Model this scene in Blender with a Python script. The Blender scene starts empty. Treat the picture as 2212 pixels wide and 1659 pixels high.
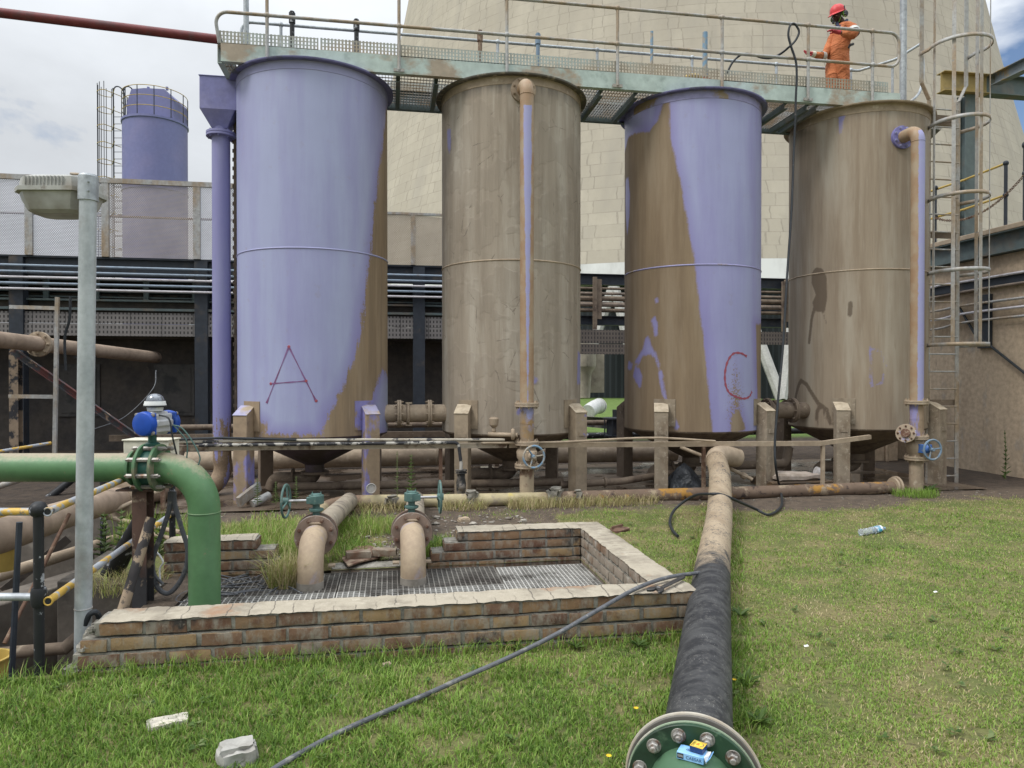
import bpy, bmesh, math, random
import numpy as np
from mathutils import Vector, Matrix, Euler, noise as mnoise
rnd = random.Random(7)
PI = math.pi
S = bpy.context.scene
C = S.collection

# ------------------------------------------------------------------ camera, world, sun, exposure
F = 1534.0                      # focal length in units of a 2212 px wide picture
YAW = math.radians(9.65)        # the tank row runs along world X; the camera looks a little to its right
PITCH = math.atan(13.5 / F)
ZC = 1.6
cam = bpy.data.cameras.new("Camera")
cam.sensor_width = 36.0
cam.lens = 36.0 * F / 2212.0
cam.clip_start, cam.clip_end = 0.05, 3000.0
camo = bpy.data.objects.new("Camera", cam); C.objects.link(camo)
camo.location = (0, 0, ZC)
camo.rotation_euler = (PI / 2 - PITCH, 0, -YAW)
S.camera = camo

S.view_settings.view_transform = 'Standard'
S.view_settings.look = 'None'
S.view_settings.gamma = 1.0
S.view_settings.exposure = 0.4

SUN_EL, SUN_AZ = math.radians(52), math.radians(-112)     # azimuth measured from +Y towards +X
W = bpy.data.worlds.new("World"); S.world = W; W.use_nodes = True
wt = W.node_tree; wt.nodes.clear()
def wn(t, **k):
    n = wt.nodes.new(t)
    for a, b in k.items(): setattr(n, a, b)
    return n
def wl(a, b): wt.links.new(a, b)
def wmath(op, a, b=None, c=None):
    n = wn('ShaderNodeMath', operation=op)
    for i, x in enumerate((a, b, c)):
        if x is None: continue
        if isinstance(x, (int, float)): n.inputs[i].default_value = x
        else: wl(x, n.inputs[i])
    return n.outputs[0]
wo = wn('ShaderNodeOutputWorld'); wbg = wn('ShaderNodeBackground')
sky = wn('ShaderNodeTexSky', sky_type='NISHITA'); sky.sun_disc = False
sky.sun_elevation = SUN_EL; sky.sun_rotation = SUN_AZ
sky.altitude = 1500; sky.air_density = 1.0; sky.dust_density = 1.5
wtc = wn('ShaderNodeTexCoord')
wmap = wn('ShaderNodeMapping'); wmap.inputs['Scale'].default_value = (1.0, 1.0, 2.6)
wl(wtc.outputs['Generated'], wmap.inputs['Vector'])
cn = wn('ShaderNodeTexNoise'); cn.inputs['Scale'].default_value = 2.3; cn.inputs['Detail'].default_value = 7
cn.inputs['Roughness'].default_value = 0.55; cn.inputs['Distortion'].default_value = 0.35
wl(wmap.outputs[0], cn.inputs['Vector'])
sep = wn('ShaderNodeSeparateXYZ'); wl(wtc.outputs['Generated'], sep.inputs[0])
elev = wmath('MAXIMUM', sep.outputs[2], 0.0)
# a break in the cloud, low in the sky towards +X
side = wn('ShaderNodeMapRange'); side.inputs['From Min'].default_value = 0.56; side.inputs['From Max'].default_value = 0.74
wl(sep.outputs[0], side.inputs['Value'])
cov = wmath('SUBTRACT', cn.outputs['Fac'], wmath('MULTIPLY', side.outputs[0], 0.085))
cmask = wn('ShaderNodeMapRange'); cmask.inputs['From Min'].default_value = 0.30; cmask.inputs['From Max'].default_value = 0.42
wl(cov, cmask.inputs['Value'])
shade = wn('ShaderNodeMapRange'); shade.inputs['From Min'].default_value = 0.30; shade.inputs['From Max'].default_value = 0.72
shade.inputs['To Min'].default_value = 0.86; shade.inputs['To Max'].default_value = 1.16
wl(cn.outputs['Fac'], shade.inputs['Value'])
# overcast luminance grows towards the zenith
lum = wmath('MULTIPLY', wmath('ADD', wmath('MULTIPLY', wmath('POWER', elev, 2.4), 1.75), 0.485), shade.outputs[0])
lum = wmath('ADD', lum, wmath('MULTIPLY', side.outputs[0], 0.36))
ccol = wn('ShaderNodeCombineColor')
wl(wmath('MULTIPLY', lum, 0.955), ccol.inputs[0]); wl(wmath('MULTIPLY', lum, 1.0), ccol.inputs[1]); wl(wmath('MULTIPLY', lum, 1.055), ccol.inputs[2])
sks = wn('ShaderNodeMix', data_type='RGBA', blend_type='MULTIPLY'); sks.inputs['Factor'].default_value = 1.0
wl(sky.outputs[0], sks.inputs['A']); sks.inputs['B'].default_value = (0.10, 0.10, 0.10, 1)
wmx = wn('ShaderNodeMix', data_type='RGBA')
wl(cmask.outputs[0], wmx.inputs['Factor']); wl(sks.outputs['Result'], wmx.inputs['A']); wl(ccol.outputs[0], wmx.inputs['B'])
wl(wmx.outputs['Result'], wbg.inputs['Color']); wbg.inputs['Strength'].default_value = 1.0
wl(wbg.outputs[0], wo.inputs['Surface'])

sl = bpy.data.lights.new("Sun", 'SUN'); sl.energy = 1.5; sl.angle = math.radians(18); sl.color = (1.0, 0.96, 0.90)
so = bpy.data.objects.new("Sun", sl); C.objects.link(so)
sd = Vector((math.sin(SUN_AZ) * math.cos(SUN_EL), math.cos(SUN_AZ) * math.cos(SUN_EL), math.sin(SUN_EL)))
so.rotation_euler = sd.to_track_quat('Z', 'Y').to_euler()
so.location = (0, 0, 60)

# ------------------------------------------------------------------ helpers
CP = Vector((0, 0, ZC))
_fw = Vector((math.sin(YAW) * math.cos(PITCH), math.cos(YAW) * math.cos(PITCH), -math.sin(PITCH)))
_rt = Vector((math.cos(YAW), -math.sin(YAW), 0))
_up = _rt.cross(_fw)
def ray(px, py): return _fw + _rt * ((px - 1106) / F) + _up * ((829.5 - py) / F)
def PY(px, py, Y): d = ray(px, py); return CP + d * (Y / d.y)          # survey point on the plane y = Y
def PX(px, py, X): d = ray(px, py); return CP + d * (X / d.x)
def PZ(px, py, Z): d = ray(px, py); return CP + d * ((Z - ZC) / d.z)
def PD(px, py, D): return CP + ray(px, py) * D

class MB:
    def __init__(s): s.v = []; s.f = []
    def add(s, vs, fs):
        o = len(s.v); s.v += [tuple(v) for v in vs]; s.f += [tuple(i + o for i in f) for f in fs]; return s
    def box(s, c, d, R=None):
        c = Vector(c); vs = []
        for i in range(8):
            p = Vector(((i & 1) - .5, ((i >> 1) & 1) - .5, ((i >> 2) & 1) - .5)); p = Vector((p.x * d[0], p.y * d[1], p.z * d[2]))
            if R is not None: p = R @ p
            vs.append(c + p)
        return s.add(vs, [(0, 2, 3, 1), (4, 5, 7, 6), (0, 1, 5, 4), (2, 6, 7, 3), (0, 4, 6, 2), (1, 3, 7, 5)])
    def bb(s, a, b):   # box from corner to corner
        return s.box([(a[i] + b[i]) / 2 for i in range(3)], [abs(b[i] - a[i]) for i in range(3)])
    def tube(s, pts, r, n=12, caps=True, closed=False):
        pts = [Vector(p) for p in pts]; m = len(pts)
        rs = r if isinstance(r, (list, tuple)) else [r] * m
        tg = []
        for i in range(m):
            a = pts[(i - 1) % m] if (closed or i > 0) else pts[i]
            b = pts[(i + 1) % m] if (closed or i < m - 1) else pts[i]
            t = (b - a); tg.append(t.normalized() if t.length > 1e-9 else Vector((0, 0, 1)))
        up = Vector((0, 0, 1)) if abs(tg[0].z) < .9 else Vector((1, 0, 0))
        u = tg[0].cross(up).normalized(); vs = []; o = len(s.v)
        for i in range(m):
            u = (u - tg[i] * u.dot(tg[i]))
            u = u.normalized() if u.length > 1e-6 else tg[i].orthogonal().normalized()
            w = tg[i].cross(u)
            for k in range(n):
                a = 2 * PI * k / n
                vs.append(pts[i] + (u * math.cos(a) + w * math.sin(a)) * rs[i])
        fs = []
        for i in range(m if closed else m - 1):
            j = (i + 1) % m
            for k in range(n):
                l = (k + 1) % n
                fs.append((i * n + k, i * n + l, j * n + l, j * n + k))
        if caps and not closed:
            fs.append(tuple(range(n - 1, -1, -1))); fs.append(tuple((m - 1) * n + k for k in range(n)))
        return s.add(vs, fs)
    def lathe(s, prof, base, axis=(0, 0, 1), n=24, caps=True, full=1.0):
        base = Vector(base); ax = Vector(axis).normalized(); u = ax.orthogonal().normalized(); w = ax.cross(u); vs = []
        for (r, h) in prof:
            for k in range(n):
                a = 2 * PI * k / n
                vs.append(base + ax * h + (u * math.cos(a) + w * math.sin(a)) * r)
        fs = []; m = len(prof)
        for i in range(m - 1):
            for k in range(n):
                l = (k + 1) % n
                fs.append((i * n + k, i * n + l, (i + 1) * n + l, (i + 1) * n + k))
        if caps:
            fs.append(tuple(range(n - 1, -1, -1))); fs.append(tuple((m - 1) * n + k for k in range(n)))
        return s.add(vs, fs)
    def disc(s, c, axis, r, t, n=24):   # flange centred on c
        return s.lathe([(r - .002, -t / 2), (r, -t / 2 + .002), (r, t / 2 - .002), (r - .002, t / 2)], c, axis, n)
    def ring(s, c, axis, ri, ro, t, n=32):
        return s.lathe([(ri, -t / 2), (ro, -t / 2), (ro, t / 2), (ri, t / 2), (ri, -t / 2)], c, axis, n, caps=False)
    def bolts(s, c, axis, rc, n, br, length, a0=0.0):
        c = Vector(c); ax = Vector(axis).normalized(); u = ax.orthogonal().normalized(); w = ax.cross(u)
        for k in range(n):
            a = a0 + 2 * PI * k / n; p = c + (u * math.cos(a) + w * math.sin(a)) * rc
            s.lathe([(br, -length / 2), (br, length / 2)], p, ax, 6)
            s.lathe([(br * .5, -length / 2 - .012), (br * .5, length / 2 + .012)], p, ax, 8)
        return s
    def ball(s, c, r, n=12):
        pr = [(r * math.sin(PI * i / 8), -r * math.cos(PI * i / 8)) for i in range(1, 8)]
        return s.lathe(pr, c, (0, 0, 1), n)
    def torus(s, c, axis, R, r, n=32, m=8):
        c = Vector(c); ax = Vector(axis).normalized(); u = ax.orthogonal().normalized(); w = ax.cross(u)
        return s.tube([c + (u * math.cos(2 * PI * k / n) + w * math.sin(2 * PI * k / n)) * R for k in range(n)], r, m, closed=True)
    def prism(s, poly, o, u, v, t):    # polygon in plane (o,u,v), extruded by t along u x v, both ways
        o, u, v = Vector(o), Vector(u), Vector(v); w = u.cross(v).normalized() * (t / 2); n = len(poly)
        vs = [o + u * a + v * b - w for a, b in poly] + [o + u * a + v * b + w for a, b in poly]
        return s.add(vs, [tuple(range(n - 1, -1, -1)), tuple(range(n, 2 * n))] + [(i, (i + 1) % n, (i + 1) % n + n, i + n) for i in range(n)])
    def bar(s, a, b, w, h, up=(0, 0, 1)):   # rectangular bar from a to b
        a, b = Vector(a), Vector(b); d = b - a; y = d.normalized(); upv = Vector(up)
        if abs(y.dot(upv)) > .99: upv = Vector((0, 1, 0))
        x = y.cross(upv).normalized(); z = x.cross(y)
        return s.box((a + b) / 2, (w, d.length, h), Matrix((x, y, z)).transposed())
    def channel(s, a, b, h, fl, t=.008, side=1, up=(0, 0, 1)):   # C section, web on the line a-b, flanges to +side
        a, b = Vector(a), Vector(b); y = (b - a).normalized(); x = y.cross(Vector(up)).normalized() * side; z = Vector(up)
        s.bar(a, b, t, h, up)
        for q in (1, -1):
            o = x * (fl / 2 + t / 2) + z * (q * (h / 2 - t / 2)); s.bar(a + o, b + o, fl, t, up)
        return s
    def ibeam(s, a, b, h, fl, t=.012, up=(0, 0, 1)):
        a, b = Vector(a), Vector(b); z = Vector(up).normalized()
        s.bar(a, b, t, h - 2 * t, up)
        for q in (1, -1): s.bar(a + z * (q * (h / 2 - t / 2)), b + z * (q * (h / 2 - t / 2)), fl, t, up)
        return s

ORG = {}
def worg(o): return ORG.get(o.name, Vector((0, 0, 0))) if o else Vector((0, 0, 0))
def obj(name, mb, mat, parent=None, sharp=35, smooth=True, bevel=0, org=None):
    o0 = Vector(org) if (org is not None and parent is None) else worg(parent)
    me = bpy.data.meshes.new(name)
    me.from_pydata([(v[0] - o0.x, v[1] - o0.y, v[2] - o0.z) for v in mb.v], [], mb.f)
    if smooth and len(me.polygons):
        me.polygons.foreach_set('use_smooth', [True] * len(me.polygons)); me.set_sharp_from_angle(angle=math.radians(sharp))
    me.materials.append(mat); me.update()
    o = bpy.data.objects.new(name, me); C.objects.link(o)
    if parent: o.parent = parent
    elif org is not None: o.location = o0
    ORG[o.name] = o0
    if bevel:
        b = o.modifiers.new('edge', 'BEVEL'); b.width = bevel; b.segments = 2; b.limit_method = 'ANGLE'
    return o
def meshobj(name, me, parent=None, mat=None):
    o = bpy.data.objects.new(name, me); C.objects.link(o)
    if mat: me.materials.clear(); me.materials.append(mat)
    if parent: o.parent = parent; o.location = -worg(parent)
    ORG[o.name] = Vector((0, 0, 0))
    return o
def tag(o, label, cat, group=None):
    o['label'] = label; o['category'] = cat
    if group: o['group'] = group
    return o
def thing(name, label, cat, loc=(0, 0, 0), group=None):
    o = bpy.data.objects.new(name, None); C.objects.link(o); o.location = loc; o.empty_display_size = .2
    ORG[o.name] = Vector(loc); return tag(o, label, cat, group)
def struct(o): o['kind'] = 'structure'; return o
def dup(root, loc, label=None, group=None, rotz=None):
    r = root.copy(); C.objects.link(r); r.location = loc
    if rotz is not None: r.rotation_euler = (0, 0, rotz)
    if label: r['label'] = label
    if group: r['group'] = group
    for ch in list(root.children):
        c = ch.copy(); C.objects.link(c); c.parent = r
        for g in list(ch.children):
            d = g.copy(); C.objects.link(d); d.parent = c
    return r
def bolt_parts(c, axis, rc, n, br, length, a0, mat, parent, name='bolt'):
    c = Vector(c); ax = Vector(axis).normalized(); u = ax.orthogonal().normalized(); w = ax.cross(u)
    for k in range(n):
        a = a0 + 2 * PI * k / n; p = c + (u * math.cos(a) + w * math.sin(a)) * rc; q = MB()
        q.lathe([(br, -length / 2), (br, length / 2)], p, ax, 6); q.lathe([(br * .5, -length / 2 - .012), (br * .5, length / 2 + .012)], p, ax, 8); obj(name, q, mat, parent)
def bez(pts, n=10):     # smooth curve (Catmull-Rom) through points
    P = [Vector(p) for p in pts]; P = [P[0] * 2 - P[1]] + P + [P[-1] * 2 - P[-2]]; out = []
    for i in range(1, len(P) - 2):
        for k in range(n):
            t = k / n
            out.append(0.5 * ((2 * P[i]) + (-P[i - 1] + P[i + 1]) * t + (2 * P[i - 1] - 5 * P[i] + 4 * P[i + 1] - P[i + 2]) * t * t + (-P[i - 1] + 3 * P[i] - 3 * P[i + 1] + P[i + 2]) * t ** 3))
    out.append(P[-2]); return out
def fillet(pts, r, n=8):    # polyline with rounded corners
    P = [Vector(p) for p in pts]; out = [P[0]]
    for i in range(1, len(P) - 1):
        a, b, c = P[i - 1], P[i], P[i + 1]; d1 = (a - b).normalized(); d2 = (c - b).normalized()
        ang = d1.angle(d2); k = min(r / math.tan(ang / 2), (a - b).length * .95, (c - b).length * .95)
        p0, p1 = b + d1 * k, b + d2 * k; rr = k * math.tan(ang / 2); ctr = b + (d1 + d2).normalized() * (rr / math.sin(ang / 2))
        v0, v1 = p0 - ctr, p1 - ctr; th = v0.angle(v1)
        for q in range(n + 1):
            t = q / n
            out.append(ctr + (v0 * math.sin((1 - t) * th) + v1 * math.sin(t * th)) / math.sin(th))
    out.append(P[-1]); return out

# ------------------------------------------------------------------ materials
class NT:
    def __init__(s, name):
        s.m = bpy.data.materials.new(name); s.m.use_nodes = True; s.t = s.m.node_tree; s.t.nodes.clear()
        s.out = s.n('ShaderNodeOutputMaterial'); s.b = s.n('ShaderNodeBsdfPrincipled'); s.l(s.b.outputs[0], s.out.inputs[0])
        s._tc = None
    def n(s, t, **k):
        q = s.t.nodes.new(t)
        for a, b in k.items(): setattr(q, a, b)
        return q
    def l(s, a, b): s.t.links.new(a, b)
    def put(s, sock, x):
        if isinstance(x, bpy.types.NodeSocket): s.l(x, sock)
        elif isinstance(x, (tuple, list)) and len(x) == 3 and len(getattr(sock, 'default_value', (0,) * 3)) == 4: sock.default_value = (*x, 1)
        else: sock.default_value = x
    def tc(s, kind='Object'):
        if not s._tc: s._tc = s.n('ShaderNodeTexCoord')
        return s._tc.outputs[kind]
    def vec(s, scale=(1, 1, 1), loc=(0, 0, 0), src=None):
        m = s.n('ShaderNodeMapping'); m.inputs['Scale'].default_value = scale; m.inputs['Location'].default_value = loc
        s.l(src or s.tc(), m.inputs[0]); return m.outputs[0]
    def noise(s, scale, detail=4, rough=.55, vec=None, dist=0.0):
        q = s.n('ShaderNodeTexNoise'); q.inputs['Scale'].default_value = scale; q.inputs['Detail'].default_value = detail
        q.inputs['Roughness'].default_value = rough; q.inputs['Distortion'].default_value = dist
        s.l(vec or s.tc(), q.inputs['Vector']); return q.outputs['Fac']
    def voro(s, scale, vec=None, feature='F1', out='Distance'):
        q = s.n('ShaderNodeTexVoronoi', feature=feature); q.inputs['Scale'].default_value = scale
        s.l(vec or s.tc(), q.inputs['Vector']); return q.outputs[out]
    def math(s, op, a, b=None, c=None, clamp=False):
        q = s.n('ShaderNodeMath', operation=op, use_clamp=clamp)
        for i, x in enumerate((a, b, c)):
            if x is not None: s.put(q.inputs[i], x)
        return q.outputs[0]
    def rng(s, x, a, b, c=0.0, d=1.0):
        q = s.n('ShaderNodeMapRange'); s.put(q.inputs['Value'], x)
        for k, v in zip(('From Min', 'From Max', 'To Min', 'To Max'), (a, b, c, d)): q.inputs[k].default_value = v
        return q.outputs[0]
    def mix(s, f, a, b, blend='MIX'):
        q = s.n('ShaderNodeMix', data_type='RGBA', blend_type=blend)
        s.put(q.inputs['Factor'], f); s.put(q.inputs['A'], a); s.put(q.inputs['B'], b); return q.outputs['Result']
    def attr(s, name): q = s.n('ShaderNodeAttribute', attribute_name=name); return q.outputs['Fac']
    def acol(s, name): q = s.n('ShaderNodeAttribute', attribute_name=name); return q.outputs['Color']
    def isl(s): return s.n('ShaderNodeNewGeometry').outputs['Random Per Island']
    def xyz(s, v): q = s.n('ShaderNodeSeparateXYZ'); s.l(v, q.inputs[0]); return q.outputs
    def bump(s, h, strength=.3, dist=.01):
        q = s.n('ShaderNodeBump'); q.inputs['Strength'].default_value = strength; q.inputs['Distance'].default_value = dist
        s.l(h, q.inputs['Height']); s.l(q.outputs[0], s.b.inputs['Normal'])
    def done(s, col, rough=.6, metal=0.0, spec=None):
        s.put(s.b.inputs['Base Color'], col); s.put(s.b.inputs['Roughness'], rough); s.put(s.b.inputs['Metallic'], metal)
        if spec is not None: s.b.inputs['Specular IOR Level'].default_value = spec
        return s.m
def var(t, col, amt=.16, scale=9):    # gentle mottling
    f = t.noise(scale, 6, .6)
    v = t.rng(f, .3, .7, 1 - amt, 1 + amt)
    q = t.n('ShaderNodeCombineColor')
    for i in range(3): t.l(v, q.inputs[i])
    return t.mix(1.0, col, q.outputs[0], 'MULTIPLY')
def wmat(name, base, layers=(), rough=.6, metal=0.0, bump=.15, bs=60, amt=.15, vs=9, spec=.35):
    """base colour with worn layers: (colour, scale, lo, hi, stretch xyz)"""
    t = NT(name); col = base
    for L in layers:
        c, sc, lo, hi = L[:4]; st = L[4] if len(L) > 4 else (1, 1, 1)
        f = t.rng(t.noise(sc, 8, .62, t.vec(st, (rnd.random() * 9, rnd.random() * 9, 0))), lo, hi)
        col = t.mix(f, col, c)
    col = var(t, col, amt, vs)
    if bump: t.bump(t.noise(bs, 5, .6), bump, .004)
    return t.done(col, rough, metal, spec)

LILAC = (.30, .305, .485); LILAC2 = (.20, .175, .42); DUST = (.235, .175, .12); DUSTL = (.36, .285, .205); RUST = (.13, .055, .025)
M = {}
M['galv'] = wmat('galvanised_steel', (.40, .43, .45), [((.30, .32, .34), 7, .45, .6), ((.33, .27, .20), 3, .62, .75)], .5, .35, .12, 90, .18, 25)
M['galv_dirty'] = wmat('dusty_galvanised_steel', (.36, .36, .35), [((.30, .235, .165), 2.2, .44, .58, (1, 1, .5)), ((.22, .22, .22), 14, .6, .7)], .6, .2, .15, 90, .18, 20)
M['darksteel'] = wmat('dark_painted_steel', (.030, .036, .046), [((.075, .06, .048), 3, .56, .72)], .55, 0, .1, 60, .2)
M['teal_dark'] = wmat('dull_green_grey_steel', (.10, .13, .13), [((.16, .13, .10), 2, .5, .7)], .6, 0, .1)
M['black'] = wmat('black_paint', (.016, .017, .019), [((.30, .31, .33), 11, .60, .63), ((.12, .09, .065), 5, .62, .75)], .5, 0, .1)
M['rust'] = wmat('rusted_steel', (.13, .075, .05), [((.28, .21, .15), 9, .5, .62), ((.05, .03, .025), 14, .6, .7)], .85, 0, .4, 50)
M['rustyel'] = wmat('rusty_yellow_kerb_pipe', (.15, .105, .075), [((.33, .175, .04), 4.5, .57, .61), ((.30, .235, .165), 5, .55, .62), ((.05, .035, .03), 9, .58, .66)], .85, 0, .5, 45)
M['redpipe'] = wmat('red_oxide_paint', (.16, .035, .035), [((.10, .05, .05), 4, .5, .65)], .5)
M['dust'] = wmat('dust_caked_steel', DUSTL, [((.27, .21, .15), 3, .45, .65), ((.44, .37, .28), 11, .58, .7)], .85, 0, .3, 45)
M['dustdark'] = wmat('mud_caked_steel', (.17, .13, .095), [((.09, .065, .05), 5, .5, .65), ((.28, .23, .17), 12, .6, .7)], .85, 0, .5, 35)
M['lilac'] = wmat('lilac_paint', LILAC, [((.29, .295, .48), 1.6, .5, .7), (DUST, 4, .66, .74)], .5, 0, .06, 120, .06)
M['lilac_far'] = wmat('faded_lilac_paint', (.175, .185, .36), [((.20, .20, .37), 1.2, .45, .65)], .55, 0, .05, 60, .06)
M['concrete'] = wmat('stained_concrete', (.47, .37, .265), [((.35, .27, .19), 1.1, .47, .62, (1, 1, .35)), ((.33, .30, .26), 3, .58, .7, (1, 1, .5)), ((.25, .205, .165), 7, .62, .74, (1, 1, .2))], .9, 0, .35, 30, .2, 14)
M['concrete_dark'] = wmat('shade_dark_concrete', (.075, .064, .054), [((.05, .045, .042), 1.5, .45, .62), ((.12, .10, .08), 4, .62, .72)], .9, 0, .3, 30, .2)  # dark base colour carries part of the shade under the roof
M['lining'] = wmat('pit_shade_concrete', (.15, .13, .108), [((.07, .06, .05), 1.6, .46, .62, (1, 1, .4)), ((.22, .195, .16), 5, .58, .7)], .95, 0, .4, 25, .2)  # concrete coloured darker for the shade down in the pit
M['mortar'] = wmat('grey_mortar', (.25, .235, .20), [((.12, .11, .095), 9, .52, .66), ((.36, .34, .30), 16, .58, .68)], .95, 0, .8, 70, .25, 30)
M['white'] = wmat('white_paint', (.68, .69, .68), [((.45, .42, .37), 5, .56, .7)], .5)
M['cream'] = wmat('cream_enamel', (.60, .57, .46), [((.34, .22, .12), 9, .6, .67)], .5)
M['blue'] = wmat('blue_enamel', (.012, .065, .36), [((.03, .08, .30), 10, .5, .65)], .35, 0, .08)
M['bluevalve'] = wmat('worn_blue_valve_paint', (.05, .13, .36), [((.26, .22, .17), 12, .56, .64)], .5, 0, .2)
M['paleblue'] = wmat('pale_blue_worn_paint', (.16, .27, .38), [((.33, .29, .23), 9, .44, .54)], .55, 0, .2)
M['bluegrey'] = wmat('blue_grey_worn_paint', (.16, .23, .31), [((.30, .27, .22), 14, .55, .66)], .55, 0, .2)
M['teal'] = wmat('teal_valve_paint', (.075, .14, .125), [((.20, .22, .18), 14, .58, .68), ((.10, .07, .05), 22, .64, .7)], .5, 0, .2)
M['chrome'] = wmat('dull_metal', (.42, .41, .40), [((.2, .19, .18), 12, .5, .7)], .32, .8, .1)
M['boltst'] = wmat('zinc_bolt', (.33, .315, .29), [((.17, .10, .065), 22, .50, .62), ((.10, .09, .085), 40, .55, .65)], .45, .5, .25)
M['boltrust'] = wmat('rusty_bolt', (.12, .06, .04), [((.25, .19, .14), 30, .5, .65)], .8, 0, .3)
M['rubber'] = wmat('black_rubber_hose', (.022, .026, .030), [((.10, .09, .08), 18, .6, .72)], .55, 0, .1)
M['cable'] = wmat('grey_rubber_cable', (.10, .105, .115), [((.22, .215, .20), 25, .55, .68), ((.035, .035, .04), 12, .6, .7)], .6, 0, .2)
M['pvc'] = wmat('pale_conduit', (.50, .48, .50), [((.25, .20, .17), 4, .6, .75)], .5)
M['condblue'] = wmat('blue_conduit', (.24, .30, .37), [((.25, .20, .17), 4, .6, .75)], .5)
M['conddirty'] = wmat('dusty_conduit', (.24, .19, .15), [((.12, .10, .085), 4, .5, .7)], .7)
M['yelgrey'] = wmat('yellow_paint_flaked_to_grey', (.53, .34, .07), [((.33, .35, .38), 6.5, .47, .51), ((.10, .10, .11), 9, .62, .66)], .5, .1, .15, 80)
M['yellow'] = wmat('yellow_paint', (.48, .34, .09), [((.35, .25, .08), 4, .6, .7)], .5)
M['yelbeam'] = wmat('yellow_grey_beam_paint', (.17, .20, .22), [((.29, .205, .08), 1.0, .49, .55)], .6)
M['seafoam'] = wmat('pale_green_paint', (.42, .50, .465), [((.33, .275, .21), .7, .49, .55, (1, 1, 1.6)), ((.25, .15, .12), 2.4, .68, .74, (1, 1, 2.5)), ((.30, .37, .34), 5, .55, .7)], .6, 0, .15)
M['dirt_dark'] = wmat('pit_shade_soil', (.055, .045, .037), [((.11, .088, .07), 6, .5, .66)], .95, 0, .8, 25)  # the pit's darkness is put into this soil colour
M['straw'] = wmat('dry_straw', (.36, .27, .13), [((.20, .15, .07), 5, .5, .7)], .9, 0, 0)
# ------------------------------------------------------------------ ground
HOLES = [(-1.5, 1.64, 4.35, 6.05), (-9.0, -1.72, 4.17, 5.9), (-9.0, -2.4, 5.9, 9.0)]
def in_hole(x, y): return any(a < x < b and c < y < d for a, b, c, d in HOLES)
def fbm(x, y, s): return mnoise.fractal(Vector((x * s, y * s, 3.1)), 1.0, 2.0, 4)
def gz(x, y):
    if x < -12 or x > 14 or y > 13: return 0.0
    e = min([1.0] + [max(0.0, min(1.0, max(a - x, x - b, c - y, y - d) / .25)) for a, b, c, d in HOLES])
    return .018 * fbm(x, y, 1.3) * e
def bare(x, y):       # 0 = lawn, 1 = bare soil
    n = fbm(x, y, .9) * .25 + fbm(x, y, 3.0) * .12
    v = 0.0
    if y > 7.4: v = max(v, (y - 7.95 + n * 1.6) / .6)
    v = max(v, 1.5 - math.hypot((x - 5.1) / 1.5, (y - 8.35) / .55) + n)          # trampled under the hose
    v = max(v, 1.35 - math.hypot((x - .75) / .95, (y - 7.6) / .75) + n)           # rubble patch behind the pit
    if x < 1.9 and y > 6.2: v = max(v, .35 + n + (.3 if x > -.1 else 0))
    if x < -1.35 and 4.2 < y < 6.2: v = 1.0
    if x > 7.6 and y > 7.6: v = max(v, (x - 7.9) * 1.5 + (y - 8.2) + n)
    return max(0.0, min(1.0, v))
def build_ground():
    xs = [-600, -200, -60, -25, -14] + [round(-9 + .1 * i, 3) for i in range(0, 201)] + [13, 18, 30, 70, 200, 600]
    ys = [-600, -150, -30, -6] + [round(0 + .1 * i, 3) for i in range(0, 121)] + [14, 16, 19, 24, 32, 45, 70, 120, 300, 900]
    for h in HOLES: xs += h[:2]; ys += h[2:]
    xs = sorted(set(xs)); ys = sorted(set(ys)); nx = len(xs)
    vs = [(x, y, gz(x, y)) for y in ys for x in xs]; fs = []
    for j in range(len(ys) - 1):
        for i in range(nx - 1):
            if in_hole((xs[i] + xs[i + 1]) / 2, (ys[j] + ys[j + 1]) / 2): continue
            a = j * nx + i; fs.append((a, a + 1, a + nx + 1, a + nx))
    me = bpy.data.meshes.new('ground'); me.from_pydata(vs, [], fs)
    me.polygons.foreach_set('use_smooth', [True] * len(fs))
    at = me.attributes.new('bare', 'FLOAT', 'POINT')
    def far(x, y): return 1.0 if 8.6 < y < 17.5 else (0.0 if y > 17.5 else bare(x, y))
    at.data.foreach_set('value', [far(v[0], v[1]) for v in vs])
    t = NT('lawn_soil'); n1 = t.noise(2.2, 6, .6); n2 = t.noise(26, 8, .7); n3 = t.noise(7, 6, .65)
    lawn = t.mix(t.rng(n1, .40, .62), (.11, .135, .04), (.20, .175, .08))
    lawn = t.mix(t.rng(n2, .5, .7), lawn, (.055, .05, .028))
    soil = t.mix(t.rng(n3, .42, .6), (.13, .10, .075), (.085, .068, .054)); yy_ = t.xyz(t.tc())[1]
    soil = t.mix(t.rng(n2, .57, .68), soil, (.23, .19, .145))
    soil = t.mix(t.rng(yy_, 8.7, 9.1), soil, t.mix(t.rng(n3, .42, .6), (.075, .057, .043), (.045, .036, .030))); soil = t.mix(t.math('MULTIPLY', t.rng(yy_, 8.7, 9.1), t.rng(n2, .6, .7)), soil, (.13, .105, .08)); y = yy_  # soil painted darker beyond the kerb to carry the shade under the tanks
    lawn = t.mix(t.rng(y, 15, 18), lawn, t.mix(t.rng(t.noise(3, 5), .4, .62), (.125, .185, .05), (.09, .14, .035)))
    b = t.math('ADD', t.attr('bare'), t.math('MULTIPLY', t.math('SUBTRACT', n2, .5), .9))
    t.bump(n2, .7, .03)
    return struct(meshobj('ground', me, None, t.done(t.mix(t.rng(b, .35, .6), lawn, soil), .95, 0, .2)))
build_ground()

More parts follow.
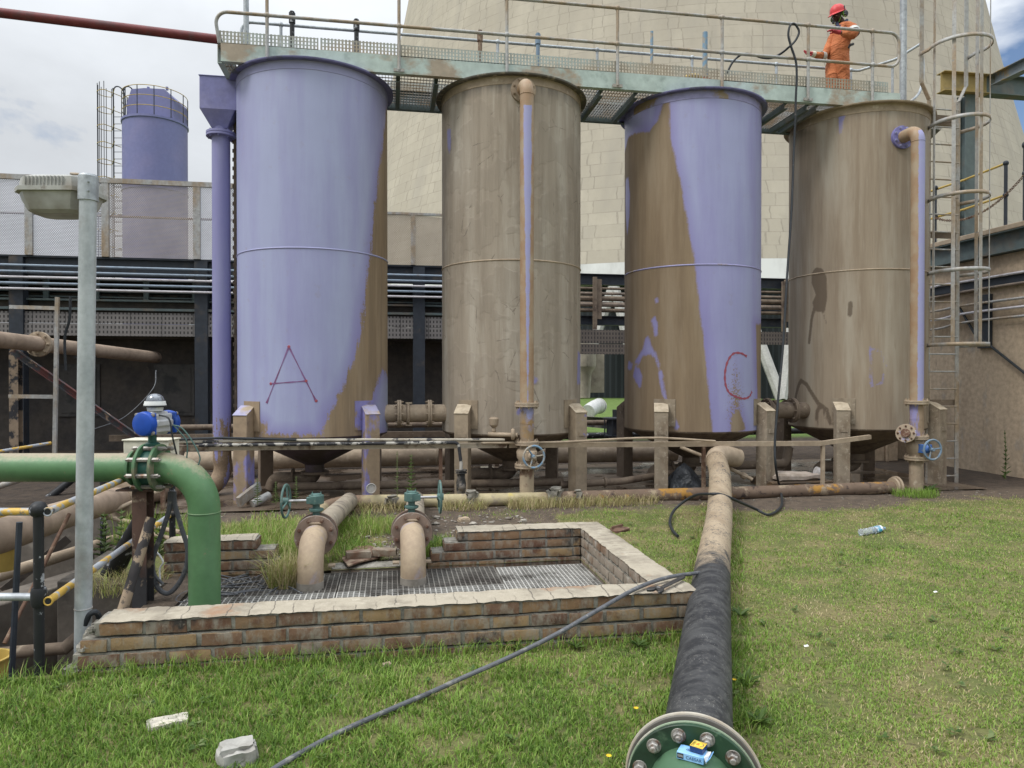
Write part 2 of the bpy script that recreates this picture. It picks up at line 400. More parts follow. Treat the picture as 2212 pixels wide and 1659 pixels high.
def mat_mudwater():
    t = NT('wet_mud_water'); n = t.noise(1.6, 6, .6); w = t.rng(n, .44, .56)
    col = t.mix(w, (.12, .088, .062), (.060, .044, .032))
    t.bump(t.noise(24, 6, .7), .12, .008)
    return t.done(col, t.rng(w, 0, 1, .55, .07), 0, .5)
mb = MB()   # shallow dirty water between the kerb pipe and the back of the tanks
xs = [-3.2 + i * .4 for i in range(30)]; ys = [8.85 + i * .3 for i in range(13)]
mb.add([(x, y, .016 + (.02 if j == len(ys) - 1 else 0)) for j, y in enumerate(ys) for x in xs],
       [(j * 30 + i, j * 30 + i + 1, (j + 1) * 30 + i + 1, (j + 1) * 30 + i) for j in range(12) for i in range(29)])
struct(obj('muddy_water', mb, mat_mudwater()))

# pit: floor and lining
mb = MB(); mb.bb((-9, 4.0, -1.65), (-1.6, 9.1, -1.55)); mb.bb((-1.65, 4.3, -1.06), (1.8, 6.2, -1.0))
struct(obj('pit_floor', mb, M['dirt_dark']))
# stepped concrete lining of the pit
rw = thing('retaining_wall', 'soiled and shade-darkened concrete wall lining the deep pit behind the yellow and grey rails', 'retaining wall', (-1.7, 5.9, -1.5))
mb = MB()
mb.bb((-2.4, 5.9, -1.55), (-1.6, 6.1, -.006)); mb.bb((-2.6, 6.1, -1.55), (-2.4, 9.0, -.004))
mb.bb((-9, 9.0, -1.55), (-2.4, 9.2, -.002)); mb.bb((-1.72, 4.19, -1.55), (-1.60, 5.9, -.06)); mb.bb((-9, 4.02, -1.55), (-1.72, 4.165, -.03))
mb.bb((-1.62, 4.20, -1.05), (-1.505, 6.08, -.045)); mb.bb((1.645, 4.25, -1.05), (1.8, 6.2, -.03)); mb.bb((-1.5, 6.055, -1.05), (1.64, 6.2, -.035)); mb.bb((-1.5, 4.2, -1.05), (1.64, 4.345, -.03))
obj('lining', mb, M['lining'], rw, bevel=.01)
mb = MB(); a = PZ(-160, 1345, -.22); b = PZ(330, 1196, -.22)
mb.bar(a + Vector((0, .2, -.66)), b + Vector((0, .2, -.66)), .35, 1.3); obj('inner_wall', mb, M['lining'], rw, bevel=.015)

# ------------------------------------------------------------------ cooling tower
TB = math.radians(12.2) + YAW; TD = 100.0
TC = Vector((math.sin(TB) * TD, math.cos(TB) * TD, 0))
def tr(z): return 29.5 * math.sqrt(1 + ((z - 92) / 78.0) ** 2) + 1.4
def mat_tower():
    t = NT('cast_concrete_lifts'); x, y, z = t.xyz(t.tc())
    ang = t.math('ARCTAN2', y, x)
    zz = t.math('MULTIPLY', z, 1 / 1.06); row = t.math('FLOOR', zz); fz = t.math('FRACT', zz)
    wnz = t.n('ShaderNodeTexWhiteNoise', noise_dimensions='1D'); t.l(row, wnz.inputs['W'])
    wob = t.math('MULTIPLY', t.math('SUBTRACT', t.noise(.45, 3), .5), .25)
    u = t.math('ADD', t.math('MULTIPLY', ang, 37 / 3.05), t.math('ADD', t.math('MULTIPLY', wnz.outputs['Value'], .28), wob))
    fu = t.math('FRACT', u)
    v1 = t.math('LESS_THAN', t.math('ABSOLUTE', t.math('SUBTRACT', fu, .5)), .020)
    v2 = t.math('LESS_THAN', t.math('ABSOLUTE', t.math('SUBTRACT', fu, .80)), .014)
    h = t.math('LESS_THAN', fz, .055)
    line = t.math('MAXIMUM', t.math('MAXIMUM', v1, v2), h)
    line = t.math('MULTIPLY', line, t.rng(t.noise(.9, 5, .7), .36, .62, .10, .85))
    cell = t.n('ShaderNodeTexWhiteNoise', noise_dimensions='2D'); cv = t.n('ShaderNodeCombineXYZ')
    t.l(t.math('FLOOR', t.math('ADD', u, t.math('MULTIPLY', t.math('GREATER_THAN', fu, .8), .5))), cv.inputs[0]); t.l(row, cv.inputs[1]); t.l(cv.outputs[0], cell.inputs['Vector'])
    col = t.mix(cell.outputs['Value'], (.405, .362, .298), (.455, .408, .335))
    n = t.noise(.25, 8, .65, t.vec((1, 1, .35)))
    col = t.mix(t.rng(n, .42, .68), col, (.375, .335, .275))
    col = t.mix(t.rng(t.noise(1.3, 8, .7), .5, .75, 0, .5), col, (.34, .305, .25))
    col = t.mix(t.math('MULTIPLY', t.rng(t.noise(1.0, 7, .6, t.vec((.5, .5, .03))), .50, .68), .45), col, (.33, .30, .26))
    col = t.mix(line, col, (.27, .24, .20))
    rb = t.rng(z, 10.6, 10.65)
    col = t.mix(rb, t.mix(t.rng(t.noise(.6, 7, .6, t.vec((1, 1, .3))), .45, .7), (.60, .60, .585), (.46, .455, .44)), col)
    return t.done(col, .95, 0, .15)
tower = thing('cooling_tower', 'huge concrete cooling tower with block patterned shell rising behind the walkway', 'cooling tower', TC)
zs = [8.9 + 2.0 * i for i in range(56)]
mb = MB(); mb.lathe([(tr(z), z) for z in zs] + [(tr(zs[-1]) - .6, zs[-1])] + [(tr(z) - .9, z) for z in (60, 20, 8.9)] + [(tr(8.9), 8.9)], TC, (0, 0, 1), 180, caps=False)
obj('shell', mb, mat_tower(), tower)
pcm = wmat('pale_concrete_columns', (.38, .37, .35), [((.27, .26, .24), 1, .5, .7)], .9)
for k in range(60):
    a = 2 * PI * k / 60
    if math.cos(a - math.atan2(-TC.y, -TC.x)) < .72: continue
    for dlt in (-.5, .5):
        b = a + dlt * 2 * PI / 60; mb = MB()
        mb.tube([TC + Vector((math.cos(a) * 47.2, math.sin(a) * 47.2, 0)), TC + Vector((math.cos(b) * (tr(9) - .45), math.sin(b) * (tr(9) - .45), 9.0))], .40, 8)
        obj('raking_column', mb, pcm, tower)
mb = MB(); mb.lathe([(43.5, 0), (43.5, 9.6), (42.5, 9.6)], TC, (0, 0, 1), 120, caps=False)  # dark cylinder: inlet mesh with the shaded tower interior put into its colour
t = NT('dark_inlet_shade'); fr = t.math('FRACT', t.math('MULTIPLY', t.math('ARCTAN2', t.xyz(t.tc())[1], t.xyz(t.tc())[0]), 95))
obj('inlet_shade_screen', mb, t.done(t.mix(t.math('LESS_THAN', fr, .35), (.016, .02, .022), (.03, .036, .04)), .9), tower)

# ------------------------------------------------------------------ silo far behind
sx, sy = PD(338, 816, 28).x, PD(338, 816, 28).y
silo = thing('storage_silo', 'distant lilac silo with sloped top housing and yellow hooped ladder cage', 'silo', (sx, sy, 0))
mb = MB(); mb.lathe([(1.16, 3.0), (1.16, 8.78), (1.19, 8.8), (1.19, 8.86), (1.16, 8.88), (1.16, 11.45), (1.2, 11.47), (1.2, 11.55), (.2, 11.75)], (sx, sy, 0), (0, 0, 1), 48)
obj('body', mb, M['lilac_far'], silo)
mb = MB(); mb.prism([(-.75, 11.55), (1.0, 11.55), (1.0, 12.35), (.65, 12.7), (-.1, 12.74), (-.62, 12.7), (-.82, 12.1)], (sx, sy, 0), _rt, (0, 0, 1), 1.2)
for q in (-.1, .62): mb.box((sx + _rt.x * q, sy + _rt.y * q - .5, 12.76), (.08, .08, .12))
obj('filter_housing', mb, M['lilac_far'], silo)
for q in range(8): 
    a = -PI / 2 + (q - 3.5) * .52; mb = MB()
    mb.tube([(sx + 1.16 * math.cos(a), sy + 1.16 * math.sin(a), 11.5), (sx + 1.16 * math.cos(a), sy + 1.16 * math.sin(a), 12.65)], .018, 6)
    obj('guard_post', mb, M['darksteel'], silo)
for zz in (11.9, 12.28, 12.65): mb = MB(); mb.tube([(sx + 1.16 * math.cos(-PI / 2 + (q - 10) * .19), sy + 1.16 * math.sin(-PI / 2 + (q - 10) * .19), zz) for q in range(21)], .014, 6); obj('guard_rail', mb, M['yellow'], silo)
lx = Vector((sx, sy, 0)) - _rt * 1.25 - Vector((0, .5, 0)); mb = MB(); 
for q in (-.2, .2): mb = MB(); mb.tube(bez([lx + _rt * q + Vector((0, 0, 3)), lx + _rt * q + Vector((0, 0, 11.8)), lx + _rt * q + Vector((0, 0, 12.7)), lx + _rt * (q + .16) + Vector((0, .2, 12.9)), lx + _rt * (q + .3) + Vector((0, .4, 12.6)), lx + _rt * (q + .3) + Vector((0, .4, 11.6))], 5), .025, 6); obj('ladder_stile', mb, M['darksteel'], silo)
for q in range(22): mr = MB(); mr.tube([lx - _rt * .2 + Vector((0, 0, 6.0 + .27 * q)), lx + _rt * .2 + Vector((0, 0, 6.0 + .27 * q))], .012, 5); obj('ladder_rung', mr, M['darksteel'], silo)
cc = lx - _rt * .42
for q in range(7):
    a = PI * (.5 + q / 6); mb = MB(); mb.tube([cc + _rt * .38 * math.cos(a) + Vector((0, -.38 * math.sin(a), 3.2)), cc + _rt * .38 * math.cos(a) + Vector((0, -.38 * math.sin(a), 12.9))], .014, 5); obj('cage_strap', mb, M['darksteel'], silo)
for zz in [4.66 + .66 * k for k in range(13)]:
    mh = MB(); mh.tube([cc + _rt * .4 + Vector((0, .3, zz))] + [cc + _rt * .39 * math.cos(PI * (.5 + q / 8)) + Vector((0, -.39 * math.sin(PI * (.5 + q / 8)) , zz)) for q in range(9)] + [cc + _rt * .4 + Vector((0, -.38, zz))], .014, 5)
    obj('cage_hoop', mh, M['yellow'], silo)

# ------------------------------------------------------------------ screened pipe bridge and building behind the tanks
YB = 16.0
def mat_mesh(name, col, cell=(.055, .03), open_=.42):
    t = NT(name); v = t.tc(); x, y, z = t.xyz(v)
    r = t.math('FLOOR', t.math('MULTIPLY', z, 1 / cell[1])); off = t.math('MULTIPLY', t.math('MODULO', r, 2.0), .5)
    fx = t.math('SUBTRACT', t.math('FRACT', t.math('ADD', t.math('MULTIPLY', x, 1 / cell[0]), off)), .5)
    fz = t.math('SUBTRACT', t.math('FRACT', t.math('MULTIPLY', z, 1 / cell[1])), .5)
    d = t.math('ADD', t.math('MULTIPLY', fx, fx), t.math('MULTIPLY', fz, fz))
    hole = t.math('LESS_THAN', d, open_ * open_)
    tr_ = t.n('ShaderNodeBsdfTransparent'); mx = t.n('ShaderNodeMixShader')
    t.done(var(t, col, .15, 2), .5, .3); t.l(hole, mx.inputs[0]); t.l(t.b.outputs[0], mx.inputs[1]); t.l(tr_.outputs[0], mx.inputs[2]); t.l(mx.outputs[0], t.out.inputs[0])
    return t.m
br = thing('pipe_bridge', 'long dark steel pipe bridge with perforated screens on top, behind the tanks', 'pipe bridge', (0, YB, 0))
XL, XR = -16.0, PY(955, 600, YB).x + 1.2
mb = MB(); mb.bb((XL, YB, 3.72), (XR, YB + .25, 4.06)); mb.bb((XL, YB - .08, 4.062), (XR, YB + .3, 4.10)); obj('main_beam', mb, M['darksteel'], br)
mb = MB(); mb.bb((XL, YB + .05, 3.2), (XR, YB + .3, 3.24)); mb.bb((XL, YB - .06, 3.00), (XR, YB + .16, 3.05)); obj('lower_beam', mb, M['teal_dark'], br)
cols_px = [-420, 40, 437, 566, 905]
for px in cols_px:
    x = PY(px, 800, YB).x; mb = MB(); mb.bb((x - .13, YB - .09, 0), (x + .13, YB - .1 + .24, 4.06)); obj('column', mb, M['darksteel'], br)
mb = MB(); xx = XL
while xx < XR: mb.bb((xx, YB + .3, 3.1), (xx + .10, YB + .36, 3.72)); xx += .98
for zz in (3.18, 3.3, 3.42, 3.54, 3.66): mb.bb((XL, YB + .37, zz), (XR, YB + .8, zz + .03))
obj('cable_tray', mb, M['teal_dark'], br)
mb = MB(); mb.bb((XL, YB + .85, 3.05), (XR, YB + .88, 3.74)); obj('added_back_panel', mb, M['concrete_dark'], br)  # dark panel added to close the bright sky slot behind the trays
mb = MB()
for k in range(26):
    zz = 3.15 + .5 * rnd.random(); yy = YB + .42 + .35 * rnd.random(); mb.tube([(XL + i * 1.0, yy, zz + .03 * rnd.random()) for i in range(int((XR - XL)))], .018, 6)
obj('cable_bundle', mb, wmat('dusty_cables', (.10, .085, .075), [((.04, .04, .045), 5, .5, .6)], .8), br)
for k, zz in enumerate((3.86, 3.735, 3.62, 3.50, 3.385)):
    mb = MB(); mb.tube([(XL, YB - .17, zz + .04), (-4, YB - .17, zz + .01), (XR, YB - .17, zz)], .024, 8)
    obj('conduit', mb, [M['condblue'], M['condblue'], M['pvc'], M['condblue'], M['pvc']][k], br)
# screens
zt = 5.62; xa = PY(455, 500, YB).x
pan = [XL, PY(-330, 500, YB).x, PY(68, 500, YB).x, PY(232, 500, YB).x, PY(428, 500, YB).x, PY(620, 500, YB).x]
scr = mat_mesh('perforated_screen', (.40, .40, .44), (.04, .026), .315); scr3 = mat_mesh('brown_tinted_perforated_screen', (.35, .31, .29), (.04, .026), .31)
for i in range(5):
    mb = MB(); a, b = pan[i] + .07, pan[i + 1] - .07; mb.add([(a, YB - .1, 4.10), (b, YB - .1, 4.10), (b, YB - .1, zt), (a, YB - .1, zt)], [(0, 1, 2, 3)]); obj('screen_panel', mb, scr3 if i == 3 else scr, br, smooth=False)
mb = MB()
for p in pan[1:]: mb.bb((p - .07, YB - .13, 4.1), (p + .07, YB - .07, zt + .02))
mb.bb((XL, YB - .135, zt), (pan[-1], YB - .06, zt + .10)); obj('screen_frame', mb, M['galv_dirty'], br)
mb = MB(); mb.tube([(XL, YB + .5, 5.02), (pan[-1], YB + .5, 5.08)], .025, 6); obj('rail_behind_screen', mb, M['rust'], br)
p2 = [PY(700, 500, YB).x, PY(892, 500, YB).x, XR]; zt2 = 5.2
scr2 = mat_mesh('dusty_perforated_screen', (.33, .27, .21), (.04, .026), .30)
for i in range(2):
    mb = MB(); a, b = p2[i] + .05, p2[i + 1]; mb.add([(a, YB - .1, 4.1), (b, YB - .1, 4.1), (b, YB - .1, zt2 - .10 * i), (a, YB - .1, zt2)], [(0, 1, 2, 3)]); obj('screen_panel', mb, scr2, br, smooth=False)
mb = MB(); mb.bb((p2[1] - .05, YB - .13, 4.1), (p2[1] + .05, YB - .07, zt2)); mb.bb((p2[0], YB - .13, zt2), (XR, YB - .06, zt2 + .05)); obj('screen_frame', mb, M['galv_dirty'], br)
# shed wall beneath
bd = thing('low_building', 'low building wall coloured dark for the shade under the pipe bridge, left of the tanks', 'building', (-6, YB + 1, 0))
xb = PY(948, 800, YB + 1).x + .5
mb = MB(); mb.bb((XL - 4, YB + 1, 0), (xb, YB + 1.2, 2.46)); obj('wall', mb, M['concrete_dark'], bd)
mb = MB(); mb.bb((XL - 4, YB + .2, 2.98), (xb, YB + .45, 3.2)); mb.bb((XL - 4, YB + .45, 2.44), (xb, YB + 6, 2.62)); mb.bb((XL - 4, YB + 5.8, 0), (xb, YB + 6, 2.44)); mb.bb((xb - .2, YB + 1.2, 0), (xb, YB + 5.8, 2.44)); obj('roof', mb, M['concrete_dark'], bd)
for q in (180, 385): 
    mb = MB(); x = PY(q, 850, YB + 1).x; mb.bb((x - .5, YB + .96, .75), (x + .35, YB + .998, 1.9)); mb.bb((x - .43, YB + .945, .83), (x + .28, YB + .957, 1.83))
    obj('window', mb, wmat('grimy_window_panel', (.07, .065, .06), [((.03, .03, .03), 2, .5, .6)], .5), bd)
def mat_tray(name, col):
    t = NT(name); x, y, z = t.xyz(t.tc())
    fx = t.math('ABSOLUTE', t.math('SUBTRACT', t.math('FRACT', t.math('MULTIPLY', x, 1 / .075)), .5)); fz = t.math('ABSOLUTE', t.math('SUBTRACT', t.math('FRACT', t.math('MULTIPLY', z, 1 / .10)), .5))
    h = t.math('MULTIPLY', t.math('LESS_THAN', fx, .2), t.math('LESS_THAN', fz, .28))
    jt = t.math('LESS_THAN', t.math('FRACT', t.math('MULTIPLY', x, 1 / .62)), .02)
    c = t.mix(t.math('MAXIMUM', h, jt), var(t, col, .2, 1.5), (.035, .032, .03)); return t.done(c, .75, .1)
mb = MB(); mb.bb((XL, YB - .02, 2.73), (xb + .6, YB + .02, 2.96)); obj('cladding_strip', mb, mat_tray('perforated_galvanised_strip', (.20, .185, .175)), bd)
mb = MB(); mb.bb((XL, YB - .035, 2.47), (xb + .6, YB + .005, 2.722)); obj('cladding_strip', mb, bpy.data.materials['perforated_galvanised_strip'], bd)

# pipe rack carrying on to the right, seen between the tanks
rk = thing('pipe_rack', 'rusty dark pipe rack seen between the second and third tanks', 'pipe rack', (6, YB + .6, 0))
x0, x1 = XR + .15, 15.4; yr = YB + .6
mb = MB(); mb.ibeam((x0, yr, 3.97), (x1, yr, 3.97), .26, .2); obj('rack_beam', mb, M['darksteel'], rk)
mb = MB(); mb.ibeam((x0, yr, 2.98), (x1, yr, 2.98), .22, .2); obj('rack_beam', mb, M['darksteel'], rk)
for k, (zz, r) in enumerate(((3.74, .03), (3.62, .035), (3.5, .06), (3.36, .06), (3.22, .045))):
    mb = MB(); mb.tube([(x0, yr - .15, zz), (x1, yr - .15, zz)], r, 10); obj('rack_pipe', mb, M['conddirty'] if k % 2 else M['dustdark'], rk)
mb = MB()
for k in range(9): mb.tube([(x0, yr + .1 + .06 * k, 3.2 + .4 * rnd.random()), (x1, yr + .1 + .06 * k, 3.2 + .4 * rnd.random())], .03, 6)
obj('cable_bundle', mb, M['darksteel'], rk)
for px in (1288, 1690):
    x = PY(px, 700, yr).x; mb = MB(); mb.bb((x - .13, yr - .26, 3.0), (x + .06, yr - .235, 3.95)); mb.bb((x - .15, yr - .28, 2.75), (x - .06, yr - .2, 4.0)); obj('bracket', mb, M['dustdark'], rk)
for px in (1180, 1500, 1930):
    x = PY(px, 700, yr).x; mb = MB(); mb.bb((x - .12, yr + .02, 0), (x + .12, yr + .26, 3.84)); obj('column', mb, M['darksteel'], rk)
tm = mat_tray('perforated_brown_strip', (.12, .10, .085))
mb = MB(); mb.bb((x0, yr - .3, 2.42), (x1, yr - .26, 2.74)); obj('cladding_strip', mb, tm, rk)
mb = MB(); mb.bb((x0, yr - .31, 2.16), (PY(1345, 740, yr).x + 2, yr - .27, 2.40)); obj('cladding_strip', mb, tm, rk)

# ------------------------------------------------------------------ concrete wall at the right
rwl = thing('concrete_wall', 'tall stained concrete wall with steel beam along its top at the right', 'wall', (9.9, 10.5, 0))
mb = MB(); mb.bb((9.9, 7.0, 0), (10.3, 13.0, 3.62)); obj('wall_body', mb, M['concrete'], rwl)
mb = MB(); mb.channel((9.885, 6.5, 3.80), (9.885, 16.5, 3.80), .34, .12, .012, -1); mb.bb((9.9, 6.5, 3.63), (10.3, 16.5, 3.97)); obj('top_beam', mb, M['teal_dark'], rwl)
mb = MB(); mb.bb((9.75, 6.5, 3.975), (10.5, 16.5, 4.06)); obj('coping', mb, M['dust'], rwl, bevel=.01)
for k, (zz, mt) in enumerate(((3.27, 'pvc'), (3.10, 'conddirty'), (2.86, 'galv_dirty'), (2.72, 'pvc'), (2.57, 'galv_dirty'))):
    mb = MB(); mb.tube(bez([(9.82, 7.0, zz), (9.82, 10.6, zz), (9.83, 11.5, zz - .02 * k), (9.7, 12.6, zz - .08), (9.75, 13.2, zz - .1)], 5), .022, 8); obj('conduit', mb, M[mt], rwl)
mb = MB(); mb.channel((9.86, 7.0, 3.19), (9.86, 12.9, 3.19), .16, .05, .006, -1); obj('cable_channel', mb, M['darksteel'], rwl)
mb = MB(); mb.bb((9.84, 10.35, 2.1), (9.898, 10.6, 3.0)); obj('wall_bracket', mb, M['darksteel'], rwl)
# sloping cable on the wall
mb = MB(); mb.tube([PX(2070, 660, 9.84), PX(2105, 720, 9.84), PX(2225, 815, 9.84)], .022, 8); tag(obj('sloping_cable', mb, M['rubber'], None), 'thick dark cable sloping down across the concrete wall at the right', 'cable')
# stub wall end beneath the fourth tank
pl = thing('concrete_plinth', 'squat concrete pier behind the foot of the caged ladder', 'plinth', (9.3, 12.6, 0))
mb = MB(); mb.bb((8.95, 12.2, 0), (9.6, 13.2, 1.25)); mb.tube([(9.33, 12.15, 0), (9.33, 12.15, 1.2)], .035, 8); obj('pier', mb, M['concrete'], pl, bevel=.015)
# rails, post and chain standing on the wall
gr = thing('wall_guardrail', 'dark posts with thin yellow rails and a hanging chain on top of the concrete wall', 'guardrail', (9.95, 10.5, 4.06))
pp = [PX(2020, 500, 9.95).y, PX(2172, 500, 9.95).y]
for yv in pp + [14.2]:
    mb = MB(); mb.tube([(9.95, yv, 4.06), (9.95, yv, 5.12)], .027, 10); mb.ball((9.95, yv, 5.12), .045, 10); mb.ball((9.95, yv, 4.6), .045, 10); obj('post', mb, M['darksteel'], gr)
yt = PX(2212, 450, 9.95).y - .03
mb = MB(); mb.tube([(9.95, yt, 4.06), (9.95, yt, 5.3)], .04, 10); mb.ball((9.95, yt, 5.3), .06, 10); mb.ball((9.95, yt, 4.85), .055, 10); obj('post', mb, M['darksteel'], gr)
for zz in (5.12, 4.6):
    mb = MB(); mb.tube([(9.95, pp[1], zz), (10.0, pp[1] + .9, zz - .02), (10.0, 14.2, zz)], .02, 8); obj('rail', mb, M['yellow'], gr)
mb = MB(); a, b = Vector((9.9, pp[0], 4.58)), Vector((9.92, yt, 4.82)); n = 70
for i in range(n):
    t_ = (i + .5) / n; p = a.lerp(b, t_) - Vector((0, 0, .62 * 4 * t_ * (1 - t_) * .5)); q = a.lerp(b, t_ + .01) - Vector((0, 0, .62 * 4 * (t_ + .01) * (.99 - t_) * .5))
    dv = (q - p).normalized(); mb.torus(p, dv.cross(Vector((1, 0, 0)) if i % 2 else Vector((0, 0, 1))), .02, .006, 8, 5)
obj('chain', mb, M['rust'], gr)
# steel frame column and beams above the wall
sf = thing('steel_frame', 'steel column with yellow and grey beam and brace above the concrete wall', 'steel frame', (9.98, PX(2086, 400, 10.1).y, 4.06))
cy = PX(2086, 400, 10.1).y
mb = MB(); mb.ibeam((10.1, cy, 4.06), (10.1, cy, 6.62), .2, .2, .014, up=(0, 1, 0)); obj('column', mb, M['teal_dark'], sf)
ba, bb_ = PY(2032, 188, cy - .1), PY(2300, 213, cy - .1); ba.z = 6.78; bb_.z = 6.78
bm_ = ba.lerp(bb_, .36); mb = MB(); mb.ibeam(ba, bm_, .34, .2); obj('beam', mb, wmat('faded_yellow_beam', (.33, .245, .095), [((.20, .165, .10), 2, .5, .65)], .6), sf); mb = MB(); mb.ibeam(bm_, bb_, .34, .2); obj('beam', mb, M['teal_dark'], sf)
mb = MB(); mb.ibeam(PY(2150, 172, cy - .2), PY(2330, 85, cy - 2.2), .2, .16); obj('brace', mb, M['yelbeam'], sf)
# things seen far off between the tanks
mb = MB(); a = PZ(1246, 905, .9); mb.channel(PD(1240, 908, 21), PD(1360, 918, 19), .3, .08, .01, 1); 
for q in (1262, 1330): p = PD(q, 930, 20); mb.box((p.x, p.y + .1, .35), (.1, .1, .7))
tag(obj('crash_barrier', mb, wmat('dark_barrier', (.06, .06, .065), [((.16, .14, .12), 2, .5, .6)], .7)), 'dark low crash barrier on the far grass between second and third tanks', 'barrier')
wp = thing('waste_pipe', 'white elbow pipe lying on the far grass between second and third tanks', 'pipe', PD(1290, 880, 26))
mb = MB(); p0 = PD(1270, 890, 25.2); mb.tube(bez([p0, PD(1284, 880, 25.8), PD(1296, 876, 27)], 6), .26, 20); mb.torus(PD(1294, 877, 26.7), (PD(1296, 876, 27) - PD(1284, 880, 25.8)), .27, .03, 20, 6); obj('pipe_body', mb, wmat('dull_white_pipe', (.48, .48, .47), [((.33, .32, .30), 2, .5, .65)], .6), wp)
tk = thing('concrete_hopper', 'cream concrete block and round hopper far behind, between second and third tanks', 'hopper', PD(1270, 830, 20))
p = PD(1283, 796, 20); mb = MB(); mb.box((p.x, p.y, p.z), (.45, .5, 1.35)); obj('block', mb, wmat('cream_concrete', (.40, .36, .28), [((.25, .22, .18), 2, .5, .7)], .9), tk)
p = PD(1262, 790, 19.5); mb = MB(); mb.lathe([(.02, -.9), (.16, -.88), (.20, -.2), (.30, -.05), (.32, .0), (.32, .6)], p, (0, 0, 1), 24); obj('hopper', mb, wmat('hopper_concrete', (.45, .41, .33), [((.14, .14, .14), 4, .55, .62, (1, 1, .2))], .9), tk)
# ------------------------------------------------------------------ the four tanks
TY, TX0, TDX = 10.18, -1.05, 2.77
TANKC = [Vector((TX0 + TDX * i, TY, 0)) for i in range(4)]
ZB, ZT = .85, 5.57
def cyl(c, px, py, R=1.0):     # where a sight line meets the tank: (angle from the -Y side, height)
    d = ray(px, py); ox, oy = CP.x - c.x, CP.y - c.y
    a = d.x * d.x + d.y * d.y; b = 2 * (ox * d.x + oy * d.y); k = ox * ox + oy * oy - R * R; D = b * b - 4 * a * k
    t = (-b - math.sqrt(D)) / (2 * a) if D > 0 else -b / (2 * a)
    x, y = ox + d.x * t, oy + d.y * t; th = math.atan2(x, -y)
    if D <= 0: th += math.copysign(.4, th - math.atan2(ox, -oy))
    return th, CP.z + d.z * t
def sdf(P, poly):              # signed distance, positive inside
    x, y = P[:, 0], P[:, 1]; n = len(poly); best = np.full(len(P), 1e9); ins = np.zeros(len(P), bool)
    for i in range(n):
        ax, ay = poly[i]; bx, by = poly[(i + 1) % n]; ex, ey = bx - ax, by - ay; L = ex * ex + ey * ey + 1e-12
        t = np.clip(((x - ax) * ex + (y - ay) * ey) / L, 0, 1); best = np.minimum(best, (x - ax - t * ex) ** 2 + (y - ay - t * ey) ** 2)
        if abs(by - ay) > 1e-9:
            c = (ay > y) != (by > y); ins ^= c & (x < ex * (y - ay) / ey + ax)
    d = np.sqrt(best); return np.where(ins, d, -d)
def sdline(P, pts, r):
    x, y = P[:, 0], P[:, 1]; best = np.full(len(P), 1e9)
    for i in range(len(pts) - 1):
        ax, ay = pts[i]; bx, by = pts[i + 1]; ex, ey = bx - ax, by - ay; L = ex * ex + ey * ey + 1e-12
        t = np.clip(((x - ax) * ex + (y - ay) * ey) / L, 0, 1); best = np.minimum(best, (x - ax - t * ex) ** 2 + (y - ay - t * ey) ** 2)
    return r - np.sqrt(best)
def tmask(c, P, polys, lines=()):
    out = np.full(len(P), -.4)
    for p in polys: out = np.maximum(out, sdf(P, [cyl(c, *q) for q in p]))
    for p, r in lines: out = np.maximum(out, sdline(P, [cyl(c, *q) for q in p], r))
    return out
NTH, NZ = 200, 130
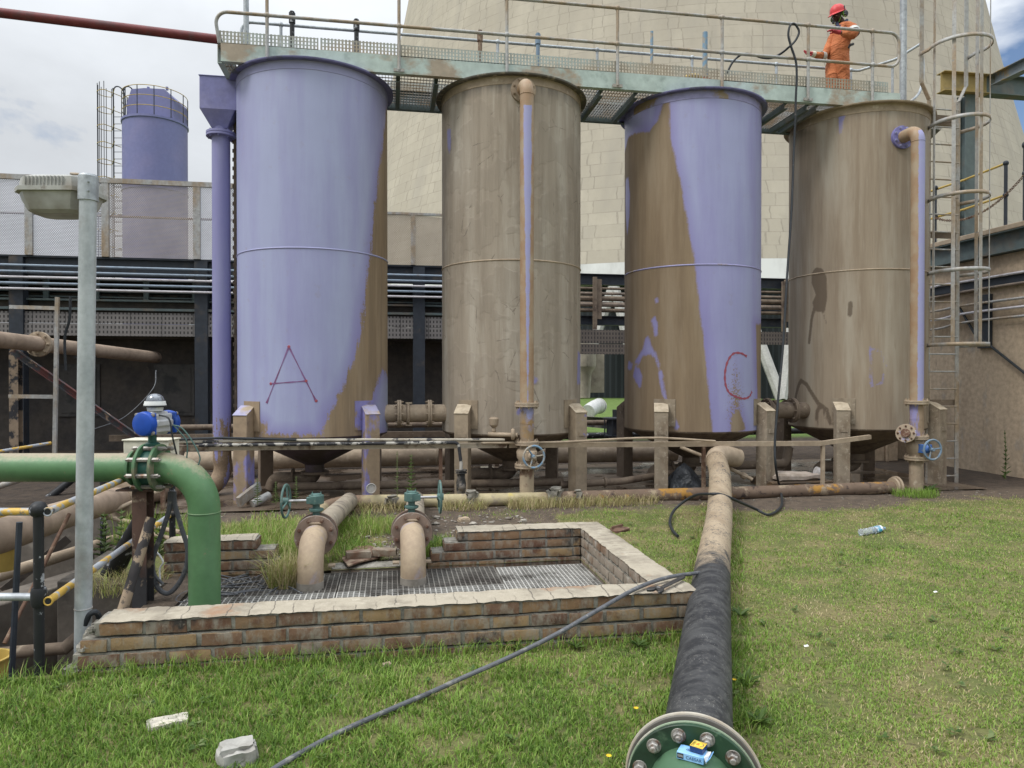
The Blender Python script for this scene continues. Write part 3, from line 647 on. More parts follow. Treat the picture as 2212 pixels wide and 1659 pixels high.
def tank_mat(name, paint, paint2, dirt, dirt2, streak, wet=None, crack=0.0, edge=.05):
    t = NT(name)
    st = t.noise(1.0, 7, .62, t.vec((9, 9, .55))); st2 = t.noise(1.0, 6, .6, t.vec((3.2, 3.2, .35), (4, 2, 1)))
    drip = t.noise(1.0, 5, .6, t.vec((22, 22, 1.6))); fine = t.noise(38, 7, .7); mid = t.noise(5.5, 7, .65)
    d = t.math('ADD', t.attr('dirt'), t.math('ADD', t.math('MULTIPLY', t.math('SUBTRACT', mid, .5), edge * 2.4), t.math('ADD', t.math('MULTIPLY', t.math('SUBTRACT', fine, .5), edge * 2.2), t.math('MULTIPLY', t.math('SUBTRACT', drip, .5), edge * 2.6))))
    m = t.rng(d, -.012, .02)
    halo = t.rng(t.attr('dirt'), -.16, 0.0)
    pc = t.mix(t.rng(st2, .40, .66), paint, paint2)
    pc = t.mix(t.math('MULTIPLY', t.rng(mid, .62, .75), .25), pc, dirt)
    pc = t.mix(t.math('MULTIPLY', halo, .55), pc, (.185, .15, .385))
    spk = t.math('MULTIPLY', t.rng(t.math('ADD', fine, t.math('MULTIPLY', t.attr('speck'), .36)), .80, .86), 1.0)
    pc = t.mix(spk, pc, (.24, .175, .10))
    dc = t.mix(t.rng(st, .40, .60), dirt, dirt2)
    dc = t.mix(t.rng(st2, .46, .64), dc, streak); dc = t.mix(t.math('MULTIPLY', t.rng(drip, .58, .70), .45), dc, streak); dc = t.mix(t.math('MULTIPLY', t.rng(drip, .40, .33), .5), dc, dirt2)
    dc = t.mix(t.math('MULTIPLY', t.rng(fine, .60, .72), .4), dc, dirt2)
    if crack:
        v = t.voro(2.6, t.vec((1, 1, .75)), 'DISTANCE_TO_EDGE'); wv = t.noise(7, 4)
        v = t.math('ADD', v, t.math('MULTIPLY', t.math('SUBTRACT', wv, .5), .06))
        v = t.math('ADD', v, t.math('MULTIPLY', t.math('SUBTRACT', t.noise(24, 3), .5), .05)); ck = t.math('MULTIPLY', t.math('LESS_THAN', t.math('ABSOLUTE', v), t.rng(t.noise(4.5, 3), .45, .65, .0, .012)), t.rng(t.noise(2.3, 4), .50, .55))
        dc = t.mix(t.math('MULTIPLY', ck, crack), dc, (.07, .055, .045))
        pt = t.rng(t.noise(2.1, 3), .50, .53)
        dc = t.mix(t.math('MULTIPLY', pt, .22), dc, (.22, .185, .145))
        t.bump(t.math('ADD', t.math('MULTIPLY', ck, -1.0), t.math('ADD', t.math('MULTIPLY', pt, .5), t.math('MULTIPLY', fine, .35))), .36, .012)
    else:
        t.bump(t.math('ADD', t.math('MULTIPLY', m, .5), t.math('MULTIPLY', fine, .25)), .25, .006)
    col = t.mix(m, pc, dc)
    if wet:
        w = t.math('ADD', t.attr('wet'), t.math('MULTIPLY', t.math('SUBTRACT', fine, .5), .03)); col = t.mix(t.math('MULTIPLY', t.rng(w, -.006, .012), .85), col, wet)
    top = t.math('MULTIPLY', t.rng(t.xyz(t.tc())[2], 5.30, 5.52), t.attr('top_dark')); top = t.math('MULTIPLY', top, t.rng(st, .3, .6))  # greyer and darker towards the top edge of the shell
    col = t.mix(top, col, (.07, .065, .06))
    return t.done(var(t, col, .05, 1.1), t.rng(m, 0, 1, .42, .85), 0, .35)
TM = [tank_mat('lilac_paint_with_brown_mud_run', (.335, .36, .525), (.285, .285, .475), (.275, .20, .125), (.21, .155, .10), (.32, .245, .165), edge=.07),
      tank_mat('cracked_dust_crust', LILAC, LILAC, (.335, .285, .225), (.27, .226, .175), (.42, .375, .31), crack=.45, edge=.04),
      tank_mat('lilac_paint_under_brown_slurry', (.32, .335, .52), (.27, .26, .47), (.24, .178, .115), (.195, .142, .092), (.275, .215, .15), edge=.022),
      tank_mat('streaked_grey_brown_dust', LILAC, LILAC, (.31, .252, .188), (.255, .20, .145), (.37, .325, .26), wet=(.115, .085, .06), edge=.03)]
DIRT = [dict(dirt=[[(834, 232), (816, 380), (803, 500), (790, 620), (776, 720), (757, 790), (736, 845), (706, 900), (688, 955), (900, 955), (900, 232)],
                   [(490, 830), (512, 850), (516, 960), (490, 960)], [(520, 930), (700, 936), (700, 960), (500, 960)], [(545, 890), (572, 915), (580, 950), (540, 950)]],
            clean=[[(812, 835), (826, 800), (838, 830), (838, 935), (806, 938), (803, 890)]]),
        dict(dirt=[[(700, 100), (1500, 100), (1500, 1000), (700, 1000)]], clean=[[(966, 282), (972, 280), (974, 300), (971, 330), (967, 318)], [(1119, 884), (1128, 880), (1127, 893), (1117, 893)], [(1154, 815), (1162, 818), (1160, 828), (1154, 830)], [(1248, 760), (1260, 780), (1260, 830), (1247, 830)]]),
        dict(dirt=[[(1300, 345), (1352, 318), (1358, 296), (1372, 287), (1404, 284), (1420, 262), (1428, 236), (1432, 214), (1446, 220), (1450, 300), (1461, 350), (1472, 400), (1486, 480), (1500, 560), (1509, 640), (1518, 720), (1527, 800), (1535, 880), (1542, 960), (1300, 960)],
                   [(1632, 700), (1680, 690), (1680, 880), (1636, 870)], [(1580, 900), (1596, 880), (1612, 930), (1578, 938)]],
            clean=[[(1352, 388), (1357, 384), (1360, 420), (1359, 470), (1355, 508), (1352, 470), (1351, 430)], [(1408, 690), (1414, 685), (1421, 700), (1420, 722), (1415, 727), (1411, 706)], [(1416, 646), (1421, 644), (1422, 652), (1418, 654)],
                   [(1394, 733), (1400, 726), (1405, 745), (1417, 762), (1425, 790), (1424, 800), (1416, 776), (1406, 764), (1390, 768), (1378, 786), (1372, 782), (1388, 756)], [(1372, 790), (1380, 796), (1386, 812), (1384, 838), (1376, 828), (1368, 812)],
                   [(1358, 780), (1366, 786), (1364, 800), (1356, 796)]],
            lines=[([(1425, 808), (1432, 840), (1438, 862), (1446, 886)], .018), ([(1440, 885), (1452, 900), (1462, 922)], .02), ([(1438, 890), (1440, 920)], .015), ([(1428, 815), (1427, 805)], .03)]),
        dict(dirt=[[(1600, 150), (2100, 150), (2100, 1000), (1600, 1000)]], clean=[[(1812, 243), (1825, 242), (1820, 262), (1816, 290), (1812, 262)]],
             lines=[([(1878, 750), (1895, 757)], .006), ([(1879, 752), (1882, 834)], .005), ([(1905, 760), (1913, 790), (1906, 826), (1886, 834)], .004)],
             wet=[[(1753, 590), (1762, 577), (1777, 580), (1786, 598), (1787, 645), (1782, 674), (1764, 674), (1754, 655), (1762, 636), (1753, 612)]],
             wlines=[([(1762, 655), (1753, 690), (1748, 740)], .028), ([(1774, 668), (1786, 700)], .012), ([(1837, 655), (1836, 680)], .035), ([(1716, 870), (1724, 835), (1730, 822), (1742, 830), (1768, 872), (1778, 880)], .035), ([(1764, 905), (1765, 888), (1774, 875), (1786, 885), (1794, 915)], .03), ([(1778, 882), (1782, 905)], .015), ([(1766, 905), (1768, 925)], .012)])]
def tank(i, label, legmat, capmat):
    c = TANKC[i]; T = thing('storage_tank', label, 'tank', c, 'row of four storage tanks')
    th = np.linspace(-PI, PI, NTH, endpoint=False); zz = np.linspace(ZB, ZT - .02, NZ)
    TH, ZZ = np.meshgrid(th, zz); P = np.stack([TH.ravel(), ZZ.ravel()], 1)
    mb = MB(); o = NTH
    mb.v = [(c.x + math.sin(a), c.y - math.cos(a), z) for a, z in P]
    mb.f = [(j * o + k, j * o + (k + 1) % o, (j + 1) * o + (k + 1) % o, (j + 1) * o + k) for j in range(NZ - 1) for k in range(o)]
    sh = obj('shell', mb, TM[i], T); d = DIRT[i]
    m = tmask(c, P, d['dirt']); cl = tmask(c, P, d.get('clean', []), d.get('lines', [])) * 1.0
    m = np.minimum(m, -cl); wv = tmask(c, P, d.get('wet', []), d.get('wlines', []))
    sp = np.zeros(len(P))
    if i == 2: sp = np.clip(1 - np.abs(P[:, 0] - cyl(c, 1590, 850)[0]) / .35, 0, 1) * np.clip((2.6 - P[:, 1]) / 1.2, 0, 1)
    if i == 0: sp = .5 * np.clip((1.6 - P[:, 1]) / .7, 0, 1) * np.clip((-.35 - P[:, 0]) / .5, 0, 1)
    for nm, arr in (('dirt', np.clip(m, -.4, .4)), ('wet', np.clip(wv, -.3, .3)), ('speck', sp), ('top_dark', np.full(len(P), (0, 1, 0, .45)[i]))):
        sh.data.attributes.new(nm, 'FLOAT', 'POINT').data.foreach_set('value', arr.astype(np.float32))
    seam = cyl(c, (c.x * _rt.x + c.y * _rt.y) / (c.y * _fw.y + c.x * _fw.x) * F + 1106, (536, 561, 572, 583)[i])[1]
    mb = MB(); mb.lathe([(1.0, seam - .012), (1.007, seam - .006), (1.009, seam), (1.007, seam + .006), (1.0, seam + .012)], c, (0, 0, 1), 120, caps=False)
    band = MB(); band.lathe([(1.0, ZT - .13), (1.006, ZT - .125), (1.006, ZT - .02)], c, (0, 0, 1), 120, caps=False)
    wm = (M['lilac'], M['dust'], wmat('lilac_seam', (.27, .26, .44), [((.25, .19, .125), 1.1, .56, .6)], .5), M['dust'])[i]
    obj('weld_seam', mb, wm, T); obj('curb_band', band, wm, T)
    mb = MB(); mb.lathe([(.99, ZT - .02), (1.078, ZT - .022), (1.085, ZT - .012), (1.085, ZT), (.9, ZT + .002)], c, (0, 0, 1), 96)
    obj('rim', mb, (wmat('lilac_rim', (.16, .155, .32), [((.10, .10, .14), 3, .5, .6)], .5), wmat('grimy_rim', (.12, .11, .095), [((.30, .26, .20), 6, .52, .62)], .8), M['lilac'], M['dust'])[i] if i != 2 else bpy.data.materials['lilac_rim'], T)
    mb = MB(); mb.lathe([(1.0, ZB), (.99, ZB - .02), (.13, .40), (.13, .30), (.17, .30), (.17, .27)], c, (0, 0, 1), 96)
    obj('hopper_cone', mb, (wmat('soiled_lilac_cone', (.10, .075, .09), [((.07, .055, .045), 3, .45, .6)], .7), M['dustdark'], M['dustdark'], M['dustdark'])[i], T)
    mb = MB(); mb.tube(fillet([c + Vector((0, 0, .33)), c + Vector((0, 0, .2)), c + Vector((-.55, .1, .2)), c + Vector((-.6, .1, .05))], .1), .09, 14); mb.disc(c + Vector((-.3, .05, .2)), (1, 0, 0), .15, .03); mb.disc(c + Vector((0, 0, .285)), (0, 0, 1), .19, .035); obj('drain_pipe', mb, M['dustdark'], T)
    for k, (ax, rot) in enumerate(((-45, -20), (45, 20), (-135, -160), (135, 160))):
        a = math.radians(ax); p = c + Vector((math.sin(a), -math.cos(a), 0)) * 1.11; ro = math.radians(rot)
        out = Vector((math.sin(ro), -math.cos(ro), 0)); w = .093
        mb = MB(); mb.prism([(-w, 0), (w, 0), (w, 1.13), (-w, 1.235)], p, out, (0, 0, 1), .186)
        leg = obj('leg', mb, legmat if k < 2 else M['dustdark'], T, bevel=.006)
        if k < 2:
            mb = MB(); side = Vector((math.cos(ro), math.sin(ro), 0)); mb.bar(p - out * (w + .004) + Vector((0, 0, 1.243)), p + out * (w + .008) + Vector((0, 0, 1.128)), .196, .008, Vector((0, 0, 1))); obj('leg_cap', mb, capmat, leg)  # added cap plate; its paler colour carries the light from above
            mb = MB(); mb.bb((-.16, -.012, .93), (.16, 0, 1.31)); rad = Vector((math.sin(a), -math.cos(a), 0)); sd_ = Vector((math.cos(a), math.sin(a), 0))
            q = MB(); 
            for dx in range(-4, 4):
                a0, a1 = a + dx * .04, a + (dx + 1) * .04
                vs = [c + Vector((math.sin(b) * R, -math.cos(b) * R, z)) for b in (a0, a1) for R in (.99, 1.012) for z in (.92, 1.30)]
                q.add(vs, [(2, 3, 7, 6), (0, 4, 5, 1), (1, 5, 7, 3), (0, 2, 6, 4), (0, 1, 3, 2), (4, 6, 7, 5)])
            obj('backing_plate', q, legmat, T)
            mb = MB(); mb.box(p + out * .099 + Vector((.01, 0, .84)), (.11, .012, .05), Matrix.Rotation(ro, 3, 'Z')); obj('lug', mb, legmat, leg)
    return T
leg_lilac = wmat('dusty_lilac_leg', (.30, .225, .15), [((.23, .215, .45), 1.5, .52, .56, (1, 1, .5)), ((.24, .175, .12), 6, .55, .7)], .7, 0, .2)
leg_dust = wmat('dust_caked_leg', (.32, .255, .18), [((.24, .19, .135), 4, .46, .64), ((.22, .20, .40), 2.4, .64, .66)], .85, 0, .5, 40)
leg_grey = wmat('mud_splashed_leg', (.29, .24, .18), [((.20, .155, .11), 5, .46, .64, (1, 1, .6)), ((.37, .32, .25), 22, .56, .66)], .9, 0, .6, 45)
tA = tank(0, 'mostly clean lilac tank with a red letter A, first tank from the left', leg_lilac, wmat('top_lit_lilac_cap', (.33, .32, .46), [((.34, .27, .19), 5, .47, .60)], .5))
tB = tank(1, 'tank wholly crusted in cracked grey dust with a lilac riser pipe in front', leg_dust, wmat('top_lit_dust_cap', (.45, .38, .28), [((.30, .24, .17), 6, .5, .65)], .9))  # cap colour lightened to paint in the overhead light
tC = tank(2, 'tank half brown slurry and half lilac with a red letter C', leg_grey, bpy.data.materials['top_lit_dust_cap'])
tD = tank(3, 'streaked grey brown tank with dark wet drips beside the caged ladder', leg_grey, bpy.data.materials['top_lit_dust_cap'])
# sprayed letters, laid on the steel
def on_tank(c, pts, R=1.003):
    out = []
    for px, py in pts: th, z = cyl(c, px, py); out.append(Vector((c.x + math.sin(th) * R, c.y - math.cos(th) * R, z)))
    return out
spray = NT('red_spray_paint'); spray = spray.done(spray.mix(spray.rng(spray.noise(30, 5), .4, .6), (.25, .05, .085), (.34, .075, .10)), .5); spray_a = NT('faded_red_spray'); spray_a = spray_a.done(spray_a.mix(spray_a.rng(spray_a.noise(5, 4), .42, .6), (.17, .06, .15), (.21, .11, .25)), .5)
def letter(T, c, strokes, w, m=None):
    mb = MB()
    for s in strokes:
        s = bez(s, 6) if len(s) > 2 else [Vector((*s[0], 0)).lerp(Vector((*s[1], 0)), k / 8) for k in range(9)]
        pts = on_tank(c, [(p[0], p[1]) for p in s]); vs = []
        for i, p in enumerate(pts):
            d = (pts[min(i + 1, len(pts) - 1)] - pts[max(i - 1, 0)]).normalized(); nrm = (p - Vector((c.x, c.y, p.z))).normalized(); sdv = d.cross(nrm)
            ww = w * (1 + .35 * math.sin(i * 1.7)) * (1.7 if i in (0, len(pts) - 1) else 1); vs += [p - sdv * ww, p + sdv * ww]
        mb.add(vs, [(2 * i, 2 * i + 1, 2 * i + 3, 2 * i + 2) for i in range(len(pts) - 1)])
    obj('sprayed_letter', mb, m or spray, T)
v3 = lambda L: [(a, b, 0) for a, b in L]
letter(tA, TANKC[0], [[(624, 749), (576, 871)], [(624, 749), (683, 867)], [(584, 829), (661, 823)]], .0075, spray_a)
mb = MB()
for q in ((624, 749), (683, 866), (661, 823), (585, 829)): p = on_tank(TANKC[0], [q], 1.0)[0]; nn = (p - Vector((TANKC[0].x, TANKC[0].y, p.z))).normalized(); mb.lathe([(.02, 0), (.015, .004)], p, nn, 12)
obj('spray_blob', mb, spray, tA)
letter(tC, TANKC[2], [v3([(1613, 770), (1600, 763), (1584, 764), (1572, 780), (1566, 805), (1567, 830), (1575, 848), (1590, 857), (1606, 861), (1618, 857), (1624, 846)])], .0135)
# overflow box and down pipe on the first tank
ox, oy = -2.27, 10.18
mb = MB(); mb.bb((ox - .22, oy - .22, 5.16), (ox + .3, oy + .22, 5.59)); mb.bb((ox - .23, oy - .23, 5.59), (ox + .3, oy + .23, 5.602))
mb.add([(ox - .22, oy - .22, 5.16), (ox + .22, oy - .22, 5.16), (ox + .22, oy + .22, 5.16), (ox - .22, oy + .22, 5.16)] + [(ox + .1 * a, oy + .1 * b, 4.95) for a, b in ((-1, -1), (1, -1), (1, 1), (-1, 1))], [(0, 1, 5, 4), (1, 2, 6, 5), (2, 3, 7, 6), (3, 0, 4, 7)])
obj('overflow_box', mb, wmat('lilac_box_paint', (.20, .20, .40), [((.26, .25, .40), 2, .5, .7)], .5), tA, bevel=.004)
mb = MB(); mb.tube([(ox, oy, 5.03), (ox, oy, 4.88)], .118, 24); mb.disc((ox, oy, 4.905), (0, 0, 1), .19, .03, 32); mb.disc((ox, oy, 4.87), (0, 0, 1), .19, .03, 32); mb.bolts((ox, oy, 4.887), (0, 0, 1), .16, 8, .014, .09)
t = NT('lilac_pipe_with_low_mud'); zz_ = t.xyz(t.tc())[2]; n_ = t.noise(1.0, 7, .65, t.vec((7, 7, 1.3))); f_ = t.noise(30, 6, .7); mm_ = t.math('ADD', t.rng(zz_, 2.4, .2, -.25, .14), t.math('ADD', t.math('SUBTRACT', n_, .5), t.math('MULTIPLY', t.math('SUBTRACT', f_, .5), .25)))
dpm = t.done(t.mix(t.rng(mm_, .0, .03), t.mix(t.rng(n_, .4, .65), (.215, .21, .41), (.24, .24, .42)), t.mix(t.rng(f_, .4, .6), (.25, .18, .115), (.19, .135, .09))), t.rng(mm_, 0, .03, .5, .85))
fl = obj('downpipe_flange', mb, dpm, tA)
mb = MB(); mb.tube(fillet([(ox, oy, 4.88), (ox, oy, .48), (ox + .05, oy + .1, .2), (ox - .3, oy - .3, .06)], .3), .118, 28); mb.torus((ox, oy, .62), (0, 0, 1), .119, .006, 28, 6); obj('downpipe', mb, dpm, tA)
mb = MB(); mb.tube([(ox + .17, oy + .05, 5.1), (ox + .17, oy + .05, .2)], .02, 8)
for k in range(38): mb.box((ox + .15, oy + .05, .5 + .12 * k), (.03, .012, .05))
obj('bracket_strip', mb, M['dustdark'], tA)

# ------------------------------------------------------------------ pipes joining the tanks
def joint(i, label, mat, z, clamp):
    a, b = TANKC[i], TANKC[i + 1]; y = TY - .15; T = thing('connecting_pipe', label, 'pipe', ((a.x + b.x) / 2, y, z), 'short pipes joining the tanks')
    x0, x1 = a.x + .96, b.x - .96; mb = MB(); mb.tube([(x0, y, z), (x1, y, z)], .125, 28); obj('pipe_body', mb, mat, T)
    for x in (x0 + .20, x1 - .23):
        mb = MB(); mb.disc((x - .015, y, z), (1, 0, 0), .19, .026, 32); mb.disc((x + .015, y, z), (1, 0, 0), .19, .026, 32); mb.bolts((x, y, z), (1, 0, 0), .162, 8, .014, .1); obj('flange', mb, mat, T)
    mb = MB(); mb.torus((x0 + .32, y, z), (1, 0, 0), .14, .022, 28, 6); mb.box((x0 + .33, y - .05, z + .15), (.09, .03, .02)); mb.box((x0 + .33, y - .05, z - .16), (.09, .03, .02)); obj('clamp', mb, mat, T)
joint(0, 'thick dusty pipe with bolted flanges between the first and second tanks', M['dust'], 1.10, 1)
joint(2, 'dark muddy flanged pipe between the third and fourth tanks', M['dustdark'], 1.10, 1)

# ------------------------------------------------------------------ riser pipes with valves
def wheel(mb, c, axis, R, r=.012, spokes=3, a0=.4):
    c = Vector(c); ax = Vector(axis).normalized(); u = ax.orthogonal().normalized(); w = ax.cross(u); mb.torus(c, ax, R, r, 32, 8)
    for k in range(spokes):
        a = a0 + 2 * PI * k / spokes; mb.tube([c - ax * r * 1.5, c + (u * math.cos(a) + w * math.sin(a)) * R], r * .75, 7)
    mb.lathe([(R * .2, -r * 2.5), (R * .22, -r * 1), (R * .16, r * 2)], c, ax, 12)
def riser(label, pc, y, px, ztop, tankc, mats, loc_wheel):
    x = PY(px, 700, y).x; T = thing('riser_pipe', label, 'pipe', (x, y, 0), 'riser pipes with hand valves'); R = .088
    th = math.atan2(x - tankc.x, -(y - tankc.y)); back = Vector((tankc.x, tankc.y, ztop)); dr = Vector((back.x - x, back.y - y, 0)).normalized()
    hit = Vector((x, y, ztop)) + dr * ((Vector((x, y, 0)) - Vector((tankc.x, tankc.y, 0))).length - .99)
    mb = MB(); mb.tube(fillet([hit, Vector((x, y, ztop)), Vector((x, y, 1.28))], .15, 12), R, 28); mb.torus((x, y, ztop - .16), (0, 0, 1), R + .001, .005, 24, 6); pipe = obj('pipe_body', mb, mats[0], T)
    mb = MB(); mb.disc(hit - dr * .03, dr, .165, .03, 36); mb.disc(hit - dr * -.005, dr, .165, .03, 36); obj('flange', mb, mats[1], T)
    bolt_parts(hit - dr * .03, dr, .135, 8, .018, .06, .39, mats[2], T)
    for z in (1.27, .78):
        mb = MB(); mb.disc((x, y, z), (0, 0, 1), .155, .024, 32); mb.disc((x, y, z - .028), (0, 0, 1), .155, .024, 32); mb.bolts((x, y, z - .014), (0, 0, 1), .13, 8, .012, .09); obj('flange', mb, mats[3], T)
    mb = MB(); mb.tube([(x, y, 1.26), (x, y, .78)], R + .002, 28); mb.torus((x, y, 1.02), (0, 0, 1), R + .003, .004, 24, 6); obj('spool', mb, mats[4], T)
    mb = MB(); mb.lathe([(R + .01, .49), (R + .014, .54), (R + .04, .58), (R + .045, .66), (R + .015, .71), (R + .01, .76)], (x, y, 0), (0, 0, 1), 28); mb.disc((x, y, .49), (0, 0, 1), .155, .024, 32); mb.disc((x, y, .46), (0, 0, 1), .155, .024, 32); mb.bolts((x, y, .475), (0, 0, 1), .13, 8, .012, .09); vb = obj('valve_body', mb, mats[5], T)
    d = Vector(loc_wheel).normalized(); c = Vector((x, y, .62)); mb = MB(); mb.tube([c, c + d * .28], .02, 10); mb.box(c + d * .15, (.13, .13, .12), d.to_track_quat('Y', 'Z').to_matrix()); mb.lathe([(.06, .18), (.06, .21), (.04, .25)], c, d, 16); obj('gearbox', mb, mats[6], vb, bevel=.012)
    mb = MB(); wheel(mb, c + d * .29, d, .135, .014); obj('handwheel', mb, mats[7], vb)
    mb = MB(); mb.tube([(x, y, .46), (x, y, -.02)], R + .004, 28); obj('foot_pipe', mb, mats[8], T)
    return T, x
rB = wmat('dusty_pipe_with_lilac_stripe', (.30, .20, .12), [(DUSTL, 3, .55, .7)], .7)
def stripe(name, off, w, zt0, zt1):
    t = NT(name); x, y, z = t.xyz(t.tc()); ang = t.math('ARCTAN2', x, t.math('MULTIPLY', y, -1.0))
    n = t.noise(9, 7, .65); wid = t.rng(z, zt0, zt1, .02, w)
    dd = t.math('SUBTRACT', t.math('ABSOLUTE', t.math('SUBTRACT', ang, off)), t.math('ADD', wid, t.math('MULTIPLY', t.math('SUBTRACT', n, .5), .5)))
    m = t.math('MULTIPLY', t.rng(dd, .06, -.06), t.math('LESS_THAN', z, t.math('ADD', 4.98, t.math('MULTIPLY', n, .12))))
    dust = t.mix(t.rng(t.noise(4, 6), .42, .62), (.31, .20, .115), (.36, .28, .19)); t.bump(t.noise(60, 5), .2, .004)
    return t.done(t.mix(m, dust, t.mix(t.rng(n, .4, .7), LILAC, (.29, .28, .50))), .6)
riser_tall = riser('dusty riser pipe with narrow lilac stripe and pale blue handwheel, on the crusted tank', TANKC[1], TY - 1.27, 1138, 5.36, TANKC[1],
      (stripe('lilac_striped_pipe', -.05, .62, 1.2, 4.6), M['dust'], M['dust'], M['dust'], wmat('half_lilac_spool', (.26, .20, .14), [(LILAC, 2.4, .50, .54, (1, 1, .4)), ((.30, .20, .10), 3, .55, .62)], .7), M['dust'], M['dust'], M['paleblue'], wmat('scaling_dusty_pipe', (.35, .285, .20), [((.17, .11, .075), 3.5, .52, .58), ((.23, .215, .40), 2.8, .64, .66)], .85, 0, .5)), (.12, -1, 0))
riser_r = riser('riser pipe half lilac and half dust with bright blue valve gearbox, beside the ladder', TANKC[3], 8.86, 1981, 5.06, TANKC[3],
      (stripe('half_lilac_pipe', .22, .80, .5, .6), wmat('lilac_flange', (.20, .19, .42), [(DUST, 5, .55, .7)], .6), M['lilac'], M['dust'], wmat('half_lilac_flaking_spool', (.27, .25, .46), [((.30, .22, .15), 1.2, .5, .52, (1, 1, .2)), ((.16, .05, .03), 16, .66, .69)], .6), M['dust'], M['bluevalve'], M['bluegrey'], M['dust']), (.03, -1, 0))
# small crusted drain cock beside the first riser
T = thing('drain_cock', 'small crusted drain cock and stub pipe low on the dusty tank', 'valve', PD(1085, 935, 9.1))
mb = MB(); mb.tube([PD(1055, 938, 9.1), PD(1118, 940, 9.0)], .028, 12); mb.torus(PD(1108, 938, 9.02), _rt, .05, .025, 16, 8); obj('stub_pipe', mb, M['dust'], T)
mb = MB(); mb.lathe([(.02, 0), (.03, .03), (.02, .06), (.055, .1), (.062, .18), (.045, .2)], PD(1067, 935, 9.1), (0, 0, 1), 14); obj('cock', mb, M['dust'], T)
T = thing('blank_flange', 'small lilac and brown blank flange on the side of the last riser', 'flange', PD(1953, 935, 9.85))
dv = Vector((-.75, -.6, .2)).normalized(); p = PD(1957, 936, 9.85); mb = MB(); mb.disc(p, dv, .13, .03, 28); mb.tube([p, p - dv * .3], .04, 12); obj('disc', mb, wmat('lilac_edged_dust', (.33, .26, .19), [(LILAC, 4, .58, .64)], .7), T); mb = MB(); mb.bolts(p, dv, .1, 8, .014, .06); mb.disc(p + dv * .03, dv, .06, .03, 16); obj('bolt', mb, M['boltrust'], T)

# ------------------------------------------------------------------ walkway
YF, YR = 9.42, 10.60; XA, XBk = -2.15, 7.42
wk = thing('walkway', 'pale green steel walkway with perforated kick plates running over the four tanks', 'walkway', (2.6, 10, 5.57))
mb = MB(); mb.channel((XA + .05, YF, 5.685), (XBk, YF, 5.685), .23, .07, .008, -1); obj('front_beam', mb, M['seafoam'], wk)
mb = MB(); mb.channel((XA + .05, YR, 5.66), (XBk, YR, 5.66), .28, .07, .008, 1); obj('rear_beam', mb, M['teal_dark'], wk)
mb = MB(); mb.channel((XA, YF + .06, 5.685), (XA, YR, 5.685), .23, .07, .008, 1)
obj('end_beam', mb, M['seafoam'], wk)
perf = mat_tray('perforated_kick_plate', (.34, .31, .27))
def mat_kick():
    t = NT('perforated_kick_plate_holes'); x, y, z = t.xyz(t.tc())
    fx = t.math('SUBTRACT', t.math('FRACT', t.math('MULTIPLY', x, 1 / .044)), .5); r = t.math('FLOOR', t.math('MULTIPLY', z, 1 / .046)); fz = t.math('SUBTRACT', t.math('FRACT', t.math('MULTIPLY', z, 1 / .046)), .5)
    h = t.math('MULTIPLY', t.math('LESS_THAN', t.math('ABSOLUTE', fx), .21), t.math('LESS_THAN', t.math('ABSOLUTE', fz), .36))
    c = t.mix(t.rng(t.noise(.8, 6, .6, t.vec((1, 1, 2))), .46, .60), (.36, .40, .37), (.33, .28, .21)); t.done(var(t, c, .15, 6), .6, .2)
    tr_ = t.n('ShaderNodeBsdfTransparent'); mx = t.n('ShaderNodeMixShader'); t.l(h, mx.inputs[0]); t.l(t.b.outputs[0], mx.inputs[1]); t.l(tr_.outputs[0], mx.inputs[2]); t.l(mx.outputs[0], t.out.inputs[0]); return t.m
kick = mat_kick()
cuts = [XA + .02] + [PY(p, 100, YF).x for p in (690, 862, 1095, 1334, 1556, 1745)] + [PY(1920, 100, YF).x]
for i in range(len(cuts) - 1):
    mb = MB(); dz = .006 * math.sin(i * 2.1); mb.bb((cuts[i] + .012, YF - .004, 5.795 + dz), (cuts[i + 1] - .012, YF, 5.95 + dz)); obj('kick_plate', mb, kick, wk, smooth=False)
mb = MB(); mb.bb((XA, YR, 5.805), (XBk, YR + .004, 5.95)); obj('kick_plate', mb, kick, wk, smooth=False)
mb = MB(); mb.bb((XA + .0, YF + .05, 5.80), (XA + .004, YR, 5.96)); obj('end_plate', mb, M['darksteel'], wk)
mb = MB(); nb = int((XBk - XA) / .042)
for k in range(nb): mb.bb((XA + .06 + .042 * k, YF + .02, 5.585), (XA + .066 + .042 * k, YR - .02, 5.615))
for k in range(12): mb.bb((XA + .06, YF + .05 + .095 * k, 5.60), (XBk - .05, YF + .058 + .095 * k, 5.612))
obj('deck_grating', mb, M['galv_dirty'], wk, smooth=False)
for i in range(4):
    for dx in ((1.12, 1.62) if i < 3 else (1.12,)):
        x = TANKC[i].x + dx if i < 3 else TANKC[3].x - 1.3
        mb = MB(); mb.channel((x, YF + .08, 5.535), (x, YR - .08, 5.535), .085, .05, .008, 1); obj('cross_beam', mb, M['teal_dark'], wk)
def mat_rail(): return M['galv_dirty']
zt_, zm_ = 6.66, 6.17
def rail_set(name, label, y, pxs, zs, loop_r, mat):
    T = thing(name, label, 'guardrail', (2.6, y, 5.6)); xs_ = [PY(p, 100, y).x if p > 50 else p for p in pxs]
    for x in xs_:
        mb = MB(); mb.tube([(x, y, 5.6), (x, y, zs[0])], .0215, 12)
        for z in zs: mb.ball((x, y, z), .038, 12)
        mb.bb((x - .07, y - .01, 5.58), (x + .07, y + .012, 5.62)); obj('post', mb, mat, T)
    return T, xs_
T, xs_ = rail_set('guardrail', 'front tubular guardrail of the walkway with a rounded loop at its right end', YF - .035, (577, 862, 1095, 1334, 1560, 1746, 1885), (zt_, zm_), .15, M['galv_dirty'])
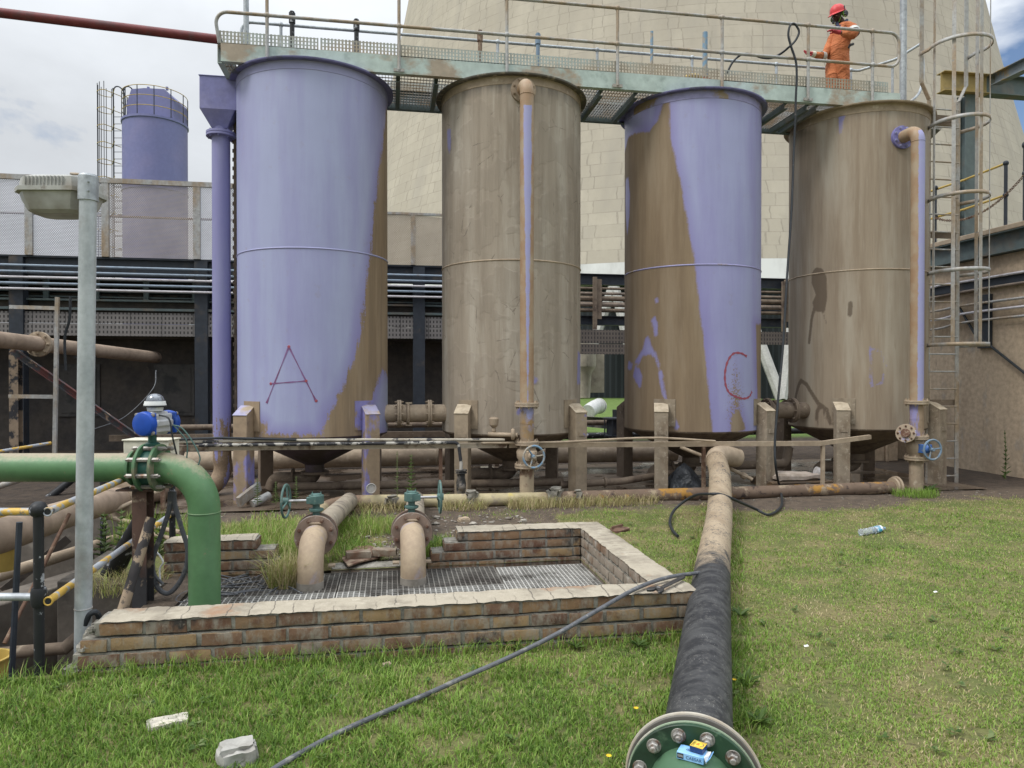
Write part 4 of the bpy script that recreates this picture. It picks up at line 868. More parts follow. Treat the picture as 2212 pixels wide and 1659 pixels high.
yy = YF - .035; xe = PY(1942, 100, yy).x; mb = MB()
pts = fillet([(XA - .35, yy, 6.9), (XA + .3, yy, zt_), (xe, yy, zt_), (xe, yy, zm_), (XA - .02, yy, zm_), (XA + .03, yy + .05, 5.8)], .14, 10); mb.tube(pts, .0215, 12); obj('rail', mb, M['galv_dirty'], T)
T, xs_ = rail_set('guardrail', 'rear tubular guardrail of the walkway seen just below the front middle rail', YR + .035, (607, 1075, 1290, 1495, 1677, 1838), (zt_, zm_), .15, M['galv'])
yy = YR + .035; mb = MB(); mb.tube(fillet([(XA + .1, yy, 5.8), (XA + .05, yy, zt_), (7.6, yy, zt_), (8.05, yy - .3, 6.75), (8.45, yy - .4, 7.0)], .14, 8), .0215, 12); mb.tube([(XA + .1, yy, zm_), (7.5, yy, zm_)], .0215, 12); obj('rail', mb, M['galv'], T)
# poles that stand on the walkway
for px, y, r, top, lab, m in ((532, YF + .25, .034, 8.6, 'thick grey pole at the left end of the walkway', 'galv'), (1951, YF + .2, .048, 8.6, 'thick grey pole at the right end of the walkway by the ladder', 'galv')):
    x = PY(px, 100, y).x; p = thing('light_pole', lab, 'pole', (x, y, 5.6)); mb = MB(); mb.tube([(x, y, 4.9 if px > 1000 else 5.6), (x, y, top)], r, 16); obj('shaft', mb, M[m], p)
    mb = MB(); mb.bb((x - .07, y - .07, 5.617), (x + .07, y + .07, 5.63)); obj('base_plate', mb, M[m], p)
for px, py, lab, m, r, y, g in ((631, 25, 'dark vent stub behind the rails, leftmost and above the lilac tank', 'black', .032, 10.2, 0), (770, 42, 'dark vent stub behind the rails, above right part of the lilac tank', 'black', .032, 10.2, 0), (1037, 66, 'brown vent stub behind the rails, above left edge of the crusted tank', 'rust', .03, 10.2, 0), (1162, 72, 'blue grey vent stub behind the rails, above the riser pipe', 'bluegrey', .028, 10.2, 0)):
    x = PY(px, py, y).x; z = PY(px, py, y).z; mb = MB(); mb.tube([(x, y, 5.575), (x, y, z)], r, 12); mb.lathe([(r + .012, -.16), (r + .012, -.02)], (x, y, z), (0, 0, 1), 12); o = obj('vent_pipe', mb, M[m], None, org=(x, y, 5.575)); tag(o, lab, 'pipe', 'pipe stubs on the tank tops')
for px, py, lab in ((1408, 68, 'thin rod with blue top and orange foot on the walkway, left of the other'), (1523, 70, 'stout rod with blue sleeve and orange foot on the walkway, right of the other')):
    y = 10.0; p0 = PY(px, py, y); T = thing('valve_rod', lab, 'rod', (p0.x, y, 5.62), 'blue and orange rods'); r = .022 if px < 1450 else .038
    mb = MB(); mb.tube([(p0.x, y, 5.62), (p0.x, y, 6.1)], r * .8, 10)
    if px > 1450: mb.bb((p0.x - .1, y - .012, 6.04), (p0.x + .1, y + .012, 6.075)); mb.lathe([(.10, 0), (.10, .06), (.05, .12)], (p0.x, y, 5.62), (0, 0, 1), 16)
    obj('foot', mb, wmat('orange_red_primer', (.42, .12, .06), [((.25, .12, .08), 9, .5, .7)], .6), T)
    mb = MB(); mb.tube([(p0.x, y, 6.08), (p0.x, y, p0.z)], r, 12); mb.torus((p0.x, y, (p0.z + 6.2) / 2), (0, 0, 1), r, .006, 14, 5); obj('sleeve', mb, M['paleblue'], T)
T = thing('valve_gearing', 'clutter of valve gear with dull yellow cap on the walkway above the third tank', 'valve', (PY(1495, 160, 9.9).x, 9.9, 5.62)); x = PY(1495, 160, 9.9).x
mb = MB(); mb.lathe([(.15, 0), (.16, .02), (.12, .06), (.03, .07)], (x, 9.9, 5.97), (0, 0, 1), 20); obj('cap', mb, M['yellow'], T)
mb = MB(); mb.box((x, 9.9, 5.70), (.25, .18, .16)); mb.lathe([(.11, 0), (.11, .1), (.07, .17), (.07, .3)], (x + .05, 9.9, 5.75), (0, 0, 1), 16); mb.tube([(x + .2, 9.7, 5.95), (x + .3, 9.6, 5.7)], .012, 6); obj('gear', mb, M['rust'], T)
x = PY(1857, 178, 10.1).x; mb = MB(); mb.tube(bez([(x, 10.1, 5.62), (x, 10.1, 6.0), (x - .06, 10.1, 6.06), (x - .1, 10.1, 6.03)], 5), .06, 12); tag(obj('vent_pipe', mb, M['black'], None, org=(x, 10.1, 5.62)), 'short black hooked vent beside the person on the walkway', 'pipe')
# red pipe arriving from the left
a, b = PD(-120, 13, 9.1), PD(478, 86, 9.9); mb = MB(); mb.tube([a + (a - b) * .6, b], .062, 20); tag(obj('red_pipe', mb, M['redpipe'], None, org=b), 'long dull red pipe slanting across the sky to the left end of the walkway', 'pipe')

# ------------------------------------------------------------------ caged ladder
YL = 9.45; xl, xr = PY(2004, 800, YL).x, PY(2067, 800, YL).x
L = thing('caged_ladder', 'grey caged ladder climbing past the fourth tank to the walkway', 'ladder', ((xl + xr) / 2, YL, 0))
lm = M['galv_dirty']; zfl = 5.75
for x, sgn in ((xl, -1), (xr, 1)):
    mb = MB(); mb.bar((x, YL, 0), (x, YL, zfl), .065, .012, (0, 1, 0)); mb.bar((x, YL, zfl), (x + sgn * .13, YL, zfl + .25), .012, .065, (0, 1, 0)); mb.bar((x + sgn * .13, YL, zfl + .25), (x + sgn * .13, YL, 7.9), .065, .012, (0, 1, 0)); obj('stile', mb, lm, L)
mb = MB()
for k in range(22):
    z = .12 + .262 * k; q = MB(); q.tube([(xl - .01, YL, z), (xr + .01, YL, z)], .012, 8); obj('rung', q, lm, L)
hz = (2.08, 3.14, 4.22, 5.30, 6.42, 7.55)
xc = (xl + xr) / 2
def hoop(z, s=1.0):
    return [(xl - .03 if s == 1 else xl - .16, YL + .02, z)] + [(xc + math.sin(a) * .37 * s, YL - .30 - math.cos(a) * .40, z) for a in np.linspace(-PI * .62, PI * .62, 21)] + [(xr + .03 if s == 1 else xr + .16, YL + .02, z)]
for z in hz:
    pts = [Vector(p) for p in hoop(z, 1.0 if z < 6 else 1.12)]; vs = []
    for i, p in enumerate(pts): vs += [p - Vector((0, 0, .027)), p + Vector((0, 0, .027))]
    q = MB(); q.add(vs, [(2 * i, 2 * i + 2, 2 * i + 3, 2 * i + 1) for i in range(len(pts) - 1)]); ho = obj('cage_hoop', q, lm, L)
    so_ = ho.modifiers.new('thick', 'SOLIDIFY'); so_.thickness = .008; so_.offset = 0
for a in (-1.75, -.95, 0.0, .95, 1.75):
    x, y = xc + math.sin(a) * .362, YL - .30 - math.cos(a) * .392; q = MB(); tn = Vector((math.cos(a), math.sin(a), 0)); q.bar((x, y, 2.08), (x, y, 7.6), .05, .007, Vector((math.sin(a), -math.cos(a), 0))); obj('cage_strap', q, lm, L)
for z in (1.22, 3.75, 5.5):
    q = MB(); q.bb((xl - .05, YL + .03, z - .05), (xr - .01, YL + .045, z + .05)); obj('bracket', q, M['dustdark'], L)
ld = thing('landing', 'small grated landing with thin rails between walkway and ladder', 'landing', (7.8, 9.9, 5.45))
mb = MB()
for k in range(16): mb.bb((7.45, 9.62 + .05 * k, 5.50), (8.5, 9.628 + .05 * k, 5.535))
mb.channel((7.45, 9.60, 5.49), (8.5, 9.60, 5.49), .12, .05, .006, 1); mb.channel((7.45, 10.45, 5.49), (8.5, 10.45, 5.49), .12, .05, .006, -1); obj('grating', mb, M['galv_dirty'], ld, smooth=False)
mb = MB(); mb.add([(7.5, 9.7, 5.42), (8.35, 9.7, 5.42), (8.35, 10.3, 5.42), (7.5, 10.3, 5.42), (7.7, 10.0, 5.0), (8.0, 10.0, 5.0)], [(0, 1, 5, 4), (1, 2, 5), (2, 3, 4, 5), (3, 0, 4), (0, 3, 2, 1)]); obj('bracket', mb, M['teal_dark'], ld)
mb = MB(); mb.tube(bez([(7.5, 9.7, 5.6), (7.9, 9.9, 5.85), (8.3, 10.1, 6.15), (8.45, 10.2, 6.6), (8.4, 10.2, 6.9)], 6), .02, 10); mb.tube([(8.05, 10.4, 5.55), (8.05, 10.4, 6.65)], .02, 10); obj('rail', mb, M['galv'], ld)
# ------------------------------------------------------------------ brick chamber
def rough_box(mb, c, d, R=None, n=(6, 2, 2), amp=.004, sc=14, rnd_=.25):
    """box with a subdivided, chipped surface"""
    c = Vector(c); nx, ny, nz = n; idx = {}; vs = []; fs = []; sd = Vector((rnd.random() * 50, rnd.random() * 50, rnd.random() * 50))
    def vid(i, j, k):
        if (i, j, k) in idx: return idx[(i, j, k)]
        p = Vector(((i / nx - .5) * d[0], (j / ny - .5) * d[1], (k / nz - .5) * d[2]))
        e = sum((i in (0, nx), j in (0, ny), k in (0, nz)))
        if e >= 2: p = p * 1.0; p -= Vector((math.copysign(1, p.x) * (i in (0, nx)), math.copysign(1, p.y) * (j in (0, ny)), math.copysign(1, p.z) * (k in (0, nz)))) * amp * (.5 + rnd_ * 4 * rnd.random())
        p += mnoise.noise_vector((p + sd) * sc) * amp
        idx[(i, j, k)] = len(vs); vs.append(c + (R @ p if R is not None else p)); return idx[(i, j, k)]
    for a in range(3):
        N = (nx, ny, nz); b, e = (a + 1) % 3, (a + 2) % 3
        for side in (0, N[a]):
            for u in range(N[b]):
                for v in range(N[e]):
                    q = []
                    for du, dv in ((0, 0), (1, 0), (1, 1), (0, 1)):
                        t = [0, 0, 0]; t[a] = side; t[b] = u + du; t[e] = v + dv; q.append(vid(*t))
                    fs.append(tuple(q) if side else tuple(reversed(q)))
    mb.add(vs, fs)
def mat_brick():
    t = NT('stock_brick'); i = t.isl(); r = t.n('ShaderNodeValToRGB'); r.color_ramp.interpolation = 'LINEAR'; cr = r.color_ramp.elements
    cr[0].position = 0; cr[0].color = (.125, .072, .05, 1); cr[1].position = 1; cr[1].color = (.27, .185, .10, 1)
    for p, c in ((.22, (.185, .112, .07, 1)), (.42, (.245, .155, .083, 1)), (.6, (.15, .09, .062, 1)), (.8, (.29, .20, .105, 1))): e = cr.new(p); e.color = c
    t.l(i, r.inputs[0]); n = t.noise(9, 7, .65); f = t.noise(55, 6, .7); s = t.noise(4, 5, .6)
    c = t.mix(t.rng(n, .5, .68), r.outputs[0], (.10, .048, .032)); c = t.mix(t.rng(s, .60, .68), c, (.045, .04, .036)); c = t.mix(t.math('MULTIPLY', t.rng(t.noise(14, 8, .7, t.vec((1, 1, .45))), .47, .62), .78), c, (.265, .24, .195))
    c = t.mix(t.math('MULTIPLY', t.rng(f, .58, .7), .5), c, (.36, .30, .22)); t.bump(t.math('ADD', f, t.math('MULTIPLY', n, .8)), .5, .006); return t.done(c, .93, 0, .2)
BR = mat_brick()
def cap_mat(name, ax):
    t = NT(name); p = t.xyz(t.tc())[ax]; n = t.noise(5, 7, .65); f = t.noise(55, 6, .7); w = t.noise(9, 4)
    c = t.mix(t.rng(n, .46, .62), (.385, .342, .268), (.27, .236, .185)); c = t.mix(t.rng(t.noise(9, 7, .7), .55, .7), c, (.45, .405, .325)); c = t.mix(t.rng(t.noise(2.3, 5), .62, .70), c, (.31, .20, .13))
    u = t.math('ADD', t.math('MULTIPLY', p, 1 / .116), t.math('MULTIPLY', t.math('SUBTRACT', w, .5), .45)); j = t.math('ABSOLUTE', t.math('SUBTRACT', t.math('FRACT', u), .5))
    jm = t.math('MULTIPLY', t.math('LESS_THAN', j, .03), t.rng(t.noise(2.7, 3), .44, .54)); c = t.mix(t.math('MULTIPLY', jm, .8), c, (.13, .115, .095)); c = t.mix(t.math('MULTIPLY', t.rng(f, .60, .72), .5), c, (.17, .15, .125))
    t.bump(t.math('ADD', t.math('MULTIPLY', f, .8), t.math('MULTIPLY', jm, -1.2)), .8, .008); return t.done(c, .95, 0, .2)
capm = cap_mat('pale_mortar_capping', 0); capm_y = cap_mat('pale_mortar_capping_side', 1)
BL, BH = .232, .083
def brick_run(mb, mm, a, b, z0, courses, thick, trims=None, phase=0.0, mort=True):
    """courses of bricks along a-b; trims = per-course (start, end) offsets"""
    a, b = Vector((*a, 0)), Vector((*b, 0)); d = (b - a); L = d.length; d.normalize(); nrm = Vector((-d.y, d.x, 0)); R = Matrix((d, nrm, Vector((0, 0, 1)))).transposed()
    for k in range(courses):
        s0, e0 = (trims[k] if trims else (0, L)); x = s0 - ((phase + .5 * k) % 1.0) * BL
        while x < e0:
            l = BL - .016 + rnd.uniform(-.007, .007); xa, xb = max(x, s0), min(x + l, e0 - .002)
            if xb - xa > .03:
                for side in (-1, 1):
                    cth = thick / 2 - .006; p = a + d * ((xa + xb) / 2) + nrm * (side * (thick / 4) + rnd.uniform(-.003, .003)) + Vector((0, 0, z0 + BH * k + .036 + rnd.uniform(-.003, .003)))
                    rough_box(mb, p, (xb - xa, cth, .067 + rnd.uniform(-.004, .003)), R, (8, 3, 3), .0035, 20, .12)
            x += BL
        if mort:
            n = max(2, int((e0 - s0) / .05)); 
            rough_box(mm, a + d * ((s0 + e0) / 2) + Vector((0, 0, z0 + BH * k + .038)), (e0 - s0 - .012, thick - .024, BH - .002), R, (n, 4, 3), .005, 14, .1)
def cap_run(mc, a, b, z, thick, s0, e0):
    a, b = Vector((*a, 0)), Vector((*b, 0)); d = (b - a).normalized(); nrm = Vector((-d.y, d.x, 0)); nx = int((e0 - s0) / .025); ny = 11; vs = []
    for i in range(nx + 1):
        for j in range(ny + 1):
            u = s0 + (e0 - s0) * i / nx; v = (j / ny - .5) * (thick + .004); p = a + d * u + nrm * v
            e = 1.0 if j in (0, ny) else 0.0
            h = z + .006 * mnoise.fractal(p * 7, 1, 2, 4) - e * (.007 + .006 * mnoise.noise(p * 22)); jit = nrm * (e * .007 * mnoise.noise(p * 15 + Vector((9, 0, 0))))
            br = abs(((u / BL) % 1.0) - .5) ; crack = -.004 if (br > .462 and mnoise.noise(Vector((math.floor(u / BL + .5) * 3.3, p.y * 1.5, 2))) > -.25) else 0
            vs.append(p + jit + Vector((0, 0, h + crack)))
    o = len(mc.v); mc.add(vs, [(i * (ny + 1) + j, (i + 1) * (ny + 1) + j, (i + 1) * (ny + 1) + j + 1, i * (ny + 1) + j + 1) for i in range(nx) for j in range(ny)])
bw = thing('brick_wall', 'low brick wall with pale mortar top around the grated chamber', 'brick wall', (.2, 4.24, 0))
Z0 = -.048; TOP = Z0 + 4 * BH + .004
mb, mm, mc = MB(), MB(), MB(); A, B = (-1.72, 4.24), (1.87, 4.24); brick_run(mb, mm, A, B, Z0, 4, .222, [(.0, 3.59), (.02, 3.59), (.07, 3.59), (.13, 3.59)], .35); cap_run(mc, A, B, TOP, .222, .17, 3.585)
for k in range(34): 
    zz_ = rnd.random(); p = Vector((-1.70 + .15 * zz_ * rnd.uniform(.6, 1.1), 4.145 + .17 * rnd.random(), Z0 + .06 + .255 * zz_)); s_ = rnd.uniform(.7, 1.2); rough_box(mm, p, (.07 * s_, .06 * s_, .05 * s_), Matrix.Rotation(rnd.random() * 3, 3, 'Z'), (3, 3, 3), .012, 20)
obj('front_bricks', mb, BR, bw, sharp=50); obj('front_mortar', mm, M['mortar'], bw); obj('front_capping', mc, capm, bw, sharp=60)
mb, mm, mc = MB(), MB(), MB(); A, B = (1.755, 4.36), (1.755, 6.16); brick_run(mb, mm, A, B, Z0, 4, .222, [(0, 1.8)] * 4, .6); cap_run(mc, A, B, TOP - .003, .222, -.03, 1.9)
obj('side_bricks', mb, wmat('grey_washed_brick', (.25, .21, .165), [((.19, .12, .075), 4, .52, .62), ((.34, .31, .26), 9, .55, .66)], .95, 0, .5, 50), bw, sharp=50); obj('side_mortar', mm, M['mortar'], bw); obj('side_capping', mc, capm_y, bw, sharp=60)
mb, mm, mc = MB(), MB(), MB(); A, B = (.30, 6.165), (1.645, 6.165); brick_run(mb, mm, A, B, Z0, 4, .222, [(0, 1.345), (.03, 1.345), (.14, 1.345), (.25, 1.345)], .1); cap_run(mc, A, B, TOP, .222, .26, 1.34)
obj('back_bricks', mb, BR, bw, sharp=50); obj('back_mortar', mm, M['mortar'], bw); obj('back_capping', mc, capm, bw, sharp=60)
b2 = thing('brick_wall', 'broken stub of brick wall with stepped end behind the tall green pipe', 'brick wall', (-1.3, 6.16, 0))
mb, mm, mc = MB(), MB(), MB(); A, B = (-1.8, 6.165), (-.9, 6.165); brick_run(mb, mm, A, B, Z0, 4, .222, [(0, .9), (0, .9), (0, .86), (0, .72)], .2); cap_run(mc, A, B, TOP, .222, .0, .70)
obj('bricks', mb, BR, b2, sharp=50); obj('mortar', mm, M['mortar'], b2); obj('capping', mc, capm, b2, sharp=60)
b3 = thing('brick_wall', 'crumbled remains of brick wall between the two brown elbow pipes', 'brick wall', (-.2, 6.16, 0))
mb, mm = MB(), MB(); A, B = (-.50, 6.17), (.28, 6.17); brick_run(mb, mm, A, B, Z0 - .02, 1, .222, [(0, .78)], .3)
for p, r in (((-.28, 6.25, .075), .1), ((-.06, 6.28, .08), -.15)): rough_box(mb, p, (.215, .11, .066), Matrix.Rotation(r, 3, 'Z'), (6, 3, 2), .005, 16)
obj('bricks', mb, wmat('dusty_brick', (.25, .205, .155), [((.17, .10, .065), 4, .5, .62), ((.42, .39, .33), 6, .56, .66)], .95, 0, .5, 50), b3, sharp=50); obj('mortar', mm, M['mortar'], b3)
# gratings
gm = wmat('worn_floor_grating', (.44, .43, .40), [((.15, .14, .125), 3.5, .5, .64), ((.44, .43, .40), 6, .55, .7)], .6, .2, .1)
gm2 = wmat('dirty_floor_grating', (.20, .19, .17), [((.10, .09, .08), 3, .45, .62)], .7, .1, .1)
def grating(x0, x1, y0, y1, pitch, label, m, z=-.012):
    o = thing('floor_grating', label, 'grating', ((x0 + x1) / 2, (y0 + y1) / 2, z), 'floor gratings of the brick chamber'); mb = MB(); n = int((x1 - x0) / pitch)
    for k in range(n + 1): x = x0 + (x1 - x0) * k / n; mb.bb((x - .0045, y0, z - .03), (x + .0045, y1, z))
    mb.bb((x0 - .005, y0 - .005, z - .031), (x1 + .005, y0, z + .001)); mb.bb((x0 - .005, y1, z - .031), (x1 + .005, y1 + .005, z + .001)); obj('bearing_bar', mb, m, o, smooth=False)
    mb = MB(); n = int((y1 - y0) / .045)
    for k in range(1, n): y = y0 + (y1 - y0) * k / n; mb.bb((x0, y - .003, z - .012), (x1, y + .003, z - .002))
    obj('cross_bar', mb, m, o, smooth=False)
grating(-1.48, -.42, 4.37, 5.46, .040, 'front left floor grating at the foot of the green pipe', gm)
grating(-.40, .86, 4.37, 5.46, .040, 'front middle floor grating in the brick chamber', gm)
grating(-1.48, -.42, 5.48, 6.03, .040, 'back left dirty floor grating strewn with wires', gm2, -.02)
grating(-.40, .86, 5.48, 6.03, .040, 'back middle floor grating pierced by the right elbow pipe', gm2, -.02)
grating(.88, 1.62, 4.37, 5.95, .034, 'fine floor grating at the right end of the brick chamber', gm)
# gravel and debris along chamber edges, loose stones
stm = wmat('grey_rubble', (.26, .235, .20), [((.15, .125, .10), 5, .5, .62), ((.40, .37, .32), 9, .58, .68)], .95, 0, .4)
mb = MB()
for k in range(420):
    x, y = (rnd.uniform(-.35, 1.5), rnd.uniform(6.45, 8.2)) if k < 300 else (rnd.uniform(-.4, .5), rnd.uniform(6.3, 6.9)); s = rnd.uniform(.008, .03) * (2.2 if rnd.random() < .06 else 1)
    rough_box(mb, (x, y, gz(x, y) + s * .2), (s * 1.6, s * 1.2, s * .6), Matrix.Rotation(rnd.random() * 6, 3, 'Z'), (2, 2, 2), s * .2, 30)
for k in range(160):
    x, y = rnd.uniform(-2.2, 9), 8.45 + rnd.random() * .35; s = rnd.uniform(.006, .018); rough_box(mb, (x, y, s * .3), (s * 1.6, s * 1.2, s), None, (2, 2, 2), s * .2, 30)
o = obj('gravel', mb, stm, None); o['kind'] = 'stuff'; o['label'] = 'scattered rubble and gravel on the bare soil behind the brick chamber'; o['category'] = 'gravel'
for px, py, s, lab, m in ((362, 1560, (.17, .09, .035), 'pale flat stone in the grass at the lower left', 'stone_pale'), (512, 1632, (.155, .12, .10), 'rough grey stone in the grass at the bottom edge', 'stone_grey'), (836, 1437, (.05, .03, .03), 'small tan stone in the grass below the brick wall', 'stone_tan'), (1002, 1125, (.13, .10, .07), 'tan stone at the stepped end of the back brick wall', 'stone_tan'), (1131, 1124, (.06, .03, .02), 'small white chip lying on the back brick wall', 'stone_pale')):
    mt = bpy.data.materials.get(m) or wmat(m, {'stone_pale': (.52, .48, .40), 'stone_grey': (.36, .35, .32), 'stone_tan': (.38, .30, .21)}[m], [((.25, .235, .21), 6, .5, .64)], .95, 0, .6, 40)
    z = .25 if py == 1124 else 0; p = PZ(px, py, z + s[2] * .18); mb = MB(); rough_box(mb, p, s, Matrix.Rotation(.35, 3, 'Z'), (9, 8, 6), s[2] * .16, 22, .25); tag(obj('stone', mb, mt, None, sharp=40, org=p), lab, 'stone')
for px, py, s, lab in ((1741, 1396, .014, 'scrap of white paper in the lawn beside the long pipe'), (2020, 1279, .014, 'tiny crumpled white wrapper in the lawn at the right')):
    p = PZ(px, py, .03); mb = MB(); mb.add([p + Vector((a * s, b * s * .6, c * s)) for a, b, c in ((-1, -1, 0), (1, -1, .2), (1.1, 1, .5), (-.8, .8, .3), (0, 0, .5))], [(0, 1, 4), (1, 2, 4), (2, 3, 4), (3, 0, 4)]); tag(obj('paper_scrap', mb, M['white'], None, org=p), lab, 'litter')

# ------------------------------------------------------------------ brown elbow pipes
def mat_elbow():
    t = NT('dusty_tan_pipe'); n = t.noise(3.2, 6); c = t.mix(t.rng(n, .42, .64), (.37, .285, .19), (.29, .215, .15)); c = t.mix(t.rng(t.noise(5, 7, .65, t.vec((1, 1, .5))), .58, .66), c, (.31, .265, .27)); c = t.mix(t.rng(t.noise(2.4, 5), .60, .68, 0, .7), c, (.36, .20, .085)); c = t.mix(t.rng(t.noise(1.0, 6, .65, t.vec((14, 14, 2))), .58, .70, 0, .5), c, (.22, .16, .11))
    c = t.mix(t.rng(t.xyz(t.tc())[2], -.02, .03), (.20, .17, .135), c); t.bump(t.noise(60, 5), .2, .003); return t.done(var(t, c, .1, 30), .75)
EL = mat_elbow(); flm = wmat('brown_flange', (.24, .175, .135), [((.17, .11, .085), 5, .5, .62), ((.34, .29, .25), 12, .6, .68)], .75, 0, .3)
def elbow_pipe(x, label, wsign):
    y, R, zh = 5.66, .1, .29; T = thing('elbow_pipe', label, 'pipe', (x, y, 0), 'elbow pipes turning down into the chamber')
    mb = MB(); mb.tube(fillet([(x, y, -.35), (x, y, zh), (x, 6.04, zh)], .24, 14), R, 32); obj('elbow', mb, EL, T)
    mb = MB(); mb.tube([(x, y, -.05), (x, y, .03)], R + .003, 32); obj('collar', mb, wmat('grey_dusty_collar', (.27, .245, .21), [((.2, .18, .15), 6, .5, .6)], .9) if wsign < 0 else bpy.data.materials['grey_dusty_collar'], T)
    for yy, r in ((6.05, .17), (6.085, .165), (6.17, .175)):
        mb = MB(); mb.disc((x, yy, zh), (0, 1, 0), r, .022, 40); obj('flange', mb, flm, T)
    mb = MB(); mb.torus((x, 6.068, zh), (0, 1, 0), .160, .011, 40, 8); obj('gasket', mb, M['chrome'], T)
    bolt_parts((x, 6.06, zh), (0, 1, 0), .138, 8, .016, .085, .39, M['boltrust'], T)
    for a_, b_ in (((x - .05, 6.02, zh + .105), (x + .05, 6.036, zh + .118)), ((x - .16, 6.0, zh - .25), (x - .105, 6.07, zh - .235)), ((x + .105, 6.0, zh - .25), (x + .16, 6.07, zh - .235))): mb = MB(); mb.bb(a_, b_); obj('bracket', mb, M['dust'], T)
    mb = MB(); mb.tube([(x, 6.08, zh), (x, 6.16, zh)], .13, 28); mb.tube([(x, 6.125, zh + .1), (x, 6.125, zh + .28)], .03, 14); mb.lathe([(.045, .19), (.06, .2), (.06, .215), (.045, .22)], (x, 6.125, zh), (0, 0, 1), 16); v = obj('valve_body', mb, M['teal'], T)
    mb = MB(); mb.lathe([(.058, 0), (.063, .005), (.063, .07), (.058, .075), (.045, .077), (.045, .083), (.03, .085)], (x, 6.125, zh + .255), (0, 0, 1), 8); mb.box((x + wsign * .045, 6.10, zh + .29), (.06, .06, .05)); mb.bolts((x, 6.125, zh + .332), (0, 0, 1), .048, 4, .008, .015); obj('gearbox', mb, M['teal'], v, bevel=.004)
    xs = x + wsign * .24; mb = MB(); mb.tube([(x, 6.09, zh + .29), (xs, 6.09, zh + .29)], .012, 10); obj('shaft', mb, M['chrome'], v)
    mb = MB(); wheel(mb, (xs, 6.09, zh + .29), (wsign, .13 if wsign < 0 else .02, 0), .135, .010); mb.tube([(xs - wsign * .02, 6.09, zh + .29), (xs + wsign * .03, 6.09, zh + .29)], .03, 12); obj('handwheel', mb, M['teal'], v)
    mb = MB(); mb.tube([(x, 6.18, zh), (x + .06, 7.2, .24), (x + .12, 8.72, .12)], R, 24); obj('tail_pipe', mb, wmat('mud_crusted_pipe', (.32, .275, .21), [((.16, .135, .11), 3.5, .5, .62), ((.42, .37, .29), 8, .6, .7)], .95, 0, .6) if wsign < 0 else bpy.data.materials['mud_crusted_pipe'], T)
elbow_pipe(-.62, 'tan elbow pipe with teal handwheel on its left, beside the dry grass clump', -1)
elbow_pipe(.17, 'tan elbow pipe with teal handwheel on its right, right of the other elbow', 1)
# rusty kerb pipe
kp = thing('kerb_pipe', 'rusty pipe with flaking yellow paint lying along the edge of the muddy pool', 'pipe', (2.5, 8.8, .07))
mb = MB(); mb.tube([(2.1, 8.82, .065), (4.5, 8.78, .07), (6.9, 8.83, .075)], .085, 24); obj('pipe_run', mb, M['rustyel'], kp)
mb = MB(); mb.tube(bez([(-.85, 8.55, .02), (-.7, 8.75, .07), (-.4, 8.86, .085), (.6, 8.82, .075), (2.1, 8.82, .065)], 8), .08, 24); obj('pipe_run', mb, wmat('cream_kerb_pipe', (.42, .36, .22), [((.19, .13, .09), .9, .5, .6), ((.55, .45, .12), 2, .62, .66), ((.30, .25, .19), 7, .55, .66)], .9, 0, .4), kp)
mb = MB(); mb.disc((6.92, 8.83, .08), (1, 0, 0), .15, .03, 28); mb.disc((6.88, 8.83, .08), (1, 0, 0), .13, .03, 28); obj('end_flange', mb, M['dust'], kp)
for k, (x, w) in enumerate(((.98, .14), (2.05, .2), (.0, .1), (2.35, .12))):
    mb = MB(); rough_box(mb, (x, 8.80, .10), (w, .18, .20 if k < 2 else .12), Matrix.Rotation(k, 3, 'Z'), (6, 6, 6), .03, 9, .4); tag(obj('rubble_lump', mb, M['mortar'], None, sharp=45, org=(x, 8.8, 0)), ('lump of grey concrete on the kerb pipe left of the riser foot', 'jagged lump of grey concrete right of the riser foot', 'low lump of concrete on the kerb left of the others', 'low crumbling lump of concrete on the kerb, rightmost one')[k], 'rubble')

# ------------------------------------------------------------------ long black pipe in front
AXP = [Vector(p) for p in ((.965, 2.17, .247), (1.01, 2.26, .247), (2.41, 5.06, .16), (3.37, 6.92, .20), (4.02, 8.25, .385), (4.22, 8.75, .50))]
lp = thing('long_pipe', 'long black pipe dusted tan at its far half, running across the lawn to the tanks', 'pipe', (2.4, 5.06, .16), None)
def mat_long():
    t = NT('black_pipe_dusted_tan'); y = t.xyz(t.tc())[1]; n = t.noise(4, 7, .65, None, .6); f = t.noise(42, 7, .75); w = t.noise(6, 8, .7, t.vec((1, .3, 1)))
    g = t.math('ADD', t.rng(y, -1.75, 1.35), t.math('MULTIPLY', t.math('SUBTRACT', n, .5), .9)); d = t.math('ADD', g, t.math('MULTIPLY', t.math('SUBTRACT', f, .5), .7))
    sw = t.noise(1.0, 5, .6, t.vec((5, 16, 16), (0, 0, 0))); blk = t.mix(t.rng(sw, .42, .62), (.022, .023, .026), (.060, .061, .062)); blk = t.mix(t.rng(t.math('ADD', f, t.math('MULTIPLY', t.math('SUBTRACT', n, .5), .6)), .54, .70, 0, .7), blk, (.13, .127, .118)); sp = t.rng(t.voro(85), .16, .10)
    blk = t.mix(t.math('MULTIPLY', sp, t.rng(t.noise(13, 4), .5, .6)), blk, (.48, .47, .44))
    tan = t.mix(t.rng(w, .42, .6), (.37, .295, .205), (.28, .215, .145)); tan = t.mix(t.rng(t.math('ADD', f, t.math('MULTIPLY', n, .5)), .80, .88), tan, (.055, .055, .058))
    t.bump(f, .25, .004); return t.done(t.mix(t.rng(d, .42, .60), blk, tan), t.rng(d, .4, .6, .6, .9), 0, .3)
LPM = mat_long(); mb = MB(); mb.tube(bez(AXP[1:], 8), .13, 40); obj('pipe_body', mb, LPM, lp)
